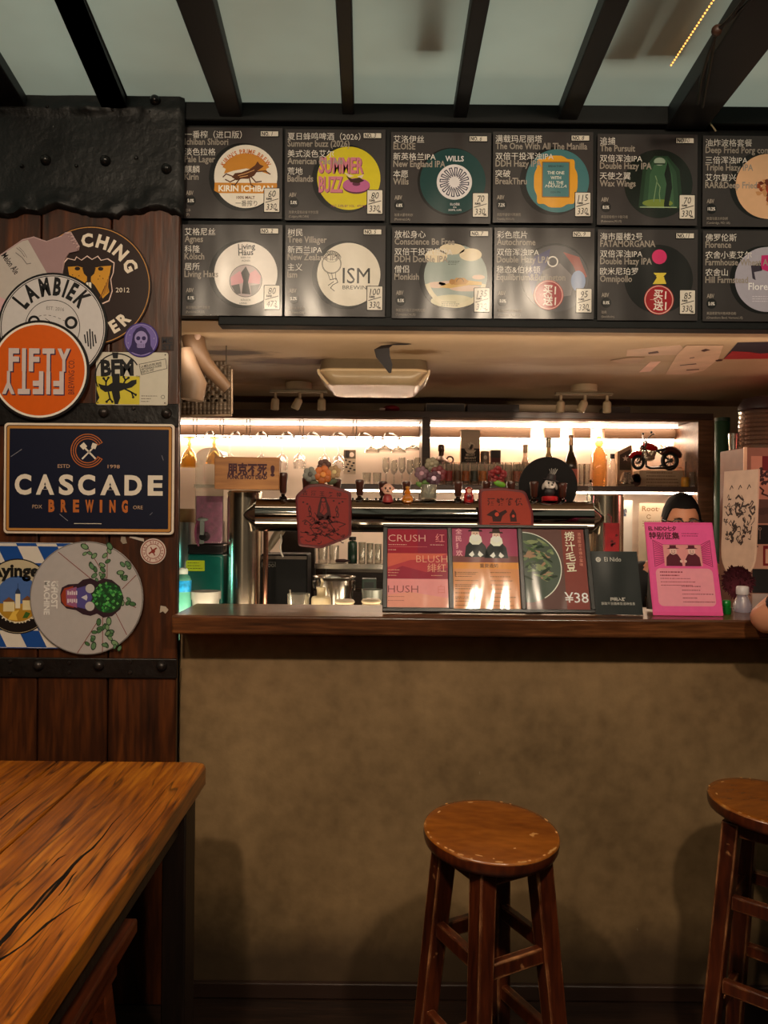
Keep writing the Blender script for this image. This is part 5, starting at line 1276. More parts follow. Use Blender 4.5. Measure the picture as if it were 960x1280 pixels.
# lit shelving unit
YF, YK = 3.60, 3.92
ZTOP = 1.845
xd0, xd1 = pxx(527, YF), pxx(537, YF)
xr0, xr1 = pxx(872, YF), pxx(891, YF)
ZSH = pz(607, YF, 700)
ZLOW = 1.135
t = thing('shelf_unit', 'built-in wooden wall shelving lit by warm light strips along the back of the bar', 'shelving', (0, YF, 0))
def un(mb, name, m, bevel=0.002): return mb.build(name, m, t, bevel=bevel, shift=(0, YF, 0))
un(MB().span((-1.55, YK - 0.012, ZBK), (xr1, YK, ZTOP)), 'back_panel', m_back, 0)
un(MB().span((-1.55, YF, ZTOP), (xr1, YK, ZTOP + 0.03)), 'top_panel', m_unitd)
un(MB().span((xd0, YF, 0.0), (xd1, YK - 0.0125, ZTOP - 0.0005)), 'divider', m_unitd)
un(MB().span((xr0, YF, 0.0), (xr1, YK - 0.0125, ZTOP - 0.0005)), 'side_panel', m_unit)
xs0 = pxx(420, YF)
for (a, b) in ((xs0, xd0 - 0.0005), (xd1 + 0.0005, xr0 - 0.0005)):
    un(MB().span((a, YF + 0.005, ZSH - 0.026), (b, YK - 0.0125, ZSH)), 'shelf', m_unitd)
un(MB().span((-1.55, YF + 0.01, ZBK), (xd0 - 0.0005, YF + 0.025, pz(710, YF))), 'lower_panel', m_unitd)
un(MB().span((xd1 + 0.0005, YF + 0.005, ZBK - 0.025), (xr0 - 0.0005, YK - 0.0125, ZBK)), 'shelf', m_unitd)
un(MB().span((-1.55, YF, ZTOP - 0.010), (xd0 - 0.0005, YF + 0.018, ZTOP - 0.0005)), 'front_rail', m_unit)
un(MB().span((xd1 + 0.0005, YF, ZTOP - 0.010), (xr0 - 0.0005, YF + 0.018, ZTOP - 0.0005)), 'front_rail', m_unit)
m_bat = M('batten_wood', (104, 76, 54), 0.5, var=0.15, scale=8, stretch=(0.3, 4, 4))
zb0, zb1 = pz(546, 3.88), pz(533, 3.88)
bts = [(-1.55, xd0 - 0.001), (xd1 + 0.001, pxx(672, 3.88)), (pxx(690, 3.88), pxx(718, 3.88)), (pxx(735, 3.88), pxx(858, 3.88))]
bts = [bts[0], (xd1 + 0.001, pxx(662, 3.88)), (pxx(680, 3.88), pxx(699, 3.88)), (pxx(716, 3.88), pxx(737, 3.88)), (pxx(754, 3.88), xr0 - 0.001)]  # gaps stand in for bright spotlight patches on the batten
for a, b in bts: un(MB().span((a, 3.872, zb0), (b, YK - 0.0125, zb1)), 'batten', m_bat)
def strip(a, b, y, z, s_, h=0.008, d=0.012):
    un(MB().span((a, y, z), (b, y + d, z + h)), 'light_strip', emis('led_%g' % s_, LEDC, s_), 0)
strip(-1.50, xd0 - 0.004, 3.84, ZTOP - 0.0125, 26.0); strip(xd1 + 0.004, xr0 - 0.004, 3.84, ZTOP - 0.0125, 26.0)
strip(-1.50, xd0 - 0.004, 3.885, zb0 - 0.0085, 56.0); strip(xd1 + 0.004, xr0 - 0.004, 3.885, zb0 - 0.0085, 56.0)
strip(xs0 + 0.01, xd0 - 0.004, 3.635, ZSH - 0.0345, 34.0); strip(xd1 + 0.004, xr0 - 0.004, 3.635, ZSH - 0.0345, 34.0)
# riser step for the boxes on the right shelf
un(MB().span((pxx(545, 3.84), 3.80, ZSH + 0.0005), (pxx(660, 3.84), YK - 0.0125, pz(579, 3.80))), 'riser', m_back)
ZRI = pz(579, 3.80)

# steel wall shelf in the lower left bay
xa, xb = pxx(396, 3.40), pxx(486, 3.40)
t = thing('steel_shelf', 'narrow steel shelf holding glasses below the tap pipe', 'shelf', (xa, 3.30, pz(712, 3.30)))
ZST = pz(705, 3.30)
MB().span((0, 0.0, 0), (xb - xa + 0.02, 0.29, ZST - t.location.z)).build('shelf', m_steel, t, bevel=0.002)
for x in (0.02, xb - xa): MB().span((x, 0.20, ZBK + 0.0005 - t.location.z), (x + 0.015, 0.22, -0.0005)).build('post', m_dsteel, t)
MB().span((0.0, 0.225, -0.03), (xb - xa + 0.02, 0.25, -0.0005)).build('support_rail', m_dsteel, t)

# ---------------------------------------------------------------- tap tower
YT = 2.72
RT = 20.5 * YT / FPX
xt0, xt1 = pxx(322, YT), pxx(738, YT)
zp = pz(645, YT)
t = thing('tap_tower', 'large polished steel tap tower with a long horizontal pipe on two columns', 'beer tower', (pxx(305, YT), YT, ZI))
o = t.location
def tw(mb, name, m): return mb.build(name, m, t, shift=o, sharp=30)
tw(MB().lathe([(0, -0.052), (0.012, -0.044), (RT * 0.55, -0.024), (RT, 0.0), (RT, xt1 - xt0), (RT * 0.55, xt1 - xt0 + 0.024), (0.012, xt1 - xt0 + 0.044), (0, xt1 - xt0 + 0.05)], (xt0, YT, zp), 48, (1, 0, 0)), 'pipe', m_chrome)
for px_ in (306, 757):
    c = at(px_, 640, YT + 0.06)
    tw(MB().lathe([(0, 0), (0.066, 0), (0.066, 0.006), (0.064, 0.012), (0.0625, 0.02), (0.0625, 0.40 + (pz(617, YT) - 1.4)), (0.058, 0.406 + (pz(617, YT) - 1.4)), (0, 0.406 + (pz(617, YT) - 1.4))], (c.x, c.y, ZI + 0.0005), 40), 'column', M('column_steel', (206, 196, 178), 0.2, 1.0, 0.06, 20))
tw(MB().cyl((pxx(331, YT), YT + 0.03, ZI + 0.0005), (pxx(331, YT), YT + 0.03, zp - RT * 0.5), 0.009), 'drain_pipe', M('copper_pipe', (176, 130, 110), 0.2, 1.0))
ztp = zp + RT
# little screws along the pipe's top line
for k, px_ in enumerate((441, 452, 459, 470, 493, 498, 517, 592, 598)):
    c = at(px_, 624, YT); tw(MB().lathe([(0, 0), (0.004, 0), (0.004, 0.006), (0, 0.008)], (c.x, YT, ztp - 0.0015), 10), 'screw', m_black)

# dark wooden tap handles along the pipe
m_hand = wood('tap_handle_wood', (34, 15, 9), (58, 26, 16), (86, 42, 26), grain=(10, 10, 1.5), rough=0.3, coat=0.3)
HL = {354: 'behind the right end of the orange lettered box', 383: 'behind the left of the red tap badge', 421: 'behind the right of the red tap badge', 449.5: 'right of the red tap badge with nothing beside it',
      478.5: 'behind the small pale-faced doll', 508: 'behind the amber gourd bottle', 572.5: 'left of the red nesting doll', 608: 'left of the red flower bunch above the orange badge', 638.5: 'at the left edge of the black disc', 667.5: 'before the black disc, left of its white-faced figure', 703: 'before the black disc, right of its white-faced figure'}
h0 = None
for px_, w_ in HL.items():
    top = {354: 590, 383: 596, 421: 598, 449.5: 599, 667.5: 601, 703: 603}.get(px_, 601)
    c = at(px_, 624, YT); h = pz(top, YT, px_) - ztp
    if h0 is None:
        h0 = thing('beer_tap', '', 'tap handle', (c.x, YT, ztp - 0.001), group='tap handles on the steel pipe')
        MB().lathe([(0, 0), (0.011, 0), (0.011, 0.006), (0.006, 0.010), (0.006, 0.016), (0, 0.016)], n=16).build('ferrule', m_chrome, h0)
        MB().lathe([(0, 0.0165), (0.0075, 0.0165), (0.0095, 0.024), (0.0105, 0.05), (0.012, 0.066), (0.0125, 0.074), (0.010, 0.079), (0, 0.080)], n=16).build('handle', m_hand, h0)
        q = h0
    else: q = dup(h0, (c.x, YT, ztp - 0.001))
    q.scale = (1.3, 1.3, h / 0.080)
    q['label'] = 'dark wooden tap handle ' + w_

# orange lettered box on the left column
t = thing('lettered_box', 'orange-brown wooden box with dark lettering standing on the left tap column', 'sign box', (pxx(310, 2.70), 2.700, ZI + 0.0015 + 0.406 + (pz(617, YT) - 1.4)), (0, 0, R(4)))
bw = 80 * 2.66 / FPX; bh = 41 * 2.66 / FPX
def bxz(py): return pz(py, 2.66) - t.location.z
MB().span((-bw / 2, -0.045, 0.002), (bw / 2, 0.045, bh)).build('box', wood('lettered_box_wood', (124, 80, 38), (146, 96, 50), (166, 114, 62), grain=(1.2, 9, 9), rough=0.5), t, bevel=0.002)
s = Sheet(); K2 = (58, 26, 34)
s.text('朋克不死', 16, 21.5, 15.8, K2, 1, 'l', 0.045, 1, fit=49); s.text('!', 69, 23, 17, K2, 1, 'l', 0.06, 1.3); s.text('PUNK IS NOT DEAD', 16, 27.5, 6.6, K2, 1, 'l', 0.05, 1, fit=49)
q = s.build('lettering', t, bw / 80, 40, 20.5, 'matte', 0.0004); q.location = (0, -0.045, bh / 2)

# red tap badge (bowed slab) with a seated figure drawing
def badge(name, label, pts, cx, cy, Yb, thick, col, rim, draw, cyoff=0):
    p = at(cx, cy, Yb); sc = Yb / FPX
    t = thing(name, label, 'tap badge', p)
    m = MB(); m.prism([((x - cx) * sc, -(y - cy) * sc) for x, y in pts], -0.001, thick); m.build('board', M(name + '_rim', rim, 0.4, var=0.2), t, bevel=0.006, segs=3)
    s = Sheet(); s.poly([(cx + (x - cx) * 0.90, cy + (y - cy) * 0.90) for x, y in pts], col, 1); draw(s)
    s.build('printing', t, sc, cx, cy, 'matte', 0.0013)
    return t
def rnd_poly(pts, r=5, n=4):
    out = []
    for i, p in enumerate(pts):
        a, b = Vector(pts[i - 1]), Vector(pts[(i + 1) % len(pts)]); p = Vector(p)
        u = (a - p).normalized() * r; v = (b - p).normalized() * r
        for k in range(n + 1):
            f = k / n; out.append(tuple((p + u) * (1 - f) ** 2 + p * 2 * f * (1 - f) + (p + v) * f * f))
    return out
RB = (116, 34, 31); RK = (54, 18, 20)
def dr1(s):
    for k, ch in enumerate('古酒王务特'): s.text(ch, 377 + k * 10.6 + 1, 618.5 + k * 0.6, 6.6, RK, 2, 'l', 0.02)
    s.line([(375, 620.5), (433, 623.5)], 0.7, RK, 2)
    # robed figure sitting on coiling branches
    s.poly([(401, 621), (407, 621), (409, 627), (412, 634), (414, 646), (409, 650), (399, 650), (396, 644), (398, 632)], RK, 2)
    s.poly([(402, 628), (407, 628), (409, 640), (405, 644), (400, 640)], RB, 2.4); s.circ(404, 625, 2.2, RB, 2.4, 14); s.line([(403, 630), (405, 636), (402, 641)], 0.7, RK, 2.6); s.line([(407, 630), (406, 636)], 0.6, RK, 2.6)
    r = random.Random(12)
    for k in range(64):
        x, y = r.uniform(378, 428), r.uniform(640, 678)
        if y < 652 and not 390 < x < 420: continue
        pts = [(x, y)]
        for j in range(4): x += r.uniform(-4.5, 4.5); y += r.uniform(-2.4, 2.4); pts.append((max(376, min(432, x)), max(646, min(680, y))))
        s.line(pts, 0.95, RK, 2)
    for l in ([(390, 656), (382, 650), (378, 652)], [(412, 654), (422, 652), (432, 655), (424, 659)], [(396, 650), (388, 660), (394, 668)], [(410, 650), (418, 662), (408, 670), (420, 676)]): s.line(l, 1.1, RK, 2.2)
    for (x, y) in ((387, 636), (388, 642), (421, 636), (422, 643)): s.poly([(x, y - 5), (x + 2, y), (x + 1.4, y + 4), (x - 1.4, y + 4), (x - 2, y)], RK, 2); s.poly([(x, y - 2), (x + 1, y + 1), (x, y + 3), (x - 1, y + 1)], RB, 2.3)
    for (x, y) in ((379, 628), (384, 630), (417, 626), (424, 629), (428, 627)): s.rect(x - 1.2, y - 1, x + 1.2, y + 1, RK, 2)
b1 = badge('tap_badge', 'red cushion-shaped tap badge with black drawing in front of the pipe', rnd_poly([(368.5, 620), (384, 605.5), (404, 604), (439, 614), (439.5, 671), (402, 686), (373, 683.5)], 5), 404, 645, 2.635, 0.018, RB, (84, 22, 26), dr1)
def dr2(s):
    for k, ch in enumerate('酒馆特供'): s.text(ch, 609 + k * 11.5, 631, 9.5, (56, 16, 14), 2, 'l', 0.035, rot=-3)
    K3 = (40, 12, 12)
    s.poly([(613, 640), (619, 637), (624, 641), (632, 637), (634, 640), (628, 645), (626, 652), (616, 652), (615, 646), (608, 644)], K3, 2); s.circ(621, 643, 2.6, (158, 52, 34), 2.4, 14)
    s.poly([(638, 652), (637, 643), (641, 636), (645, 642), (646, 652)], K3, 2); s.circ(641.5, 645, 1.8, (158, 52, 34), 2.4, 12)
    s.rect(612, 654, 650, 655, K3, 2); s.scribble(612, 658, 36, 3, 4, K3, 2, 1, 5)
b2 = badge('tap_badge', 'orange-red rounded tap badge rising behind the menu stand', rnd_poly([(598, 611), (628, 609.5), (657, 613), (667, 640), (668, 673), (600, 674)], 6), 632, 642, 2.635, 0.018, (124, 40, 27), (52, 12, 12), dr2)
for b, px_ in ((b1, 404), (b2, 632)):
    pp = b.location
    MB().cyl((0, 0.0185, 0), (0, YT - RT - pp.y - 0.0005, 0), 0.012).build('mount', m_chrome, b)

# flowers on the red badge and in the glass pot
def flower(mb_parts, t, c, r, col, mid, n=6, tilt=(1, 0, 0)):
    m = MB()
    for k in range(n):
        a = 2 * math.pi * k / n + 0.3
        m.ball((c[0] + r * 0.62 * math.cos(a), c[1], c[2] + r * 0.62 * math.sin(a)), (r * 0.46, r * 0.16, r * 0.46), 12, 8)
    m.build('flower', M('petal_%02x%02x%02x' % col, col, 0.55, var=0.2, scale=60), t)
    MB().ball((c[0], c[1] - r * 0.16, c[2]), (r * 0.34, r * 0.14, r * 0.34), 12, 8).build('flower_centre', M('petal_%02x%02x%02x' % mid, mid, 0.5, var=0.2), t)
t = thing('flower_ornament', 'cluster of grey, orange and tan wooden flowers standing on the red tap badge', 'ornament', at(403, 606, 2.66))
o = t.location
m = MB()
for px_, py in ((390, 597), (404, 594), (416, 593)):
    p = at(px_, py, 2.66) - o; m.tube([(0, 0, 0.002), (p.x * 0.5, 0, p.z * 0.4), (p.x, 0.0, p.z)], 0.0022, 6)
m.build('stem', M('stem_green', (60, 66, 40), 0.6), t)
for (px_, py, r_, c, md) in ((388, 593, 9, (112, 112, 104), (70, 66, 60)), (404, 593.5, 11, (176, 92, 34), (206, 130, 60)), (418, 590, 8, (150, 120, 84), (190, 170, 120)), (405, 582, 8.5, (84, 52, 42), (110, 70, 50))):
    p = at(px_, py, 2.66) - o; flower(None, t, (p.x, -0.004 if py > 585 else 0.008, p.z), r_ * 2.66 / FPX, c, md)
m = MB()
for px_, py, a in ((393, 604, 0.3), (415, 602, -0.3)):
    p = at(px_, py, 2.66) - o; m.ball((p.x, 0.0, p.z), (0.018, 0.004, 0.011), 12, 8, Matrix.Rotation(a, 3, 'Y'))
m.build('leaf', M('leaf_dark', (70, 74, 48), 0.6), t)

t = thing('flower_pot', 'white glass pot with mauve, dark red and grey flowers on the tap pipe', 'flower pot', (pxx(535.5, YT), YT, ztp + 0.0003))
o = t.location; sc = YT / FPX
MB().lathe([(0, 0.0), (0.021, 0.0), (0.027, 0.004), (0.029, 0.014), (0.029, 0.050), (0.027, 0.055), (0.0255, 0.055), (0.0265, 0.046), (0.0265, 0.01), (0, 0.006)], n=28).build('pot', M('frosted_glass', (186, 184, 168), 0.2, var=0.06, trans=0.75), t)
m = MB()
for px_, py in ((527, 592), (541, 598), (545, 592), (538, 582)):
    p = at(px_, py, YT) - o; m.tube([(0, 0, 0.012), (p.x * 0.3, 0, p.z * 0.5), (p.x, 0.012, p.z)], 0.0018, 6)
m.build('stem', M('stem_green', (60, 66, 40), 0.6), t)
for (px_, py, r_, c, md, dy) in ((540, 580, 8.5, (120, 110, 88), (136, 126, 100), 0.012), (527, 591.5, 8.5, (96, 66, 76), (160, 120, 132), 0.0), (548, 592, 9.5, (92, 20, 28), (190, 150, 160), 0.004), (542, 598, 9, (60, 24, 40), (206, 180, 200), -0.008)):
    p = at(px_, py, YT) - o; flower(None, t, (p.x, dy, p.z), r_ * sc, c, md)
m = MB()
for px_, py, a in ((525, 606, 0.5), (533, 603, -0.2)):
    p = at(px_, py, YT) - o; m.ball((p.x, -0.004, p.z), (0.017, 0.004, 0.009), 12, 8, Matrix.Rotation(a, 3, 'Y'))
m.build('leaf', M('leaf_green', (72, 104, 34), 0.5), t)

t = thing('flower_ornament', 'bunch of dark red roses with green leaf above the orange tap badge', 'ornament', (pxx(622, 2.70), 2.70, ztp - 0.012))
o = t.location; r = random.Random(3)
m = MB(); m.tube([(0, 0, 0), (0, 0, 0.05)], 0.006, 8); m.build('stem', M('stem_green', (60, 66, 40), 0.6), t)
for (px_, py, q) in ((615, 592, 5.5), (622, 588, 6), (629, 593, 5.5), (619, 599, 5), (626, 600, 5)):
    p = at(px_, py, 2.70) - o; m = MB()
    for k in range(7): a = k * 0.9; m.ball((p.x + q * 0.4 * math.cos(a) * sc, -0.004 * (k % 3), p.z + q * 0.4 * math.sin(a) * sc), q * 0.55 * sc, 10, 7)
    m.build('rose', M('rose_red', (120, 26, 30), 0.5, var=0.3, scale=50), t)
p = at(624, 605, 2.70) - o; MB().ball((p.x, -0.012, p.z), (0.022, 0.005, 0.011), 14, 8, Matrix.Rotation(0.3, 3, 'Y')).build('leaf', M('leaf_bright', (92, 146, 30), 0.5), t)

# small figures on the pipe
t = thing('doll', 'small pale-faced doll in red on the tap pipe', 'doll', (pxx(484.5, YT), YT - 0.022, ztp - 0.010)); o = t.location
MB().lathe([(0, 0), (0.019, 0), (0.020, 0.006), (0.016, 0.022), (0.010, 0.028), (0, 0.030)], n=20).build('body', M('doll_red', (126, 34, 34), 0.45, var=0.25), t)
MB().ball((0, 0, 0.046), (0.0195, 0.018, 0.020), 20, 12).build('head', M('doll_face', (196, 150, 128), 0.5, var=0.2, scale=60), t)
m = MB()
for x in (-0.0075, 0.0075): m.ball((x, -0.0165, 0.049), (0.0035, 0.002, 0.0045), 10, 6)
m.ball((0, -0.0185, 0.043), (0.002, 0.002, 0.003), 8, 6); m.ball((0, -0.0165, 0.037), (0.006, 0.002, 0.0015), 10, 6); m.build('features', M('doll_eyes', (50, 24, 22), 0.4), t)
for sx in (-1, 1): MB().ball((sx * 0.0195, 0.002, 0.047), (0.004, 0.006, 0.007), 10, 6).build('ear', M('doll_ear', (176, 110, 100), 0.5), t)
t = thing('gourd_bottle', 'small amber gourd-shaped glass bottle on the tap pipe', 'bottle', (pxx(509, YT), YT - 0.024, ztp - 0.012))
MB().lathe([(0, 0), (0.014, 0.0), (0.020, 0.006), (0.0215, 0.014), (0.018, 0.024), (0.010, 0.030), (0.012, 0.036), (0.011, 0.043), (0.006, 0.047), (0.006, 0.052), (0, 0.052)], n=24).build('body', glass('amber_glass', (222, 132, 30), 0.85, 0.05, 0.45), t)
MB().lathe([(0, 0.0522), (0.007, 0.0522), (0.007, 0.058), (0, 0.059)], n=14).build('stopper', M('gold_cap', (200, 150, 70), 0.3, 0.6), t)
t = thing('nesting_doll', 'red glossy nesting doll on the tap pipe', 'doll', (pxx(585, YT), YT - 0.02, ztp - 0.009))
MB().lathe([(0, 0), (0.015, 0), (0.0175, 0.004), (0.0185, 0.018), (0.0165, 0.028), (0.0135, 0.033), (0.0145, 0.040), (0.0125, 0.050), (0.006, 0.055), (0, 0.056)], n=24).build('body', M('lacquer_red', (150, 26, 28), 0.15, var=0.2, coat=0.6), t)
MB().ball((0, -0.0115, 0.0415), (0.0085, 0.004, 0.0085), 16, 10).build('face', M('doll_face', (196, 150, 128), 0.5, var=0.2, scale=60), t)
MB().ball((0, -0.0165, 0.018), (0.010, 0.003, 0.010), 16, 10).build('apron', M('doll_apron', (80, 12, 20), 0.2, var=0.5, scale=120), t)

# black round disc behind the pipe with a white-faced figure in front of it
t = thing('round_board', 'large black round board standing upright behind the tap pipe', 'board', (pxx(685, 2.80), 2.80, zp - 0.055)); o = t.location
rr = 36.5 * 2.80 / FPX; c = at(685, 607.5, 2.80) - o
MB().lathe([(0, -0.006), (rr - 0.003, -0.006), (rr, -0.003), (rr, 0.003), (rr - 0.003, 0.006), (0, 0.006)], (c.x, 0, c.z), 64, (0, 1, 0)).build('disc', M('black_felt', (8, 6, 7), 0.95, var=0.2), t)
MB().ball((c.x, -0.0065, c.z), (0.012, 0.003, 0.012), 16, 8).build('hub', M('black_plastic', (22, 21, 21), 0.35), t)
m = MB(); m.span((-0.02, 0.0065, -0.01), (0.02, 0.016, 0.10)); m.build('bracket', m_dsteel, t)
t = thing('figurine', 'small white-faced dog figure in a black hat on red base before the black disc', 'figurine', (pxx(687, YT), YT, ztp + 0.0003)); o = t.location
MB().lathe([(0, 0), (0.028, 0), (0.029, 0.003), (0.029, 0.013), (0.024, 0.017), (0, 0.017)], n=24).build('base', M('figure_base', (160, 26, 30), 0.3, var=0.15), t)
MB().ball((0.0, 0.0, 0.032), (0.018, 0.014, 0.019), 18, 10).build('body', M('figure_body', (40, 34, 36), 0.5, var=0.3), t)
m = MB(); m.ball((0, -0.002, 0.060), (0.021, 0.018, 0.019), 18, 12); m.ball((0.002, -0.018, 0.053), (0.011, 0.012, 0.009), 14, 8); m.build('head', M('figure_face', (206, 196, 188), 0.5, var=0.12), t)
for sx in (-1, 1): MB().ball((sx * 0.021, 0.002, 0.053), (0.006, 0.006, 0.014), 12, 8, Matrix.Rotation(-sx * 0.3, 3, 'Y')).build('ear', M('figure_ear', (150, 140, 132), 0.5), t)
m = MB()
for x in (-0.008, 0.008): m.ball((x, -0.0185, 0.063), (0.0035, 0.002, 0.004), 10, 6)
m.ball((0.002, -0.0295, 0.056), (0.004, 0.003, 0.003), 10, 6); m.build('features', M('black_plastic', (22, 21, 21), 0.35), t)
m = MB(); m.lathe([(0, 0), (0.028, 0), (0.0285, 0.002), (0.0165, 0.005), (0.015, 0.020), (0.012, 0.023), (0, 0.022)], (0.003, 0, 0.072), 24, (0.2, 0, 1)); m.build('hat', M('figure_hat', (30, 24, 26), 0.6, var=0.2), t)
m = MB()
for k in range(5): m.tube([(0.0 + k * 0.004, 0, 0.094), (0.002 + k * 0.005, 0, 0.104), (-0.002 + k * 0.007, 0, 0.113 + 0.003 * (k % 2))], 0.0012, 6)
m.build('feather', M('feather_grey', (150, 146, 140), 0.7), t)

# ---------------------------------------------------------------- things on the work counter, left to right
def stand(px, Y, z): return (pxx(px, Y), Y, z + 0.0005)
m_teal = M('teal_plastic', (10, 92, 82), 0.35, var=0.12)
t = thing('steel_canister', 'tall steel canister with a tan lid left of the slush machine', 'canister', stand(234, 2.99, ZI)); o = t.location
w_ = 14 * 2.99 / FPX; h = pz(655, 2.99) - ZI
MB().lathe([(0, 0), (w_, 0), (w_ + 0.002, 0.004), (w_ + 0.002, h - 0.006), (w_, h), (0, h)], n=32).build('body', M('canister_steel', (196, 206, 200), 0.28, 0.75, 0.06), t)
MB().lathe([(0, h + 0.0005), (w_ * 0.72, h + 0.0005), (w_ * 0.74, h + 0.01), (w_ * 0.74, h + 0.045), (w_ * 0.68, h + 0.052), (0, h + 0.052)], n=28).build('lid', M('tan_lid', (176, 146, 100), 0.5, var=0.1), t)
# slush machine
YS = 2.80
t = thing('slush_machine', 'slush machine with a clear tank of purple ice on teal base', 'slush machine', stand(261, YS, ZI)); o = t.location; k = YS / FPX
hw = 22 * k; zz = lambda py: pz(py, YS) - o.z
MB().span((-hw, -0.05, 0.0), (hw, 0.11, zz(694))).build('base', m_teal, t, bevel=0.008)
MB().span((-hw, -0.05, zz(694) + 0.0005), (hw, 0.11, zz(682))).build('deck', m_black, t, bevel=0.004)
x0, x1 = -14 * k, 21 * k
m = MB(); m.prism([(x0 + 0.003, zz(681)), (x1 - 0.003, zz(681)), (x1 - 0.003, zz(622)), (x0 + 0.003, zz(622))], -0.04, 0.10); m.build('slush', M('purple_slush', (150, 52, 112), 0.35, var=0.25, scale=60, bump=0.2), t, bevel=0.004)
arc_ = [(x0, zz(681)), (x1, zz(681)), (x1, zz(575))] + [((x0 + x1) / 2 + (x1 - x0) / 2 * math.cos(R(a)), zz(575) + (x1 - x0) * 0.36 * math.sin(R(a))) for a in range(10, 171, 16)] + [(x0, zz(575))]
m = MB(); m.prism(arc_, -0.045, 0.105); m.build('tank', glass('tank_clear', (228, 226, 216), 0.3, 0.05, 0.12), t, bevel=0.006)
m = MB(); m.span((x0 - 0.002, -0.048, zz(612)), (x1 + 0.002, 0.108, zz(608))); m.build('tank_rim', glass('rim_clear', (226, 222, 206), 0.3, 0.05, 0.25), t)
MB().lathe([(0, 0), (0.016, 0), (0.017, 0.03), (0.012, 0.05), (0, 0.05)], (0.0, -0.0455, zz(672)), 20, (0, -1, 0)).build('spout', m_black, t)
m = MB(); m.tube([(-0.004 - 0.026 * math.sin(a), -0.075, zz(667) + 0.055 * math.cos(a)) for a in [R(q) for q in range(0, 151, 15)]], 0.0035, 8); m.build('tap_hose', M('hose_mauve', (130, 60, 90), 0.3), t)
m = MB(); m.bar((0.0, -0.098, zz(652)), (-0.004, -0.086, zz(680)), 0.014, 0.010); m.ball((0.0, -0.096, zz(651)), (0.020, 0.009, 0.007), 14, 8); m.build('tap_lever', M('grey_lever', (110, 116, 112), 0.35, var=0.1), t)
s = Sheet(); s.rect(0, 0, 23, 13, (196, 214, 40), 1, 0.5); s.scribble(2, 2.6, 19, 3.4, 3, (110, 124, 30), 2, 0.9, 3)
q = s.build('label', t, k, 11.5, 6.5, 'matte', 0.0004); q.location = (-12 * k, -0.05, zz(708))
# cyan bottle, white tub
t = thing('squeeze_bottle', 'translucent cyan bottle with blue label at the left end of the bar', 'bottle', stand(229, 2.56, ZI)); k = 2.56 / FPX; h = pz(712, 2.56) - ZI
MB().lathe([(0, 0), (10.2 * k, 0), (10.8 * k, 0.006), (10.8 * k, h * 0.80), (9 * k, h * 0.86), (5 * k, h * 0.90), (0, h * 0.90)], n=28).build('body', M('cyan_bottle', (110, 206, 180), 0.25, var=0.08, trans=0.35), t)
MB().lathe([(0, h * 0.9005), (6.5 * k, h * 0.9005), (6.5 * k, h * 0.96), (5.5 * k, h * 0.99), (0, h)], n=20).build('cap', M('white_cap', (210, 226, 216), 0.4), t)
MB().lathe([(10.85 * k, h * 0.62), (11.0 * k, h * 0.63), (11.0 * k, h * 0.79), (10.85 * k, h * 0.80)], n=28).build('label', M('cyan_label', (26, 150, 214), 0.4, var=0.4, scale=70), t)
t = thing('plastic_tub', 'low white plastic tub in front of the slush machine', 'tub', stand(258, 2.58, ZI)); k = 2.58 / FPX; h = pz(741, 2.58) - ZI
m = MB(); m.lathe([(0, 0), (13 * k, 0), (17 * k, h * 0.8), (18.5 * k, h * 0.8), (18.8 * k, h), (17.4 * k, h), (15.8 * k, h * 0.82), (12.4 * k, 0.004), (0, 0.004)], n=32); m.build('tub', M('tub_white', (150, 148, 138), 0.35, var=0.05), t)
MB().lathe([(0, h * 0.5), (14.4 * k, h * 0.5), (0, h * 0.52)], n=24).build('contents', M('tub_fill', (150, 146, 136), 0.6, var=0.2), t)

# black machine behind the column
t = thing('bar_cooler', 'black cooler box with faint lettering behind the left tap column', 'cooler', stand(357, 2.90, ZI)); k = 2.90 / FPX; o = t.location
MB().span((-32 * k, -0.0, 0), (28 * k, 0.155, pz(694, 2.90) - o.z)).build('body', M('cooler_black', (8, 8, 8), 0.6, var=0.15, spec=0.2), t, bevel=0.006)
MB().span((-31 * k, -0.006, pz(700, 2.90) - o.z), (27 * k, -0.0005, pz(696, 2.90) - o.z)).build('trim_strip', m_dsteel, t)
s = Sheet(); s.text('hcool', 0, 0, 9, (120, 116, 108), 1, 'l', 0.0, 1, fit=17); s.text('smart', 8, -5, 4, (90, 88, 82), 1, 'l', 0, 1, fit=9)
q = s.build('lettering', t, k, 0, 0, 'matte', 0.0004); q.location = (-29 * k, 0, pz(710, 2.90) - o.z)
m = MB(); m.tube([(at(x, y, 2.86) - o) for x, y in ((332, 690), (338, 682), (344, 672), (350, 664), (355, 655))], [0.010, 0.013, 0.016, 0.018, 0.018], 14); m.build('hose', M('hose_grey', (150, 136, 114), 0.4, var=0.1), t)
m = MB(); m.tube([(at(x, y, 2.80) - o) for x, y in ((351, 668), (352, 676), (350, 684), (352, 692), (354, 696))], 0.003, 8); m.build('cable', M('white_cable', (206, 200, 188), 0.4), t)
# fridge with blue light
t = thing('bottle_fridge', 'dark fridge front with a small blue light beside the steel shelf', 'fridge', (pxx(372, 3.36), 3.36, 0.0)); o = t.location
MB().span((pxx(352, 3.36) - o.x, 0, 0), (pxx(394, 3.36) - o.x, 0.055, pz(652, 3.36))).build('body', M('fridge_dark', (40, 32, 27), 0.3, var=0.15), t, bevel=0.004)
p = at(385, 720, 3.36) - o; MB().ball((p.x, -0.001, p.z), 0.006, 12, 8).build('indicator_light', emis('blue_light', (40, 60, 255), 3.0), t)
p = at(380, 703, 3.36) - o; MB().span((p.x - 0.03, -0.004, p.z - 0.003), (p.x + 0.02, -0.0005, p.z + 0.003)).build('handle', m_steel, t)

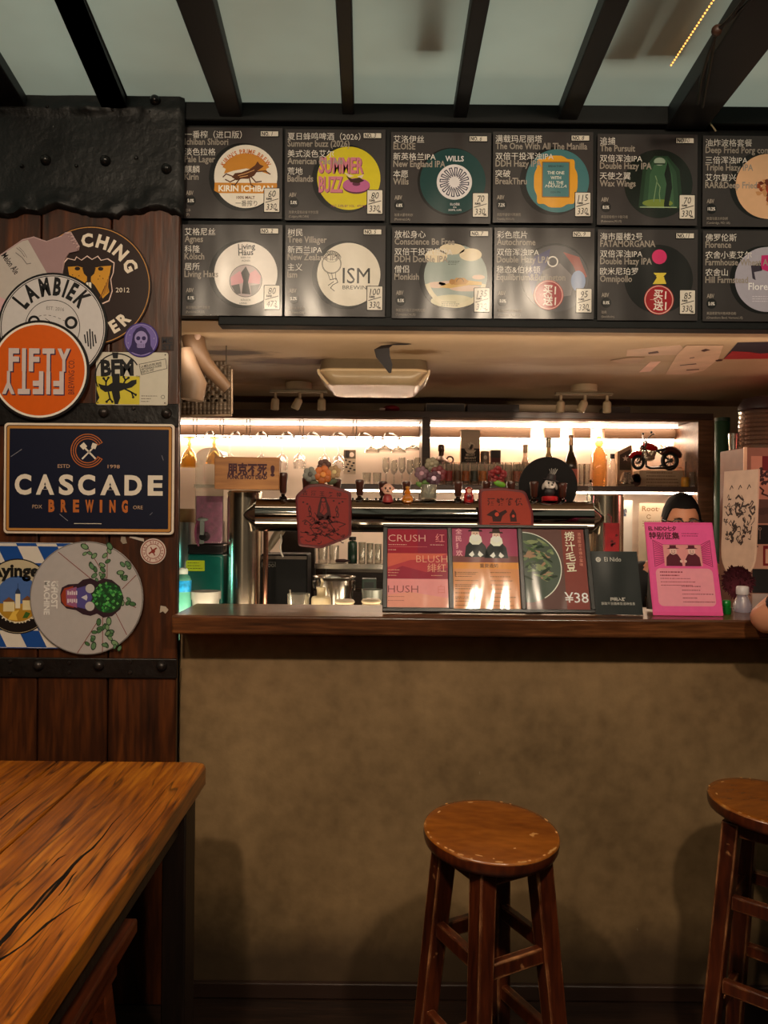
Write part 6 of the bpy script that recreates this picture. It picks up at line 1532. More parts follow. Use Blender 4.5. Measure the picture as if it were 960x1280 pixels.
g_cl = glass('clear_glass'); g_dim = glass('soda_glass', (226, 224, 212), 0.25, 0.03, 0.05)
t = thing('tumbler', 'ribbed clear tumbler on the counter between tap column and white bottle', 'glass', stand(374, 2.50, ZI)); k = 2.50 / FPX; h = pz(743, 2.50) - ZI
MB().lathe([(0, 0), (11 * k, 0), (11.5 * k, 0.01), (14 * k, h), (13.3 * k, h), (11 * k, 0.02), (0, 0.012)], n=36).build('glass', g_dim, t)
MB().lathe([(0, 0.0125), (10.6 * k, 0.0205), (12 * k, h * 0.62), (0, h * 0.62)], n=30).build('drink', glass('weak_drink', (206, 180, 140), 0.5, 0.03, 0.12), t)
m = MB(); m.tube([(-8 * k, 0, 0.03), (-10.5 * k, 0.0, h + 0.012)], 0.0022, 8); m.build('straw', M('straw', (150, 140, 124), 0.5), t)
t = thing('dispenser_bottle', 'cream plastic pump bottle with thin spout behind the bar', 'bottle', stand(402.5, 2.50, ZI)); h = pz(748, 2.50) - ZI
m = MB(); m.lathe([(0, 0), (12 * k, 0), (12.6 * k, 0.006), (12.6 * k, h - 0.004), (11 * k, h + 0.004), (5.6 * k, h + 0.006), (5.6 * k, h + 0.028), (0, h + 0.028)], n=28); m.build('body', M('cream_plastic', (196, 180, 144), 0.4, var=0.05), t)
m = MB(); m.cyl((0, 0, h + 0.0285), (0, 0, h + 0.034), 6.2 * k); m.tube([(0, 0, h + 0.034), (1 * k, 0, h + 0.05), (2.0 * k, 0, pz(726, 2.5) - ZI - 0.008), (0, -0.008, pz(724, 2.5) - ZI)], [0.0045, 0.004, 0.004, 0.0035], 10); m.build('spout', M('cream_plastic', (196, 180, 144), 0.4, var=0.05), t)
t = thing('stock_pot', 'steel pot with flared rim and ring handles on the work counter', 'pot', stand(418.5, 2.68, ZI)); k = 2.68 / FPX; h = pz(721, 2.68) - ZI
MB().lathe([(0, 0), (21 * k, 0), (23 * k, 0.008), (23.6 * k, h - 0.02), (23.6 * k, h - 0.012), (27 * k, h - 0.002), (27 * k, h), (25.6 * k, h), (22.4 * k, h - 0.014), (22 * k, 0.012), (0, 0.006)], n=44).build('body', m_steel, t)
for sx in (-1, 1):
    m = MB(); cz = pz(733, 2.68) - ZI; m.tube([(sx * 24.5 * k + 0.004 * math.cos(a), 0.014 * math.cos(a), cz + 0.015 * math.sin(a)) for a in [2 * math.pi * q / 18 for q in range(18)]], 0.003, 8, True)
    m.cyl((sx * 22.8 * k, 0, cz + 0.015), (sx * 26.5 * k, 0, cz + 0.015), 0.005); m.build('ring_handle', m_chrome, t)
def lids(px, n, top, lab):
    t = thing('lid_stack', lab, 'lids', stand(px, 2.47, ZI), group='stacks of pale lids on the counter'); k = 2.47 / FPX; hh = (pz(top, 2.47) - ZI) / n
    for i in range(n): MB().lathe([(0, i * hh + 0.0004), (10.5 * k, i * hh + 0.0004), (12.5 * k, i * hh + hh * 0.35), (12.5 * k, i * hh + hh * 0.6), (10.5 * k, (i + 1) * hh), (0, (i + 1) * hh)], n=28).build('lid', M('lid_pale', (200, 184, 152), 0.3, var=0.1), t)
lids(432, 8, 750, 'stack of pale lids in front of the steel pot'); lids(465, 8, 749, 'stack of pale lids left of the pink menu page')
t = thing('ice_bucket', 'round steel and clear tub behind the pale lids left of the menu stand', 'tub', stand(466, 2.62, ZI)); k = 2.62 / FPX; h = pz(737, 2.62) - ZI
MB().lathe([(0, 0), (11 * k, 0), (13 * k, h * 0.9), (14 * k, h), (12.8 * k, h), (11.8 * k, h * 0.88), (0, h * 0.8)], n=32).build('tub', M('tub_teal_grey', (120, 124, 116), 0.3, 0.3, 0.15), t)
t = thing('tea_box', 'small dark green box standing against the wall below the steel shelf', 'box', (pxx(462, 2.84), 2.84, ZI + 0.0005)); k = 2.84 / FPX
MB().span((-9 * k, 0, 0), (9 * k, 0.05, pz(724, 2.84) - ZI)).build('box', M('dark_green', (38, 54, 44), 0.5, var=0.15), t, bevel=0.002)
MB().span((-6 * k, -0.001, pz(735, 2.84) - ZI), (6 * k, -0.0002, pz(728, 2.84) - ZI)).build('label', M('box_label', (22, 28, 24), 0.5), t)

# ---------------------------------------------------------------- glassware helpers
def lib_thing(name, label, cat, group, loc): return thing(name, label, cat, loc, group=group)
def tumbler(px, Y, z, wpx, top, label, group, print_col=None):
    k = Y / FPX; t = thing('drinking_glass', label, 'glass', (pxx(px, Y), Y, z + 0.0005), group=group); h = pz(top, Y, px) - z; r_ = wpx / 2 * k
    MB().lathe([(0, 0), (r_ * 0.86, 0), (r_ * 0.9, 0.004), (r_, h), (r_ * 0.93, h), (r_ * 0.82, 0.012), (0, 0.010)], n=20).build('bowl', g_dim, t)
    if print_col: MB().lathe([(r_ * 0.93, h * 0.18), (r_ * 0.945, h * 0.18), (r_ * 0.985, h * 0.62), (r_ * 0.97, h * 0.62)], n=20).build('printed_band', M('band_%02x%02x%02x' % print_col, print_col, 0.4, var=0.6, scale=90), t)
    return t
def wine(px, Y, z, wpx, top, label, group, kind='flute'):
    k = Y / FPX; t = thing('stemmed_glass', label, 'glass', (pxx(px, Y), Y, z + 0.0005), group=group); h = pz(top, Y, px) - z; r_ = wpx / 2 * k
    MB().lathe([(0, 0), (r_ * 0.95, 0), (r_ * 0.9, 0.002), (0.003, 0.005), (0.0025, h * 0.35), (0.004, h * 0.38), (0, h * 0.38)], n=20).build('stem', g_dim, t)
    MB().lathe([(0, h * 0.385), (r_ * 0.6, h * 0.46), (r_, h * 0.62), (r_ * 0.85, h), (r_ * 0.8, h), (r_ * 0.93, h * 0.62), (r_ * 0.5, h * 0.48), (0, h * 0.42)], n=20).build('bowl', g_dim, t)
    return t
YG = 3.66
for i, px_ in enumerate((458, 471)): tumbler(px_, YG, ZSH, 11, 591, 'short clear tumbler at the left end of the upper shelf, below the hanging glasses', 'short tumblers on the left shelf')
for i, px_ in enumerate((482, 492, 502, 512, 521)): wine(px_, YG + 0.05 * (i % 2), ZSH, 9.5, 572 + (i % 2) * 3, 'clear stemmed flute standing on the left shelf beside the wooden divider', 'flutes on the left shelf')
cols = [(150, 60, 50), (140, 50, 44), (90, 60, 40), (150, 80, 40), (60, 60, 50), (170, 100, 50), (150, 60, 50), (90, 90, 80), (140, 110, 90), (150, 90, 70), None]
for i in range(11): tumbler(550 + i * 10.6, YG, ZSH, 9.6, 578, 'tall printed glass in the front row on the lit right shelf', 'tall glasses on the right shelf', cols[i])
for i, px_ in enumerate((648, 727, 733)): tumbler(px_, YG + 0.03, ZSH, 9, 580, 'plain clear glass near the bottles on the right shelf', 'plain glasses by the bottles')
for i, px_ in enumerate((404, 418)): tumbler(px_, 3.38, ZST, 13, 682, 'clear glass on the narrow steel shelf under the pipe', 'glasses on the steel shelf')
for i in range(6): tumbler(453 + (i % 3) * 10, 3.36 + 0.05 * (i // 3), ZST, 9.5, 678 + (i % 3), 'ridged clear glass in the packed group on the steel shelf', 'packed glasses on the steel shelf')
t = thing('green_flask', 'dark green bottle on the narrow steel shelf', 'bottle', (pxx(441, 3.38), 3.38, ZST + 0.0005)); k = 3.38 / FPX; h = pz(676, 3.38) - ZST
MB().lathe([(0, 0), (5.5 * k, 0), (6 * k, 0.005), (6 * k, h * 0.9), (4.5 * k, h * 0.97), (0, h)], n=22).build('body', M('bottle_green', (26, 62, 46), 0.2, var=0.1), t)
MB().lathe([(0, h + 0.0003), (4.6 * k, h + 0.0003), (4.6 * k, h + 0.016), (0, h + 0.017)], n=18).build('cap', m_black, t)
t = thing('bar_tool', 'dark bar tool lying on the steel shelf', 'tool', (pxx(428, 3.36), 3.36, ZST + 0.0085))
MB().lathe([(0, -0.03), (0.006, -0.028), (0.008, -0.01), (0.008, 0.012), (0.005, 0.02), (0.004, 0.035), (0, 0.036)], n=14, axis='X').build('handle', M('tool_dark', (60, 26, 22), 0.4), t)

# hanging glass rack and glasses under the top panel (left bay)
ZRK = pz(546, 3.66)
t = thing('glass_rack', 'chrome wire hanging rack along the top of the left lit bay', 'rack', (pxx(224, 3.66), 3.66, ZRK)); o = t.location
m_wire = M('rack_wire', (112, 98, 78), 0.3, 0.6)
m = MB(); m2 = MB()
for i in range(8):
    x = pxx(246 + i * 33, 3.66) - o.x; x2 = x + 0.055
    m.tube([(x, -0.03, 0.0), (x, -0.02, -0.008), (x + 0.004, 0.10, 0.0), (x + 0.014, 0.15, 0.030), (x2 - 0.020, 0.15, 0.034), (x2 - 0.004, 0.10, 0.024), (x2 + 0.030, -0.02, -0.008), (x2 + 0.034, -0.03, 0.0)], 0.0036, 7)
    if i % 2 == 0 or i < 2:
        for xx in (x - 0.012, x + 0.004): m2.tube([(xx, -0.03, 0.006), (xx, -0.032, ZTOP - ZRK - 0.0125)], 0.0020, 6)
m.build('rails', m_wire, t); m2.build('hangers', m_wire, t)
MB().cyl((-0.04, 0.06, -0.003), (pxx(524, 3.66) - o.x, 0.06, -0.003), 0.002).build('cross_rod', m_chrome, t)
def goblet(px, label, mat, group, w1=24, h_py=584, top_py=546, kind=0, Y=3.70):
    k = Y / FPX; zt_ = ZRK - 0.0035; t = thing('hanging_glass', label, 'glass', (pxx(px, Y), Y, zt_), group=group); h = zt_ - pz(h_py, Y, px); r_ = w1 / 2 * k
    if kind == 0:
        pr = [(0, 0), (r_ * 0.72, -0.001), (r_ * 0.68, -0.004), (0.008, -0.012), (0.006, -h * 0.18), (0.011, -h * 0.25), (0.006, -h * 0.33), (0.010, -h * 0.38), (r_ * 0.62, -h * 0.55), (r_ * 0.86, -h * 0.75), (r_, -h), (r_ * 0.95, -h), (r_ * 0.80, -h * 0.76), (0, -h * 0.45)]
    elif kind == 1:
        pr = [(0, 0), (r_ * 0.8, -0.001), (r_ * 0.7, -0.003), (0.004, -0.008), (0.003, -h * 0.45), (0.006, -h * 0.5), (r_ * 0.85, -h * 0.62), (r_, -h * 0.78), (r_ * 0.88, -h), (r_ * 0.83, -h), (r_ * 0.94, -h * 0.78), (0, -h * 0.56)]
    else:
        pr = [(0, 0), (r_ * 0.6, -0.001), (r_ * 0.5, -0.003), (0.004, -0.008), (0.003, -h * 0.5), (r_ * 0.4, -h * 0.58), (r_ * 0.95, -h * 0.8), (r_, -h), (r_ * 0.96, -h), (r_ * 0.9, -h * 0.8), (0, -h * 0.55)]
    n = next(i for i in range(len(pr) - 1) if pr[i + 1][1] <= -h * 0.36)
    MB().lathe(pr[:n + 1], n=24).build('stem', mat, t); MB().lathe(pr[n:], n=24).build('bowl', mat, t)
    return t
g_amb = glass('amber_goblet', (249, 229, 176), 1.0, 0.06, 0.02)
goblet(236, 'amber goblet hanging upside down, nearest the plank wall', g_amb, 'hanging amber goblets', 25)
goblet(267, 'amber goblet hanging upside down, right above the lettered box corner', g_amb, 'hanging amber goblets', 21, 580)
for i, px_ in enumerate((287, 326, 352, 374, 405, 423)): goblet(px_, 'clear wine glass hanging upside down from the chrome rack', g_cl, 'clear glasses hanging from the rack', 17, (588, 590, 588, 586, 590, 588)[i], kind=1)
for i, px_ in enumerate((464, 480, 497, 514)): goblet(px_, 'clear wide coupe hanging upside down next to the wooden divider', g_dim, 'hanging coupes by the divider', 20, (566, 564, 566, 563)[i], kind=2)
# postcard and prints on the back wall
t = thing('postcard', 'black and white card fixed to the back wall of the left bay', 'card', (pxx(436.5, YK - 0.014), YK - 0.0125, pz(578, YK)))
k = YK / FPX; MB().span((-7.5 * k, -0.002, -15 * k), (7.5 * k, -0.0002, 15 * k)).build('card', M('card_pale', (190, 166, 140), 0.6), t)
s = Sheet(); s.rect(0, 0, 15, 11, (96, 80, 62), 1); s.poly([(2, 1), (7, 0.5), (8, 6), (6, 10), (2, 9)], (40, 32, 28), 2); s.circ(10, 6, 3, (210, 186, 170), 2, 14)
for q in range(9): s.rect(1 + (q * 5) % 12, 12 + q * 1.7, 4 + (q * 5) % 12, 14 + q * 1.7, (50, 40, 40), 2)
q = s.build('printing', t, k, 7.5, 15, 'matte', 0.0004); q.location = (0, -0.002, 0)
# ---------------------------------------------------------------- right bay
def shelfY(px, Y, z): return (pxx(px, Y), Y, z + 0.0005)
t = thing('metal_jug', 'squat dark metal jug with ring handle behind the tall glasses', 'jug', shelfY(551, 3.84, ZRI)); k = 3.84 / FPX
MB().lathe([(0, 0), (11 * k, 0), (12 * k, 0.003), (10 * k, 0.016), (5 * k, 0.032), (3.2 * k, 0.04), (3.2 * k, 0.062), (4 * k, 0.066), (4 * k, 0.092), (3 * k, 0.098), (0, 0.099)], n=26).build('body', M('jug_metal', (84, 62, 50), 0.3, 0.7, 0.25), t)
m = MB(); m.tube([(11 * k + 0.016 * math.cos(a), 0, 0.022 + 0.016 * math.sin(a)) for a in [2 * math.pi * q / 16 for q in range(16)]], 0.0045, 8, True); m.build('handle', M('jug_metal', (84, 62, 50), 0.3, 0.7, 0.25), t)
MB().ball((0, -0.014, 0.082), (0.006, 0.003, 0.008), 10, 6).build('badge', m_chrome, t)
t = thing('gift_box', 'tall black and pale gift box with white splash print on the right shelf', 'box', shelfY(586.5, 3.84, ZRI)); o = t.location; h = pz(537, 3.84) - o.z; k = 3.81 / FPX
MB().span((-11.8 * k, -0.03, 0), (11.8 * k, 0.03, h)).build('box', M('box_shaded', (150, 126, 104), 0.5, var=0.3, scale=6), t, bevel=0.001)  # tan box body with random tone variation
s = Sheet(); s.rect(0, 0, 23.6, 40, (190, 164, 140), 1); s.rect(0, 22, 23.6, 40, (52, 40, 34), 1.3); r = random.Random(9)
for q in range(16): a = r.uniform(-2.9, -0.2); l = r.uniform(4, 11); s.poly([(12, 24), (12 + l * math.cos(a) - 1, 24 + l * math.sin(a)), (12 + l * math.cos(a) + 1, 24 + l * math.sin(a) + 1.5)], (220, 200, 176), 2)
s.poly([(5, 24), (19, 24), (16, 28), (8, 28)], (220, 200, 176), 2); s.text('MOST', 12, 31.5, 4.4, (226, 206, 180), 2, 'c', 0.02); s.text('MEANT', 12, 35.5, 4.4, (226, 206, 180), 2, 'c', 0.02); s.scribble(6, 37, 13, 1, 1, (226, 206, 180), 2, 0.7, 2)
q = s.build('printing', t, k, 11.8, 20, 'matte', 0.0004); q.location = (0, -0.03, h / 2)
t = thing('spice_tin', 'silver cylinder with round white mark beside the gift box', 'tin', shelfY(605.5, 3.83, ZRI)); h = pz(563, 3.83) - ZRI; k = 3.83 / FPX
MB().lathe([(0, 0), (5.6 * k, 0), (5.6 * k, h - 0.003), (5 * k, h), (0, h)], n=24).build('body', M('tin_grey', (140, 124, 108), 0.35, 0.4, 0.2), t); MB().ball((0, -5.5 * k, h * 0.5), (0.009, 0.002, 0.010), 14, 8).build('mark', M('mark_white', (226, 214, 200), 0.5), t)
t = thing('small_carton', 'dark red and black carton at the right of the boxes on the shelf', 'box', shelfY(618.5, 3.83, ZRI)); h = pz(562, 3.83) - ZRI
MB().span((-6 * k, -0.02, 0), (6 * k, 0.02, h)).build('box', M('carton_red', (90, 24, 26), 0.5, var=0.2), t, bevel=0.001); MB().span((-6.05 * k, -0.0205, h * 0.45), (6.05 * k, 0.0205, h + 0.0005)).build('band', M('carton_black', (44, 32, 30), 0.5), t)
def bottle(px, Y, wpx, top, label, mat, foil, lab=None, neck=0.36):
    k = Y / FPX; t = thing('glass_bottle', label, 'bottle', (pxx(px, Y), Y, ZSH + 0.0005)); h = pz(top, Y, px) - ZSH; r_ = wpx / 2 * k
    MB().lathe([(0, 0), (r_ * 0.9, 0), (r_, 0.006), (r_, h * 0.42), (r_ * 0.85, h * 0.54), (r_ * neck, h * 0.70), (r_ * neck * 0.9, h * 0.88), (0, h * 0.88)], n=28).build('body', mat, t)
    MB().lathe([(r_ * neck * 0.95, h * 0.80), (r_ * neck * 1.1, h * 0.805), (r_ * neck * 1.05, h * 0.95), (r_ * neck * 1.25, h * 0.955), (r_ * neck * 1.25, h * 0.985), (r_ * neck, h), (0, h)], n=22).build('foil_cap', foil, t)
    if lab: MB().lathe([(r_ * 1.005, h * 0.08), (r_ * 1.02, h * 0.08), (r_ * 1.02, h * 0.34), (r_ * 1.005, h * 0.34)], n=28).build('label', lab, t)
bottle(656, 3.74, 12.5, 556, 'pale clear bottle at the left edge of the black disc on lit shelf', glass('pale_bottle', (200, 176, 150), 0.6, 0.05, 0.25), M('foil_tan', (150, 124, 100), 0.35, 0.5), None, 0.42)
bottle(685, 3.74, 17, 547.5, 'tan glass bottle with silver neck behind the top of the black disc', glass('olive_bottle', (150, 124, 70), 0.8, 0.05, 0.4), M('foil_dark', (96, 84, 66), 0.3, 0.7), None, 0.34)
bottle(713, 3.74, 17, 544, 'dark green sparkling wine bottle with pink label right of the black disc', glass('green_bottle', (60, 48, 28), 0.9, 0.05, 0.6), M('foil_copper', (120, 90, 66), 0.3, 0.7), M('label_pink', (206, 110, 96), 0.5, var=0.1), 0.32)
# orange jar, little bottle, star frame, engine model, motorcycle, white box, yellow can
t = thing('orange_jar', 'glowing orange glass jar with round stopper beside the motorcycle shelf end', 'jar', shelfY(748, 3.74, ZSH)); k = 3.74 / FPX; h = pz(542, 3.74) - ZSH
MB().lathe([(0, 0), (9 * k, 0), (10 * k, 0.006), (10 * k, h * 0.62), (6 * k, h * 0.72), (5 * k, h * 0.76), (0, h * 0.76)], n=26).build('body', glass('orange_glass', (250, 214, 160), 1.0, 0.06, 0.10), t)
MB().ball((0, 0, h * 0.87), (5.4 * k, 5.4 * k, h * 0.115), 16, 10).build('stopper', glass('orange_glass', (250, 214, 160), 1.0, 0.06, 0.10), t)
t = thing('clear_bottle', 'little clear bottle with dark cap left of the star frame', 'bottle', shelfY(765, 3.78, ZSH)); h = pz(565, 3.78) - ZSH
MB().lathe([(0, 0), (4.5 * k, 0), (4.8 * k, 0.004), (4.8 * k, h * 0.7), (2.6 * k, h * 0.85), (0, h * 0.85)], n=20).build('body', g_dim, t); MB().lathe([(0, h * 0.852), (3 * k, h * 0.852), (3 * k, h), (0, h)], n=16).build('cap', m_black, t)
t = thing('star_frame', 'slanted wooden frame with a white star on dark ground', 'frame', shelfY(781, 3.80, ZSH)); o = t.location; k = 3.80 / FPX
P2 = lambda pts: [((x - 781) * k, pz(y, 3.80) - o.z) for x, y in pts]
m = MB(); m.prism(P2([(771, 606), (771, 562), (789, 553), (791, 606)]), 0, 0.03); m.build('frame', M('frame_pale', (176, 150, 120), 0.5, var=0.15), t, bevel=0.001)
m = MB(); m.prism(P2([(774, 585), (774, 566), (787, 559), (788.5, 585)]), -0.002, -0.0003); m.build('picture', M('picture_dark', (58, 50, 40), 0.5, var=0.2), t)
m = MB(); sp = []
for q in range(10): a = R(-90 + 36 * q); rr_ = 4 if q % 2 == 0 else 1.7; sp.append((781 + rr_ * math.cos(a), 570.5 + rr_ * math.sin(a)))
m.prism(P2(sp), -0.0035, -0.0022); m.build('star', M('star_white', (226, 216, 200), 0.5), t)
t = thing('engine_model', 'small chrome engine model at the front of the shelf below the star frame', 'model', shelfY(783, 3.68, ZSH)); k = 3.68 / FPX; r = random.Random(4)
m = MB(); m.span((-12 * k, -0.02, 0.0), (8 * k, 0.02, 0.012)); m.build('base', M('model_base', (120, 104, 88), 0.4, 0.5), t)
for (x, a) in ((-4, 0.35), (3, -0.35)):
    m = MB(); rot = Matrix.Rotation(a, 3, 'Y')
    for q in range(6): m.box(Vector((x * k, 0, 0.0225)) + rot @ Vector((0, 0, q * 0.0085)), (0.034, 0.03, 0.005), rot)
    m.cyl(Vector((x * k, 0, 0.013)), Vector((x * k, 0, 0.013)) + rot @ Vector((0, 0, 0.05)), 0.012, n=14); m.build('cylinder_head', M('model_chrome', (200, 186, 168), 0.25, 0.8, 0.1), t)
m = MB()
for (x, z, q) in ((11, 0.02, 6), (13, 0.032, 4.5), (9, 0.038, 4.5), (12, 0.044, 4)): m.lathe([(0, 0), (q * k, 0), (q * k, 0.012), (0, 0.012)], (x * k, -0.01, z + 0.004), 16, (0, 1, 0))
m.build('pulleys', M('model_dark', (70, 46, 40), 0.35, 0.4), t)
# white display box with printed lines, and the motorcycle on it
t = thing('display_box', 'white printed box under the motorcycle model', 'box', shelfY(825, 3.74, ZSH)); o = t.location; k = 3.74 / FPX; HB = pz(585.5, 3.74) - o.z
MB().span((-29 * k, -0.03, 0), (28 * k, 0.06, HB)).build('box', M('box_cream', (206, 178, 148), 0.55, var=0.08), t, bevel=0.001)
s = Sheet(); s.scribble(8, 4, 42, 4, 5, (140, 104, 84), 1, 1.1, 7); q = s.build('printing', t, k, 28, 12, 'matte', 0.0004); q.location = (0, -0.03, HB / 2)
t = thing('motorcycle_model', 'model motorcycle with red tank and black rear wheel on the white box', 'model motorcycle', (pxx(820, 3.74), 3.74, ZSH + HB + 0.0012), (0, 0, R(14))); o = t.location; k = 3.74 / FPX
mx = lambda px_, py: ((px_ - 820) * k * 1.03, pz(py, 3.74, 820) - o.z)
def wheel(px_, py, rr_, name):
    x, z = mx(px_, py); rr_ *= k; z = rr_ * 1.0 + 0.001
    m = MB(); n = 28; m.tube([(x + rr_ * 0.80 * math.cos(2 * math.pi * q / n), 0, z + rr_ * 0.80 * math.sin(2 * math.pi * q / n)) for q in range(n)], rr_ * 0.20, 10, True)
    w_ = m.build(name, M('tyre_black', (20, 18, 18), 0.5), t)
    m = MB(); m.tube([(x + rr_ * 0.6 * math.cos(2 * math.pi * q / n), 0, z + rr_ * 0.6 * math.sin(2 * math.pi * q / n)) for q in range(n)], rr_ * 0.06, 8, True)
    for q in range(9): a = 2 * math.pi * q / 9; m.cyl((x, 0, z), (x + rr_ * 0.6 * math.cos(a), 0, z + rr_ * 0.6 * math.sin(a)), rr_ * 0.035, n=6)
    m.cyl((x, -0.012, z), (x, 0.012, z), rr_ * 0.22, n=14); g = m.build('rim', M('rim_grey', (110, 106, 102), 0.3, 0.8), w_)
    return x, z
rx_, rz_ = wheel(838.5, 573, 12.8, 'rear_wheel'); fx, fz = wheel(795, 576, 9.5, 'front_wheel')
m = MB(); x, z = mx(811, 559); m.ball((x, 0, z), (0.042, 0.021, 0.018), 20, 12, Matrix.Rotation(0.22, 3, 'Y')); m.build('fuel_tank', M('tank_red', (190, 22, 26), 0.15, coat=0.6, var=0.1), t)
m = MB(); x, z = mx(809, 569)
for sx in (-0.012, 0.012): m.cyl((x + sx, 0, z - 0.018), (x + sx * 2.2, 0, z + 0.018), 0.016, n=12)
m.ball((x, 0, z - 0.014), (0.034, 0.022, 0.018), 14, 8)
for q in range(4):
    for sx in (-1, 1): m.lathe([(0, 0), (0.021, 0), (0.021, 0.003), (0, 0.003)], (x + sx * (0.013 + q * 0.0035), 0, z - 0.004 + q * 0.006), 12)
m.build('engine', M('model_chrome', (200, 186, 168), 0.25, 0.8, 0.1), t)
m = MB(); x1, z1 = mx(805, 555)
for sy in (-0.012, 0.012): m.cyl((fx, sy, fz), (x1, sy, z1 + 0.012), 0.0045, n=10)
m.build('fork', m_chrome, t)
m = MB(); hx, hz = mx(806, 547); m.tube([(hx + 0.012, -0.05, hz + 0.012), (hx + 0.004, -0.04, hz + 0.008), (hx - 0.004, -0.015, hz - 0.008), (x1, 0, z1 + 0.010), (hx - 0.004, 0.015, hz - 0.008), (hx + 0.004, 0.04, hz + 0.008), (hx + 0.012, 0.05, hz + 0.012)], 0.003, 8)
for sy in (-1, 1): m.ball((hx + 0.004, sy * 0.035, hz + 0.020), (0.006, 0.008, 0.006), 10, 6)
m.build('handlebar', m_black, t)
m = MB(); x, z = mx(800, 560); m.ball((x, 0, z), (0.010, 0.012, 0.012), 14, 8); m.build('headlamp', m_chrome, t)
m = MB(); x, z = mx(828, 562); m.ball((x, 0, z), (0.034, 0.016, 0.008), 16, 8, Matrix.Rotation(-0.15, 3, 'Y')); m.build('seat', M('seat_black', (26, 22, 22), 0.4), t)
m = MB(); m.tube([(rx_ + 0.056 * math.cos(a), 0, rz_ + 0.054 * math.sin(a)) for a in [R(q) for q in range(15, 150, 12)]], [0.010] + [0.018] * 9 + [0.008] * (len(range(15, 150, 12)) - 10), 10); m.build('rear_fender', M('fender_maroon', (70, 30, 26), 0.25, coat=0.4), t)
m = MB(); m.tube([(fx + 0.048 * math.cos(a), 0, fz + 0.046 * math.sin(a)) for a in [R(q) for q in range(30, 160, 12)]], 0.010, 10); m.build('front_fender', M('tank_red', (190, 22, 26), 0.15, coat=0.6, var=0.1), t)
m = MB(); a0 = mx(800, 583); a1 = mx(834, 582); m.tube([(a0[0] + 0.01, -0.02, 0.02), (a0[0] + 0.03, -0.024, 0.010), (a1[0] - 0.02, -0.024, 0.012), (a1[0] + 0.02, -0.022, 0.022)], 0.006, 8); m.build('exhaust', m_black, t)
m = MB(); m.tube([(x1, 0, z1), (mx(818, 560)[0], 0, mx(818, 562)[1]), (rx_ - 0.03, 0, rz_ + 0.02), (rx_, 0, rz_)], 0.005, 8); m.tube([(x1, 0, z1), (mx(806, 578)[0], 0, 0.018), (mx(822, 580)[0], 0, 0.016), (rx_, 0, rz_)], 0.005, 8); m.build('chassis', m_black, t)
t = thing('yellow_can', 'yellow printed can with a dark straw at the right shelf end', 'can', shelfY(856, 3.64, ZSH)); k = 3.64 / FPX; h = pz(593.5, 3.64) - ZSH
MB().lathe([(0, 0), (4.4 * k, 0), (4.8 * k, 0.004), (4.8 * k, h - 0.004), (4.2 * k, h), (0, h)], n=22).build('body', M('can_yellow', (206, 150, 50), 0.35, 0.2, 0.25, 60), t)
m = MB(); m.tube([(0.002, 0, h), (0.002, 0, pz(576, 3.74) - ZSH)], 0.003, 8); m.build('straw', M('straw_dark', (70, 50, 40), 0.5), t)
m = MB(); m.tube([(-0.004, 0, h), (-0.012, 0, h + 0.045), (-0.03, 0, h + 0.05)], 0.0014, 6); m.build('wire', M('wire_orange', (190, 110, 60), 0.5), t)
tumbler(864.5, 3.64, ZSH, 7, 590, 'small clear glass in the right corner of the lit shelf', 'corner glass')
t = thing('wall_ornament', 'small grey leaf ornament on the back wall above the motorcycle seat', 'ornament', (pxx(828, YK - 0.02), YK - 0.0130, pz(553, YK)))
m = MB()
for (x, z, a) in ((0, 0.008, 0.4), (-0.006, -0.004, -0.6), (0.008, -0.008, 0.9)): m.ball((x, -0.004, z), (0.004, 0.003, 0.012), 10, 6, Matrix.Rotation(a, 3, 'Y'))
m.build('leaf', M('ornament_grey', (176, 160, 146), 0.5), t)

# lower right bay: white cards
t = thing('price_card', 'white card with a small blue mark under the right shelf', 'card', shelfY(779, 3.70, ZBK)); k = 3.70 / FPX; o = t.location
za, zb_ = pz(651, 3.70) - o.z, pz(622.5, 3.70) - o.z
MB().span((-11.5 * k, 0, 0), (11.5 * k, 0.004, zb_)).build('card', M('card_white', (232, 222, 210), 0.6, var=0.03), t)
s = Sheet(); r = random.Random(5)
for q in range(7): s.rect(r.uniform(-3, 3), r.uniform(-5, 5), r.uniform(-3, 3) + 2, r.uniform(-5, 5) + 1.6, (96, 100, 120), 1)
q = s.build('printing', t, k, 0, 0, 'matte', 0.0004); q.location = (0, 0, (za + zb_) / 2)
t = thing('root_card', 'white card with old-style lettering beside the bartender head', 'card', shelfY(812, 3.68, ZBK)); o = t.location; k = 3.68 / FPX; zb_ = pz(626, 3.68) - o.z
MB().span((-13 * k, 0, 0), (24 * k, 0.004, zb_)).build('card', M('card_cream', (222, 200, 172), 0.6, var=0.04), t)
s = Sheet(); s.text('Root·', -9.5, 10, 9, (150, 110, 74), 1, 'l', 0.01, 1, fit=22); s.ring(-1, 17, 2, 2.8, (150, 110, 74), 1, 20, 340, 20); s.scribble(-9, 22, 30, 3, 3, (176, 140, 110), 1, 0.8, 3)
q = s.build('printing', t, k, 0, 0, 'matte', 0.0004); q.location = (0, 0, zb_)
t = thing('red_packet_box', 'red printed box hanging in front of the right tap column', 'box', (pxx(763, 2.66), 2.648, pz(708, 2.66))); k = 2.65 / FPX; h = pz(651, 2.65) - t.location.z
MB().span((-9 * k, -0.012, 0.0), (9 * k, 0.012, h)).build('box', M('packet_red', (110, 14, 20), 0.4, var=0.3, scale=30), t, bevel=0.002)
s = Sheet(); r = random.Random(2)
for q in range(9): x, y = r.uniform(-6, 6), r.uniform(-20, 16); s.poly([(x + r.uniform(1, 3) * math.cos(u), y + r.uniform(1, 3) * math.sin(u)) for u in (0, 1.2, 2.6, 4, 5.2)], (60, 10, 14), 1)
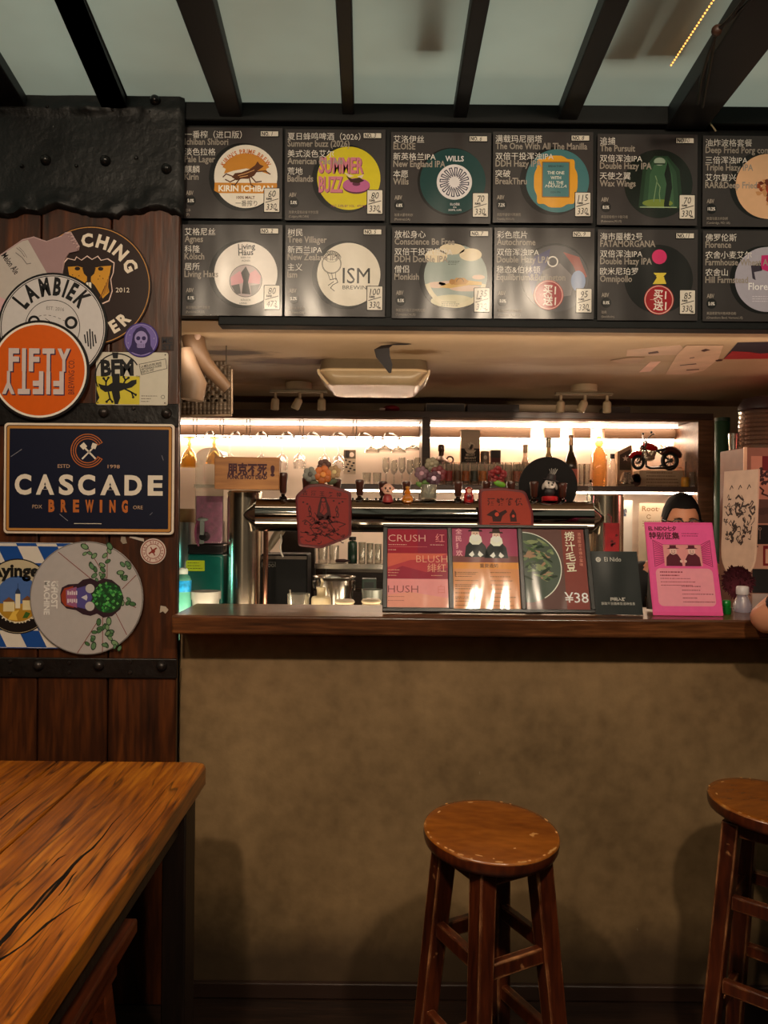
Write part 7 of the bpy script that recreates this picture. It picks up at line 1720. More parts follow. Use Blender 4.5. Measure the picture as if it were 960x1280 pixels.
q = s.build('printing', t, k, 0, 0, 'matte', 0.0004); q.location = (0, -0.012, h / 2)
m = MB(); m.tube([(0, 0, h), (0, 0.0, h + 0.02), (0, 0.04, h + 0.03)], 0.002, 6); m.build('cord', M('cord_red', (120, 20, 24), 0.6), t)
t = thing('clear_stopper', 'clear glass bottle stopper figure on the right end of the pipe', 'ornament', (pxx(738, YT), YT, ztp - 0.018))
MB().lathe([(0, 0), (0.014, 0), (0.016, 0.005), (0.012, 0.016), (0.015, 0.032), (0.012, 0.05), (0.005, 0.058), (0.008, 0.066), (0.008, 0.078), (0, 0.084)], n=22).build('body', g_dim, t)
MB().lathe([(0, 0.0842), (0.004, 0.0842), (0.005, 0.092), (0, 0.097)], n=14).build('tip', m_chrome, t)
# ================================================================ UNDER THE SOFFIT
m_ivory = M('lamp_ivory', (196, 176, 142), 0.35, var=0.05)
# switched-off ceiling lamp: rounded tray with sloping sides
c0, c1 = atz(470, 455, ZS), atz(470, 484, ZS)
t = thing('ceiling_lamp', 'unlit rounded rectangular ceiling lamp with pale frame under the bar soffit', 'ceiling lamp', (at(468, 470, 3.0).x, 2.98, ZS - 0.0005))
def tray(hx, hy, r, z, n=6):
    return [(x, y, z) for x, y in rrect(-hx, -hy, hx, hy, r, n)]
def loft(rows, cap0=True, cap1=True):
    m = MB(); n = len(rows[0]); vs = [p for r_ in rows for p in r_]; fs = []
    for i in range(len(rows) - 1):
        for k in range(n): fs.append((i * n + k, i * n + (k + 1) % n, (i + 1) * n + (k + 1) % n, (i + 1) * n + k))
    if cap0: fs.append(tuple(range(n)))
    if cap1: fs.append(tuple(reversed(range((len(rows) - 1) * n, len(rows) * n))))
    m.add(vs, fs); return m
loft([tray(0.195, 0.195, 0.05, 0.0), tray(0.20, 0.20, 0.055, -0.035)]).build('housing', M('lamp_shade_grey', (120, 104, 80), 0.4, var=0.06), t)
loft([tray(0.20, 0.20, 0.055, -0.0352), tray(0.198, 0.198, 0.055, -0.048), tray(0.165, 0.165, 0.05, -0.084), tray(0.155, 0.155, 0.045, -0.088)]).build('diffuser', M('lamp_diffuser', (186, 162, 126), 0.3, var=0.05, coat=0.3), t)
m = MB()
for sx in (-1, 1):
    m.tube([(sx * 0.202, -0.18, -0.036), (sx * 0.200, -0.18, -0.050), (sx * 0.168, -0.165, -0.088)], 0.005, 8)
m.tube([(p[0], p[1], -0.040) for p in tray(0.202, 0.202, 0.057, 0)], 0.005, 8, True); m.build('trim_ring', M('lamp_trim', (226, 200, 160), 0.25, var=0.04), t)
# three-spot tracks
def track(px, py, label):
    p = atz(px, py, ZS); t = thing('spot_track', label, 'spotlight', (p.x, 3.32, ZS - 0.0005), group='spotlight tracks under the bar soffit')
    k = 3.32 / FPX
    MB().lathe([(0, 0), (0.055, 0), (0.056, -0.004), (0.056, -0.026), (0.050, -0.030), (0, -0.030)], n=32).build('canopy', m_ivory, t)
    MB().span((-0.125, -0.012, -0.042), (0.125, 0.012, -0.0305)).build('bar', M('track_steel', (120, 108, 88), 0.3, 0.8), t, bevel=0.002)
    for i, x in enumerate((-0.10, 0.005, 0.10)):
        h = MB(); rot = Matrix.Rotation((0.05, 0.45, 0.0)[i], 3, 'Y')
        h.cyl((x, 0, -0.0425), (x, 0, -0.066), 0.006)
        a = Vector((x, 0, -0.066)); d = rot @ Vector((0, 0, -1))
        h.lathe([(0, 0), (0.010, 0), (0.017, 0.008), (0.018, 0.048), (0.014, 0.052), (0.013, 0.042), (0, 0.040)], a, 22, d)
        h.build('spot_head', m_ivory, t)
track(379, 487, 'ivory three-spot track lamp left of the big unlit ceiling lamp')
track(717, 490, 'ivory three-spot track lamp above the right lit shelf')
# curled dark strip of tape
t = thing('hanging_tape', 'dark curled strip of tape hanging from the soffit by the ceiling lamp', 'tape', atz(488, 428, ZS))
P = [(0.06, 0.02, -0.001), (0.02, 0.01, -0.004), (-0.01, 0.0, -0.008), (-0.028, 0.0, -0.02), (-0.024, 0.0, -0.045), (-0.008, -0.004, -0.075), (0.0, -0.006, -0.10)]
m = MB(); wd = (0.018, 0.03, 0.04, 0.05, 0.045, 0.03, 0.008); vs = []
for (x, y, z), q in zip(P, wd): vs += [(x - q / 2, y + q * 0.3, z), (x + q / 2, y - q * 0.3, z), (x + q / 2, y - q * 0.3 + 0.002, z - 0.001), (x - q / 2, y + q * 0.3 + 0.002, z - 0.001)]
m.add(vs, [(4 * i + a, 4 * i + b, 4 * i + 4 + b, 4 * i + 4 + a) for i in range(6) for a, b in ((0, 1), (1, 2), (2, 3), (3, 0))] + [(3, 2, 1, 0), (24, 25, 26, 27)])
m.build('tape', M('tape_dark', (20, 14, 17), 0.6, var=0.2), t)
# papers and flag stuck to the soffit
def soff(name, label, cat, pts, col, th=0.0012, group=None, marks=None, off=0.0):
    P = [atz(x, y, ZS) for x, y in pts]; c = sum(P, Vector()) / len(P); c.z = ZS - off
    t = thing(name, label, cat, c, group=group); n = len(P)
    ar = sum(P[i].x * P[(i + 1) % n].y - P[(i + 1) % n].x * P[i].y for i in range(n))
    if ar < 0: P = P[::-1]
    vs = [(p.x - c.x, p.y - c.y, -th) for p in P] + [(p.x - c.x, p.y - c.y, -0.0001) for p in P]
    m = MB(); m.add(vs, [tuple(reversed(range(n))), tuple(range(n, 2 * n))] + [(i, (i + 1) % n, (i + 1) % n + n, i + n) for i in range(n)])
    if marks:
        m.use(1)
        for mk in marks:
            q = [atz(x, y, ZS) for x, y in mk]
            if sum(q[i].x * q[(i + 1) % len(q)].y - q[(i + 1) % len(q)].x * q[i].y for i in range(len(q))) < 0: q = q[::-1]
            m.add([(p.x - c.x, p.y - c.y, -th - 0.0006) for p in q], [tuple(reversed(range(len(q))))])
    m.build('sheet', [M('sheet_%02x%02x%02x' % col, col, 0.6, var=0.12, scale=12), ink((70, 40, 36))], t)
    return t
PG = 'papers stuck under the bar soffit'
soff('paper_sheet', 'small bright pale paper slip stuck under the bar soffit', 'paper', [(799, 465), (813, 452), (826, 451.5), (813, 464)], (226, 180, 160), group=PG)
soff('paper_sheet', 'long pale strip of paper with a brown mark under the soffit', 'paper', [(784, 437), (850, 431), (856, 437), (849, 443), (783, 445)], (196, 164, 140), group=PG, marks=[[(810, 440), (822, 438), (824, 440.5), (811, 442)]])
soff('paper_sheet', 'torn tan paper left of the long pale strip under the soffit', 'paper', [(763, 450), (786, 446), (806, 446), (796, 453), (776, 453)], (170, 138, 112), group=PG, off=0.002)
soff('paper_sheet', 'large crumpled pale paper with dark marks beside the flag under the soffit', 'paper', [(832, 467), (846, 443), (858, 431), (904, 431), (898, 448), (880, 462), (860, 467)], (202, 168, 140), group=PG, off=0.002, marks=[[(876, 437), (882, 434.5), (888, 436), (880, 438.5)], [(862, 446), (868, 445), (868, 446), (862, 447)], [(850, 455), (870, 453), (871, 454), (850, 456)], [(894, 449), (904, 448.5), (902, 450), (896, 450.5)], [(858, 461), (874, 460), (874, 461), (858, 462)]])
fl = soff('flag', 'black and red flag stuck flat under the soffit at the right edge', 'flag', [(905, 447.5), (922, 428), (1010, 426), (1005, 446)], (30, 22, 34))
MBf = MB(); P = [atz(x, y, ZS) for x, y in [(904.5, 448), (915, 438.5), (936, 439.5), (950, 441.5), (1006, 438), (1004, 447)]]
o = fl.location; n = len(P); Pq = P if sum(P[i].x * P[(i + 1) % n].y - P[(i + 1) % n].x * P[i].y for i in range(n)) > 0 else P[::-1]
MBf.add([(p.x - o.x, p.y - o.y, -0.0030) for p in Pq] + [(p.x - o.x, p.y - o.y, -0.0014) for p in Pq], [tuple(reversed(range(n))), tuple(range(n, 2 * n))] + [(i, (i + 1) % n, (i + 1) % n + n, i + n) for i in range(n)])
MBf.build('red_stripe', M('flag_red', (150, 20, 26), 0.6, var=0.15), fl)
# things stored in the gap on top of the shelf unit
ztu = ZTOP + 0.0302
def topbox(name, label, cat, px0, px1, h, col, Y=3.64, dp=0.12, rim=None):
    x0, x1 = pxx(px0, Y), pxx(px1, Y); t = thing(name, label, cat, ((x0 + x1) / 2, Y, ztu))
    MB().span((-(x1 - x0) / 2, 0, 0), ((x1 - x0) / 2, dp, h)).build('box', M('tb_%02x%02x%02x' % col, col, 0.5, var=0.2), t, bevel=0.002)
    if rim:
        w_ = (x1 - x0) / 2; m = MB()
        for a, b in (((-w_, 0.002), (w_, 0.005)), ((-w_, h - 0.004), (w_, h - 0.001)), ((-w_, 0.002), (-w_ + 0.003, h - 0.001)), ((w_ - 0.003, 0.002), (w_, h - 0.001))): m.span((a[0], -0.002, a[1]), (b[0], -0.0003, b[1]))
        m.build('edge', M('tb_edge', rim, 0.4), t)
    return t
topbox('storage_box', 'dark box with pale edges lying on top of the shelf unit above the divider', 'box', 531, 580, 0.042, (34, 26, 22), rim=(120, 104, 86))
topbox('storage_box', 'plain dark brown box on top of the shelf unit over the gift box', 'box', 583, 648, 0.040, (46, 32, 26))
topbox('paper_pile', 'pale folded paper pile on top of the shelf unit above motorcycle', 'papers', 757, 787, 0.034, (70, 60, 54))
t = thing('cloth_hat', 'red cloth cap with white tag on top of the shelf unit', 'cap', (pxx(488, 3.64), 3.66, ztu))
MB().ball((0, 0, 0.016), (0.040, 0.04, 0.018), 18, 10).build('crown', M('cap_red', (120, 14, 30), 0.7, var=0.2), t)
MB().span((-0.055, -0.044, 0.004), (-0.03, -0.041, 0.014)).build('tag', M('tag_white', (206, 180, 170), 0.6), t)

# ---------------------------------------------------------------- pipe and perforated sheet by the plank wall
YQ = 2.46
t = thing('drain_hose', 'tan plastic pipe bending down beside the plank wall under the soffit', 'pipe', at(247, 405, YQ)); o = t.location
t.location.z = ZS
o = Vector(t.location)
m = MB(); m.tube([at(x, y, YQ + dy) - o for x, y, dy in ((240, 404, 0.0), (242, 425, 0), (246, 440, 0.0), (256, 455, 0.01), (270, 470, 0.02), (285, 486, 0.03))], [0.036, 0.037, 0.034, 0.028, 0.022, 0.018], 20); m.build('pipe', M('pipe_tan', (112, 86, 64), 0.5, var=0.12, scale=10), t)
m = MB(); m.tube([at(x, y, YQ - 0.03) - o for x, y in ((232, 436), (236, 458), (242, 480), (240, 500))], [0.022, 0.030, 0.042, 0.036], 20); m.build('elbow', M('pipe_pale', (150, 124, 102), 0.45, var=0.08), t)
m = MB(); pc = at(247, 418, YQ - 0.033) - o; m.ball(pc, (0.011, 0.006, 0.018), 14, 8); m.build('tape', M('tape_pale', (180, 150, 134), 0.5), t)
m = MB(); m.tube([at(x, y, YQ + 0.03) - o for x, y in ((252, 404), (253, 420), (256, 440), (258, 452))], 0.004, 8); m.build('cable', M('cable_dark', (52, 34, 26), 0.5), t)
# perforated steel sheet
t = thing('perforated_panel', 'grey perforated metal panel hanging at the left end of the bar', 'panel', at(258, 486, YQ + 0.14)); o = t.location; Yp = YQ + 0.14; k = Yp / FPX
m = MB(); xs0_, ys0_ = 222, 452; ce = 5.2
NXc, NYc = 14, 13
def pv(x, y): p = at(x, y, Yp); return (p.x - o.x, -0.02 * math.sin((x - 222) / 73 * 1.2), p.z - o.z)
for i in range(NXc):
    for j in range(NYc):
        cx_, cy_ = xs0_ + (i + 0.5) * ce, ys0_ + (j + 0.5) * ce
        edge_r = 30 - max(0, 462 - cy_) * 0.8 + 266
        if cx_ > 291 - max(0, (462 - cy_)) * 1.0 + 1: continue
        hole = 456 < cy_ < 503 and (i + j) % 2 == 0 and cx_ < 287 and not (cx_ < 250 and cy_ < 488)
        sq = [(cx_ - ce / 2, cy_ - ce / 2), (cx_ + ce / 2, cy_ - ce / 2), (cx_ + ce / 2, cy_ + ce / 2), (cx_ - ce / 2, cy_ + ce / 2)]
        if not hole: m.add([pv(*p) for p in sq], [(3, 2, 1, 0)])
        else:
            out = []; inn = []
            for q in range(8):
                a = R(-135 + 45 * q); inn.append((cx_ + 2.3 * math.cos(a), cy_ + 1.75 * math.sin(a)))
            oc = [sq[0], (cx_, cy_ - ce / 2), sq[1], (cx_ + ce / 2, cy_), sq[2], (cx_, cy_ + ce / 2), sq[3], (cx_ - ce / 2, cy_)]
            vs = [pv(*p) for p in oc] + [pv(*p) for p in inn]
            m.add(vs, [((q + 1) % 8, q, q + 8, (q + 1) % 8 + 8) for q in range(8)])
ob = m.build('panel', M('perforated_steel', (112, 96, 80), 0.4, 0.35, 0.15, 12), t, sharp=60)
sl = ob.modifiers.new('thickness', 'SOLIDIFY'); sl.thickness = 0.002
m = MB(); m.tube([(at(291, y, Yp).x - o.x, -0.018, at(291, y, Yp).z - o.z) for y in (463, 480, 500, 518)], 0.004, 8); m.tube([Vector(pv(x, 520)) for x in (222, 240, 260, 280, 291)], 0.004, 8); m.build('rim', M('perforated_rim', (176, 150, 124), 0.35, 0.4), t)
for x_ in (240, 284):
    a = Vector(pv(x_, 456)); MB().cyl(a, (a.x, a.y, ZS - o.z), 0.002, n=8).build('hanger', m_dsteel, t)

# ---------------------------------------------------------------- orange string lights and cables on the roof
t = thing('string_lights', 'string of tiny glowing orange lights along the roof sheet by the wide beam', 'string lights', atz(838, 82, ZCEIL - 0.012)); o = t.location
a, b = atz(838, 82, ZCEIL - 0.014), atz(899, -12, ZCEIL - 0.014)
MB().tube([a - o, b - o], 0.0010, 6).build('wire', M('wire_clear', (150, 130, 100), 0.5), t)
me0 = None
for i in range(25):
    p = a.lerp(b, (i + 0.5) / 25) - o
    if me0 is None: bl = MB().ball((0, 0, 0), (0.0024, 0.0030, 0.0024), 8, 6).build('bulb', emis('amber_light', (255, 176, 84), 2.2), t); me0 = bl
    else: bl = me0.copy(); C.objects.link(bl)
    bl.location = (p.x, p.y, p.z - 0.002)
t = thing('ceiling_cable', 'black cables running along the wide beam to the wall head', 'cable', atz(880, 60, 2.50)); o = t.location
def zpt(x, y): return atz(x, y, ZCEIL - 0.088)
m = MB(); m.tube([zpt(x, y) - o for x, y in ((935, -8), (915, 20), (896, 40), (884, 70), (876, 100), (872, 130))], 0.004, 8); m.tube([zpt(x, y) - o for x, y in ((945, -8), (922, 16), (898, 36), (893, 48), (886, 90), (878, 134))], 0.004, 8); m.build('cable', M('cable_black', (14, 14, 16), 0.4), t)
m = MB(); m.ball(zpt(896, 38) - o, (0.012, 0.012, 0.012), 12, 8); m.build('clip', M('clip_brown', (60, 36, 26), 0.5), t)
t = thing('loose_wire', 'thin pale loose wire end above the fifth column of cards', 'wire', at(878, 150, YB - 0.022)); o = t.location
MB().tube([at(x, y, YB - 0.024) - o for x, y in ((868, 136), (878, 144), (887, 153), (895, 164))], 0.0022, 6).build('wire', M('wire_pale', (170, 150, 110), 0.5), t)

# ================================================================ RIGHT: STICKERED CABINET
YC2 = 2.90
xcl = pxx(931, YC2); zct = pz(559, YC2, 931)
t = thing('stickered_cabinet', 'tall cabinet covered in stickers and posters at the right end of the bar', 'cabinet', (xcl + 0.3, YC2, 0.0)); o = t.location
m = MB(); m.span((xcl - o.x, 0.0, 0.0), (xcl + 0.62 - o.x, 0.22, zct)); m.build('body', M('cabinet_tan', (120, 80, 66), 0.5, var=0.1), t, bevel=0.004)
m = MB(); m.span((xcl - o.x - 0.008, -0.006, 0.0), (xcl - o.x + 0.004, -0.0005, zct)); m.build('edge_strip', M('edge_pale', (226, 190, 160), 0.3, 0.3), t)
k = YC2 / FPX
s = Sheet()
s.rect(938, 566, 1010, 700, (168, 116, 98), 1); r = random.Random(3)
s.rect(952, 566, 1010, 584, (90, 16, 24), 2)
for q in range(26):
    x, y = 953 + r.uniform(-8, 10), 591 + r.uniform(-9, 10); s.poly([(x + r.uniform(1, 4) * math.cos(u), y + r.uniform(1, 3.4) * math.sin(u)) for u in (0, 1.2, 2.6, 4, 5.2)], (44, 26, 26), 2 + q * 0.01)
s.line([(948, 604), (954, 609), (952, 613), (960, 616), (966, 624)], 2, (52, 28, 26), 3); s.rect(942, 620, 1010, 650, (84, 58, 50), 2)
for q in range(8): s.ring(958, 640, 4 + q * 2, 4.8 + q * 2, (46, 30, 28), 3, 190, 340, 20, 0.5)
s.rect(941, 652, 1010, 676, (24, 18, 18), 2); s.line([(950, 658), (950, 670)], 0.6, (140, 110, 100), 3); s.ring(950, 657, 1.2, 1.8, (150, 120, 110), 3)
s.rect(941, 677, 1010, 707, (176, 130, 112), 2); s.rect(954, 678, 1010, 703, (110, 20, 26), 3); s.rect(957, 682, 1010, 700, (190, 140, 120), 4); s.rect(943, 678, 948, 680, (70, 40, 36), 3)
s.rect(941, 707, 1010, 737, (20, 15, 16), 2); s.rect(941, 738, 1010, 770, (150, 130, 124), 2)
q = s.build('stickers', t, k, 480, 640, 'matte', 0.0006); q.location = (0 - o.x, 0, CAMZ)
# white board with ink lettering hanging on the cabinet's side
t = thing('inked_board', 'white round-ended board with black ink drawings leaning on the cabinet side', 'board', (xcl - 0.030, 2.93, pz(720, 2.95, 915))); o = t.location
hgt = pz(590, 2.95, 915) - o.z
out = []
W_ = 0.195
prof = [(0.0, hgt), (W_, hgt)] + [(W_, 0.12)] + [(W_ / 2 + W_ / 2 * math.cos(R(a)), 0.10 + 0.10 * math.sin(R(a))) for a in range(0, -181, -15)] + [(0.0, 0.12)]
m = MB(); m.prism(prof, -0.004, 0.004); ob = m.build('board', M('board_white', (178, 148, 130), 0.4, var=0.08), t, bevel=0.001)
s = Sheet(); r = random.Random(21); IK = (46, 24, 20)
for q in range(70):
    x, y = r.uniform(0.02, W_ - 0.02), r.uniform(0.13, hgt - 0.10)
    pts = [(x, -y)]
    for j in range(3): x += r.uniform(-0.016, 0.016); y += r.uniform(-0.016, 0.016); pts.append((max(0.01, min(W_ - 0.01, x)), -y))
    s.line(pts, r.choice((0.003, 0.005, 0.008)), IK, 1)
for q in range(3): s.line([(0.04 + q * 0.05, -(hgt - 0.07)), (0.05 + q * 0.05, -(hgt - 0.055)), (0.058 + q * 0.05, -(hgt - 0.065))], 0.004, IK, 1)
q = s.build('ink_drawing', t, 1.0, 0, 0, 'matte', 0.0043)
t.rotation_euler = (R(-2), 0, R(-79))
t.location.x -= 0.045
# stuff on top of the cabinet
zc = zct + 0.0006
t = thing('cup_stack', 'stacked clear plastic cups in a dark-topped column on the stickered cabinet', 'cups', (pxx(957, 2.98), 3.02, zc)); k = 3.02 / FPX
for i in range(9): MB().lathe([(24 * k * 1.0, i * 0.017), (26 * k, i * 0.017 + 0.003), (26.5 * k, i * 0.017 + 0.012), (25.0 * k, i * 0.017 + 0.015), (24.2 * k, i * 0.017 + 0.0165)], n=28).build('cup', glass('cup_plastic', (196, 160, 136), 0.5, 0.08, 0.12), t)
MB().lathe([(0, 0.156), (27 * k, 0.156), (27 * k, 0.17), (22 * k, 0.20), (0, 0.215)], n=28).build('cover', M('cover_dark', (30, 14, 20), 0.5), t)
t = thing('green_tube', 'dark green cardboard tube standing behind the steel cup on the cabinet', 'tube', (pxx(902, 3.47), 3.47, 0.0005)); k = 3.47 / FPX; h = pz(527, 3.47, 903)
MB().lathe([(0, 0), (9 * k, 0), (9 * k, h - 0.004), (8.4 * k, h), (0, h)], n=26).build('tube', M('tube_green', (16, 62, 36), 0.5, var=0.15), t); MB().lathe([(0, h + 0.0004), (9.2 * k, h + 0.0004), (9.2 * k, h + 0.016), (0, h + 0.017)], n=26).build('lid', M('tube_lid', (14, 48, 30), 0.5), t)
t = thing('steel_cup', 'plain steel cup on the cabinet corner beside the clear cups', 'cup', (pxx(916, 3.09), 3.09, zc)); k = 3.09 / FPX
MB().lathe([(0, 0), (5.2 * k, 0), (6.2 * k, 0.07), (5.9 * k, 0.07), (4.9 * k, 0.004), (0, 0.003)], n=24).build('cup', m_steel, t)
# dark red tufted ball on the work counter
t = thing('tufted_ball', 'dark maroon tufted ball behind the clear bottle at the right end', 'ball', (pxx(923, 2.62), 2.62, ZI + 0.0005)); k = 2.62 / FPX; cz = pz(727, 2.62, 923) - ZI
MB().lathe([(0, 0), (0.045, 0), (0.046, 0.004), (0.010, 0.010), (0.007, cz - 20 * k), (0, cz - 20 * k)], n=20).build('stand', m_dsteel, t)
r = random.Random(9); m = MB(); m.ball((0, 0, cz), (17 * k, 17 * k, 19 * k), 20, 14)
for q in range(260):
    u = Vector((r.gauss(0, 1), r.gauss(0, 1), r.gauss(0, 1))).normalized(); e_ = Vector((u.x * 17 * k, u.y * 17 * k, u.z * 19 * k)); a = Vector((0, 0, cz)) + e_ * 0.95
    m.cyl(a, a + u * r.uniform(0.006, 0.014) + Vector((0, 0, -0.003)), 0.0035, 0.0008, 5)
m.build('tuft', M('maroon_tuft', (40, 8, 15), 1.0, var=0.3, spec=0.1), t)

# ================================================================ PEOPLE
def skin_mesh(nodes, edges, root, sub=2):
    names = list(nodes); me = bpy.data.meshes.new('figure'); me.from_pydata([nodes[n][0] for n in names], [(names.index(a), names.index(b)) for a, b in edges], [])
    o = bpy.data.objects.new('figure', me); C.objects.link(o)
    sk = o.modifiers.new('skin', 'SKIN'); sk.use_smooth_shade = True; sk.branch_smoothing = 0.6
    lay = me.skin_vertices[0].data if me.skin_vertices else None
    if lay is None:
        bm = bmesh.new(); bm.from_mesh(me); bm.verts.layers.skin.verify(); bm.to_mesh(me); bm.free(); lay = me.skin_vertices[0].data
    for i, n in enumerate(names):
        q = nodes[n][1]; lay[i].radius = q if hasattr(q, '__len__') else (q, q); lay[i].use_root = (n == root)
    sb = o.modifiers.new('sub', 'SUBSURF'); sb.levels = sub; sb.render_levels = sub
    dg = bpy.context.evaluated_depsgraph_get(); ev = o.evaluated_get(dg); m2 = bpy.data.meshes.new_from_object(ev, depsgraph=dg)
    vs = [tuple(v.co) for v in m2.vertices]; fs = [tuple(p.vertices) for p in m2.polygons]
    bpy.data.objects.remove(o); bpy.data.meshes.remove(me); bpy.data.meshes.remove(m2)
    return vs, fs
def head_geo(m, c, s_, yaw, pitch=0.0):
    """head of height s_, face towards -Y before the turn"""
    rot = Matrix.Rotation(yaw, 3, 'Z') @ Matrix.Rotation(pitch, 3, 'X'); c = Vector(c); nu, nv = 32, 24; vs = []; fs = []
    for i in range(nv + 1):
        th = math.pi * i / nv
        for k_ in range(nu):
            a = 2 * math.pi * k_ / nu; x, y, z = math.sin(th) * math.cos(a), math.sin(th) * math.sin(a), math.cos(th)
            w2 = 0.335 * (1 - 0.28 * max(0, -z) ** 1.5); d2 = 0.40 * (1 - 0.12 * max(0, -z))
            X, Y, Z = x * w2, y * d2, z * 0.5
            if y < 0:
                f = -y
                Y -= 0.075 * math.exp(-((x / 0.16) ** 2 + ((z + 0.16) / 0.15) ** 2)) * f            # nose
                Y += 0.035 * (math.exp(-(((abs(x) - 0.36) / 0.17) ** 2 + ((z - 0.03) / 0.10) ** 2))) * f   # eye sockets
                Y -= 0.018 * math.exp(-((x / 0.30) ** 2 + ((z + 0.46) / 0.10) ** 2)) * f             # lips
                Y -= 0.03 * math.exp(-((x / 0.25) ** 2 + ((z + 0.85) / 0.18) ** 2)) * f              # chin
            vs.append(c + rot @ (Vector((X, Y, Z)) * s_))
    for i in range(nv):
        for k_ in range(nu): k2 = (k_ + 1) % nu; fs.append((i * nu + k_, (i + 1) * nu + k_, (i + 1) * nu + k2, i * nu + k2))
    m.add(vs, fs)
    for sx in (-1, 1): m.ball(c + rot @ (Vector((sx * 0.335, 0.02, -0.03)) * s_), (0.035 * s_, 0.07 * s_, 0.12 * s_), 12, 8, rot)
    return rot
def face_parts(t, c, s_, rot, shift):
    c = Vector(c)
    for sx in (-1, 1):
        MB().ball(c + rot @ (Vector((sx * 0.125, -0.335, 0.01)) * s_), (0.052 * s_, 0.030 * s_, 0.030 * s_), 14, 8, rot).build('eye', M('eye_white', (206, 196, 188), 0.2), t, shift=shift)
        MB().ball(c + rot @ (Vector((sx * 0.125, -0.362, 0.01)) * s_), (0.022 * s_, 0.010 * s_, 0.022 * s_), 12, 8, rot).build('iris', M('eye_dark', (30, 18, 14), 0.15), t, shift=shift)
        m = MB(); m.tube([c + rot @ (Vector((sx * (0.06 + 0.035 * q), -0.385 + 0.012 * q, 0.075 + 0.012 * math.sin(q * 1.0))) * s_) for q in range(5)], 0.011 * s_, 6); m.build('eyebrow', M('hair_black', (14, 11, 11), 0.45), t, shift=shift)
    m = MB(); m.ball(c + rot @ (Vector((0, -0.385, -0.235)) * s_), (0.085 * s_, 0.022 * s_, 0.022 * s_), 14, 8, rot); m.build('mouth', M('lip', (140, 66, 60), 0.4), t, shift=shift)
def hair_cap(t, c, s_, rot, shift, long_=False, mat=None):
    m = MB(); c = Vector(c); nu, nv = 36, 22; vs = []; fs = []
    r = random.Random(2)
    for i in range(nv + 1):
        for k_ in range(nu):
            a = 2 * math.pi * k_ / nu; front = max(0, -math.sin(a))
            lim = (0.30 if front > 0.25 else (0.5 if front > 0 else 0.72)) * math.pi if not long_ else (0.325 + 0.475 * max(0, 1 - front * 1.5)) * math.pi
            th = lim * i / nv; x, y, z = math.sin(th) * math.cos(a), math.sin(th) * math.sin(a), math.cos(th)
            q = 1.0 + (0.015 * math.sin(a * 17) + 0.01 * r.uniform(-1, 1)) * min(1, i / 5)
            w2 = 0.362 if z > -0.2 else 0.362 + (0.04 if long_ else -0.02)
            vs.append(c + rot @ (Vector((x * w2 * q, y * 0.435 * q, z * 0.545 * q)) * s_))
    for i in range(nv):
        for k_ in range(nu): k2 = (k_ + 1) % nu; fs.append((i * nu + k_, (i + 1) * nu + k_, (i + 1) * nu + k2, i * nu + k2))
    m.add(vs, fs)
    o = m.build('hair', mat or M('hair_cap_black', (12, 9, 9), 0.75, spec=0.2, var=0.3, stretch=(1, 1, 0.1)), t, shift=shift, sharp=80)
    q = o.modifiers.new('thickness', 'SOLIDIFY'); q.thickness = 0.008; q.offset = -1
def glasses(t, c, s_, rot, shift):
    m = MB(); c = Vector(c); W = lambda x, y, z: c + rot @ (Vector((x, y, z)) * s_)
    for sx in (-1, 1):
        m.tube([W(sx * 0.150 + 0.105 * math.cos(2 * math.pi * q / 20), -0.425, 0.0 + 0.075 * math.sin(2 * math.pi * q / 20)) for q in range(20)], 0.012 * s_, 8, True)
        m.tube([W(sx * 0.255, -0.42, 0.03), W(sx * 0.345, -0.33, 0.03), W(sx * 0.365, -0.05, 0.02), W(sx * 0.35, 0.06, -0.04)], 0.011 * s_, 8)
    m.tube([W(-0.048, -0.428, 0.01), W(0, -0.438, 0.025), W(0.048, -0.428, 0.01)], 0.010 * s_, 8)
    g = m.build('glasses', M('frame_black', (18, 14, 16), 0.2), t, shift=shift)
    for sx in (-1, 1): MB().lathe([(0, 0), (0.095 * s_, 0), (0.095 * s_, 0.002), (0, 0.002)], W(sx * 0.150, -0.424, 0.0), 20, rot @ Vector((0, 1, 0))).build('lens', glass('lens_clear', (220, 214, 220), 0.3, 0.02), g, shift=shift)
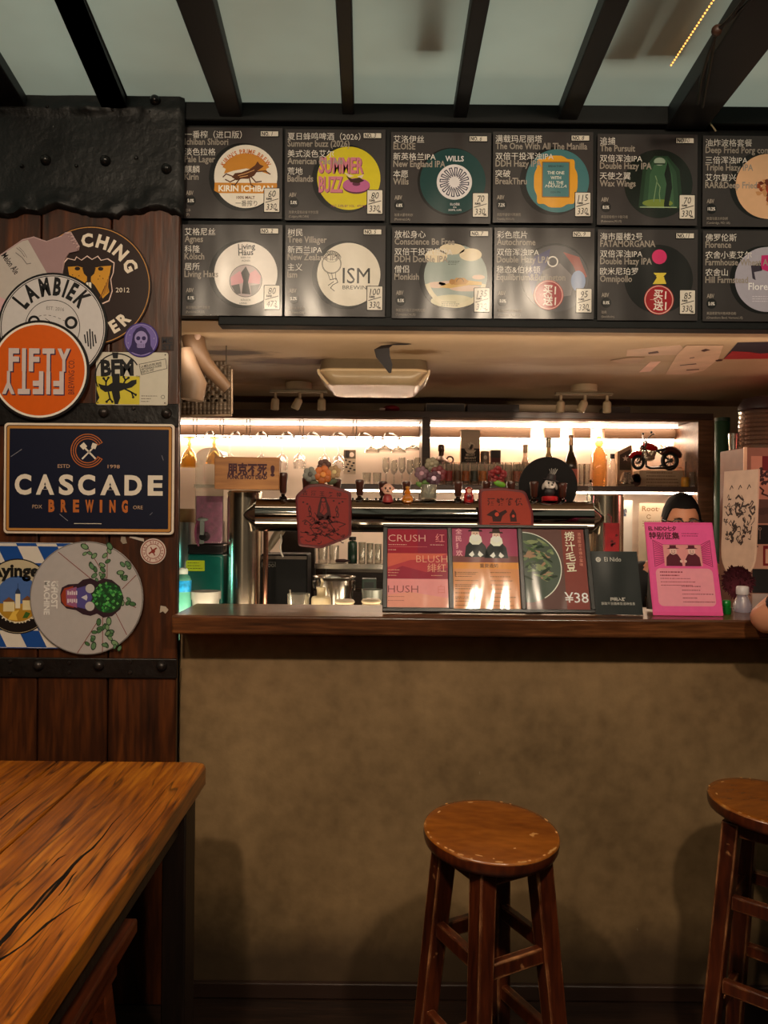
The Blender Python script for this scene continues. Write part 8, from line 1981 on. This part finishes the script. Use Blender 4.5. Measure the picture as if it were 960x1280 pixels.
def hand_nodes(n, e, w_, wrist, d, up, side, key, sc=1.0, curl=0.5):
    """palm and five fingers from the wrist along d; up = back of hand; side = thumb side"""
    d = Vector(d).normalized(); up = Vector(up).normalized(); side = Vector(side).normalized(); w = Vector(w_)
    n[key + 'palm'] = (w + d * 0.045 * sc, (0.036 * sc, 0.016 * sc)); e.append((wrist, key + 'palm'))
    for i, (ln, off) in enumerate(((0.068, 0.027), (0.076, 0.009), (0.071, -0.009), (0.055, -0.026))):
        b = w + d * 0.088 * sc + side * off * sc; p = key + 'f%d' % i
        n[p + 'a'] = (b, 0.0105 * sc); e.append((key + 'palm', p + 'a'))
        q1 = b + (d * math.cos(curl * 0.6) - up * math.sin(curl * 0.6)) * ln * 0.45 * sc; n[p + 'b'] = (q1, 0.0095 * sc); e.append((p + 'a', p + 'b'))
        q2 = q1 + (d * math.cos(curl * 1.5) - up * math.sin(curl * 1.5)) * ln * 0.32 * sc; n[p + 'c'] = (q2, 0.0085 * sc); e.append((p + 'b', p + 'c'))
        q3 = q2 + (d * math.cos(curl * 2.1) - up * math.sin(curl * 2.1)) * ln * 0.25 * sc; n[p + 'd'] = (q3, 0.0070 * sc); e.append((p + 'c', p + 'd'))
    a = w + d * 0.025 * sc + side * 0.034 * sc - up * 0.006 * sc; n[key + 't0'] = (a, 0.0135 * sc); e.append((key + 'palm', key + 't0'))
    b = a + (d * 0.6 + side * 0.7 - up * 0.3).normalized() * 0.036 * sc; n[key + 't1'] = (b, 0.0110 * sc); e.append((key + 't0', key + 't1'))
    c = b + (d * 0.9 + side * 0.25 - up * 0.4).normalized() * 0.028 * sc; n[key + 't2'] = (c, 0.0085 * sc); e.append((key + 't1', key + 't2'))
SKIN = M('skin', (206, 140, 108), 0.5, var=0.06, scale=14)
def figure(name_label, base, H, elbows, wrists, shoulders_z, head_c, head_s, yaw, pitch, shirt, trousers, hair_long, with_glasses, lean=(0, 0), sleeve=1.0, hand_dirs=None, floor_z=0.0, facing=-1):
    """one standing person; positions in world metres"""
    bx, by = base; t = thing('person', name_label, 'person', (bx, by, floor_z)); o = Vector(t.location)
    hipz = floor_z + H * 0.50; n = {}; e = []
    V = Vector
    sw = H * 0.118
    chest = V((bx + lean[0], by + lean[1], shoulders_z - 0.10 * H / 1.6)); pel = V((bx, by, hipz))
    n['pelvis'] = (pel, (0.135 * H / 1.65, 0.10 * H / 1.65)); n['waist'] = (pel.lerp(chest, 0.45), (0.115 * H / 1.65, 0.09 * H / 1.65)); n['chest'] = (chest, (0.145 * H / 1.65, 0.105 * H / 1.65))
    nb = V((chest.x, chest.y, shoulders_z + 0.02)); n['neckbase'] = (nb, (0.065, 0.06)); hc = V(head_c); n['neck'] = (nb.lerp(hc, 0.5), (0.050, 0.052)); n['headroot'] = (hc - V((0, 0, head_s * 0.2)), (0.05, 0.05))
    e += [('pelvis', 'waist'), ('waist', 'chest'), ('chest', 'neckbase'), ('neckbase', 'neck'), ('neck', 'headroot')]
    fy = facing
    for sx, key in ((-1, 'l'), (1, 'r')):
        sh = V((chest.x + sx * sw, chest.y, shoulders_z - 0.025)); n[key + 'sh'] = (sh, 0.058 * H / 1.65); el = V(elbows[key]); wr = V(wrists[key])
        n[key + 'el'] = (el, 0.040 * H / 1.65); n[key + 'fa'] = (el.lerp(wr, 0.35), 0.040 * H / 1.65); n[key + 'wr'] = (wr, (0.028, 0.024)); e += [('chest', key + 'sh'), (key + 'sh', key + 'el'), (key + 'el', key + 'fa'), (key + 'fa', key + 'wr')]
        d, up, sd = hand_dirs[key] if hand_dirs else ((wr - el), (0, -1, 0), (sx, 0, 0)); hand_nodes(n, e, wr, key + 'wr', d, up, sd, key + 'h', H / 1.7)
        hp = V((bx + sx * 0.085 * H / 1.65, by, hipz - 0.05)); n[key + 'hip'] = (hp, 0.088 * H / 1.65); kn = V((bx + sx * 0.095, by + fy * 0.01, floor_z + H * 0.275)); n[key + 'kn'] = (kn, 0.058 * H / 1.65)
        cf = V((bx + sx * 0.097, by, floor_z + H * 0.2)); n[key + 'cf'] = (cf, 0.054 * H / 1.65); an = V((bx + sx * 0.10, by - fy * 0.01, floor_z + 0.075)); n[key + 'an'] = (an, 0.038)
        ft = V((bx + sx * 0.11, by + fy * 0.11, floor_z + 0.036)); n[key + 'ft'] = (ft, (0.038, 0.030)); tp = V((bx + sx * 0.115, by + fy * 0.17, floor_z + 0.026)); n[key + 'tp'] = (tp, (0.032, 0.022))
        e += [('pelvis', key + 'hip'), (key + 'hip', key + 'kn'), (key + 'kn', key + 'cf'), (key + 'cf', key + 'an'), (key + 'an', key + 'ft'), (key + 'ft', key + 'tp')]
    vs, fs = skin_mesh(n, e, 'pelvis'); m = MB(); m.add(vs, fs); rot = head_geo(m, hc, head_s, yaw, pitch); m.build('body', SKIN, t, shift=o, sharp=180)
    # shirt and trousers as slightly larger shells
    g = {}; ge = []
    grow = lambda q, a: tuple(x + a for x in (q if hasattr(q, '__len__') else (q, q)))
    for kx in ('pelvis', 'waist', 'chest'): g[kx] = (n[kx][0], grow(n[kx][1], 0.014))
    g['collar'] = (n['neckbase'][0], grow(n['neckbase'][1], 0.010)); ge += [('pelvis', 'waist'), ('waist', 'chest'), ('chest', 'collar')]
    for key in 'lr':
        sh, el = n[key + 'sh'][0], n[key + 'el'][0]; g[key + 'sh'] = (sh, grow(n[key + 'sh'][1], 0.014)); g[key + 'sl'] = (sh.lerp(el, sleeve), grow(n[key + 'el'][1], 0.016)); ge += [('chest', key + 'sh'), (key + 'sh', key + 'sl')]
    vs, fs = skin_mesh(g, ge, 'pelvis'); m = MB(); m.add(vs, fs); m.build('shirt', shirt, t, shift=o, sharp=180)
    g = {'pelvis': (n['pelvis'][0] + V((0, 0, -0.01)), grow(n['pelvis'][1], 0.010))}; ge = []
    for key in 'lr':
        for kx in ('hip', 'kn', 'cf'): g[key + kx] = (n[key + kx][0], grow(n[key + kx][1], 0.014))
        g[key + 'hem'] = (n[key + 'an'][0] + V((0, 0, 0.03)), (0.058, 0.058)); ge += [('pelvis', key + 'hip'), (key + 'hip', key + 'kn'), (key + 'kn', key + 'cf'), (key + 'cf', key + 'hem')]
    vs, fs = skin_mesh(g, ge, 'pelvis'); m = MB(); m.add(vs, fs); m.build('trousers', trousers, t, shift=o, sharp=180)
    for key in 'lr':
        g = {'a': (n[key + 'an'][0] + V((0, 0, -0.025)), (0.046, 0.046)), 'b': (n[key + 'ft'][0], (0.046, 0.036)), 'c': (n[key + 'tp'][0], (0.040, 0.028))}
        vs, fs = skin_mesh(g, [('a', 'b'), ('b', 'c')], 'a'); vs = [(x, y, max(z, floor_z + 0.001)) for x, y, z in vs]; m = MB(); m.add(vs, fs); m.build('shoe', M('shoe_dark', (24, 22, 22), 0.4), t, shift=o, sharp=180)
    face_parts(t, hc, head_s, rot, o); hair_cap(t, hc, head_s, rot, o, hair_long)
    if with_glasses: glasses(t, hc, head_s, rot, o)
    return t
# bartender behind the pink flyer: only the head shows above it
hb = at(852, 656, 3.27)
figure('person behind the pink flyer, black hair and dark glasses, only the forehead showing', (hb.x + 0.01, 3.31), 1.47,
       {'l': (hb.x - 0.21, 3.33, 0.95), 'r': (hb.x + 0.22, 3.33, 0.95)}, {'l': (hb.x - 0.20, 3.26, 0.75), 'r': (hb.x + 0.21, 3.26, 0.75)}, 1.195, (hb.x, 3.28, hb.z + 0.020), 0.218, R(-8), R(8),
       M('shirt_black', (22, 20, 22), 0.8, var=0.15), M('trousers_dark', (28, 28, 34), 0.8), True, True, (0.0, 0.0), 0.98,
       {'l': ((0.05, -0.15, -1), (-1, 0, 0), (0, -1, 0)), 'r': ((-0.05, -0.15, -1), (1, 0, 0), (0, -1, 0))})
# guest at the right edge with an elbow on the bar
el = at(948, 779, 2.03)
figure('person at the right edge in a black shirt, bare elbow resting on the bar top', (1.45, 1.86), 1.66,
       {'l': (el.x, 2.025, el.z), 'r': (1.78, 1.80, 1.12)}, {'l': (1.20, 2.19, ZL + 0.105), 'r': (1.58, 2.08, ZL + 0.10)}, 1.335, (1.42, 1.88, 1.52), 0.225, R(150), 0.0,
       M('shirt_black', (22, 20, 22), 0.8, var=0.15), M('trousers_dark', (28, 28, 34), 0.8), False, False, (-0.03, 0.04), 0.93,
       {'l': ((0.8, 0.4, 0.25), (0, 0, 1), (0.3, -0.8, 0)), 'r': ((-0.6, 0.5, 0.25), (0, 0, 1), (-0.4, -0.7, 0))}, facing=1)
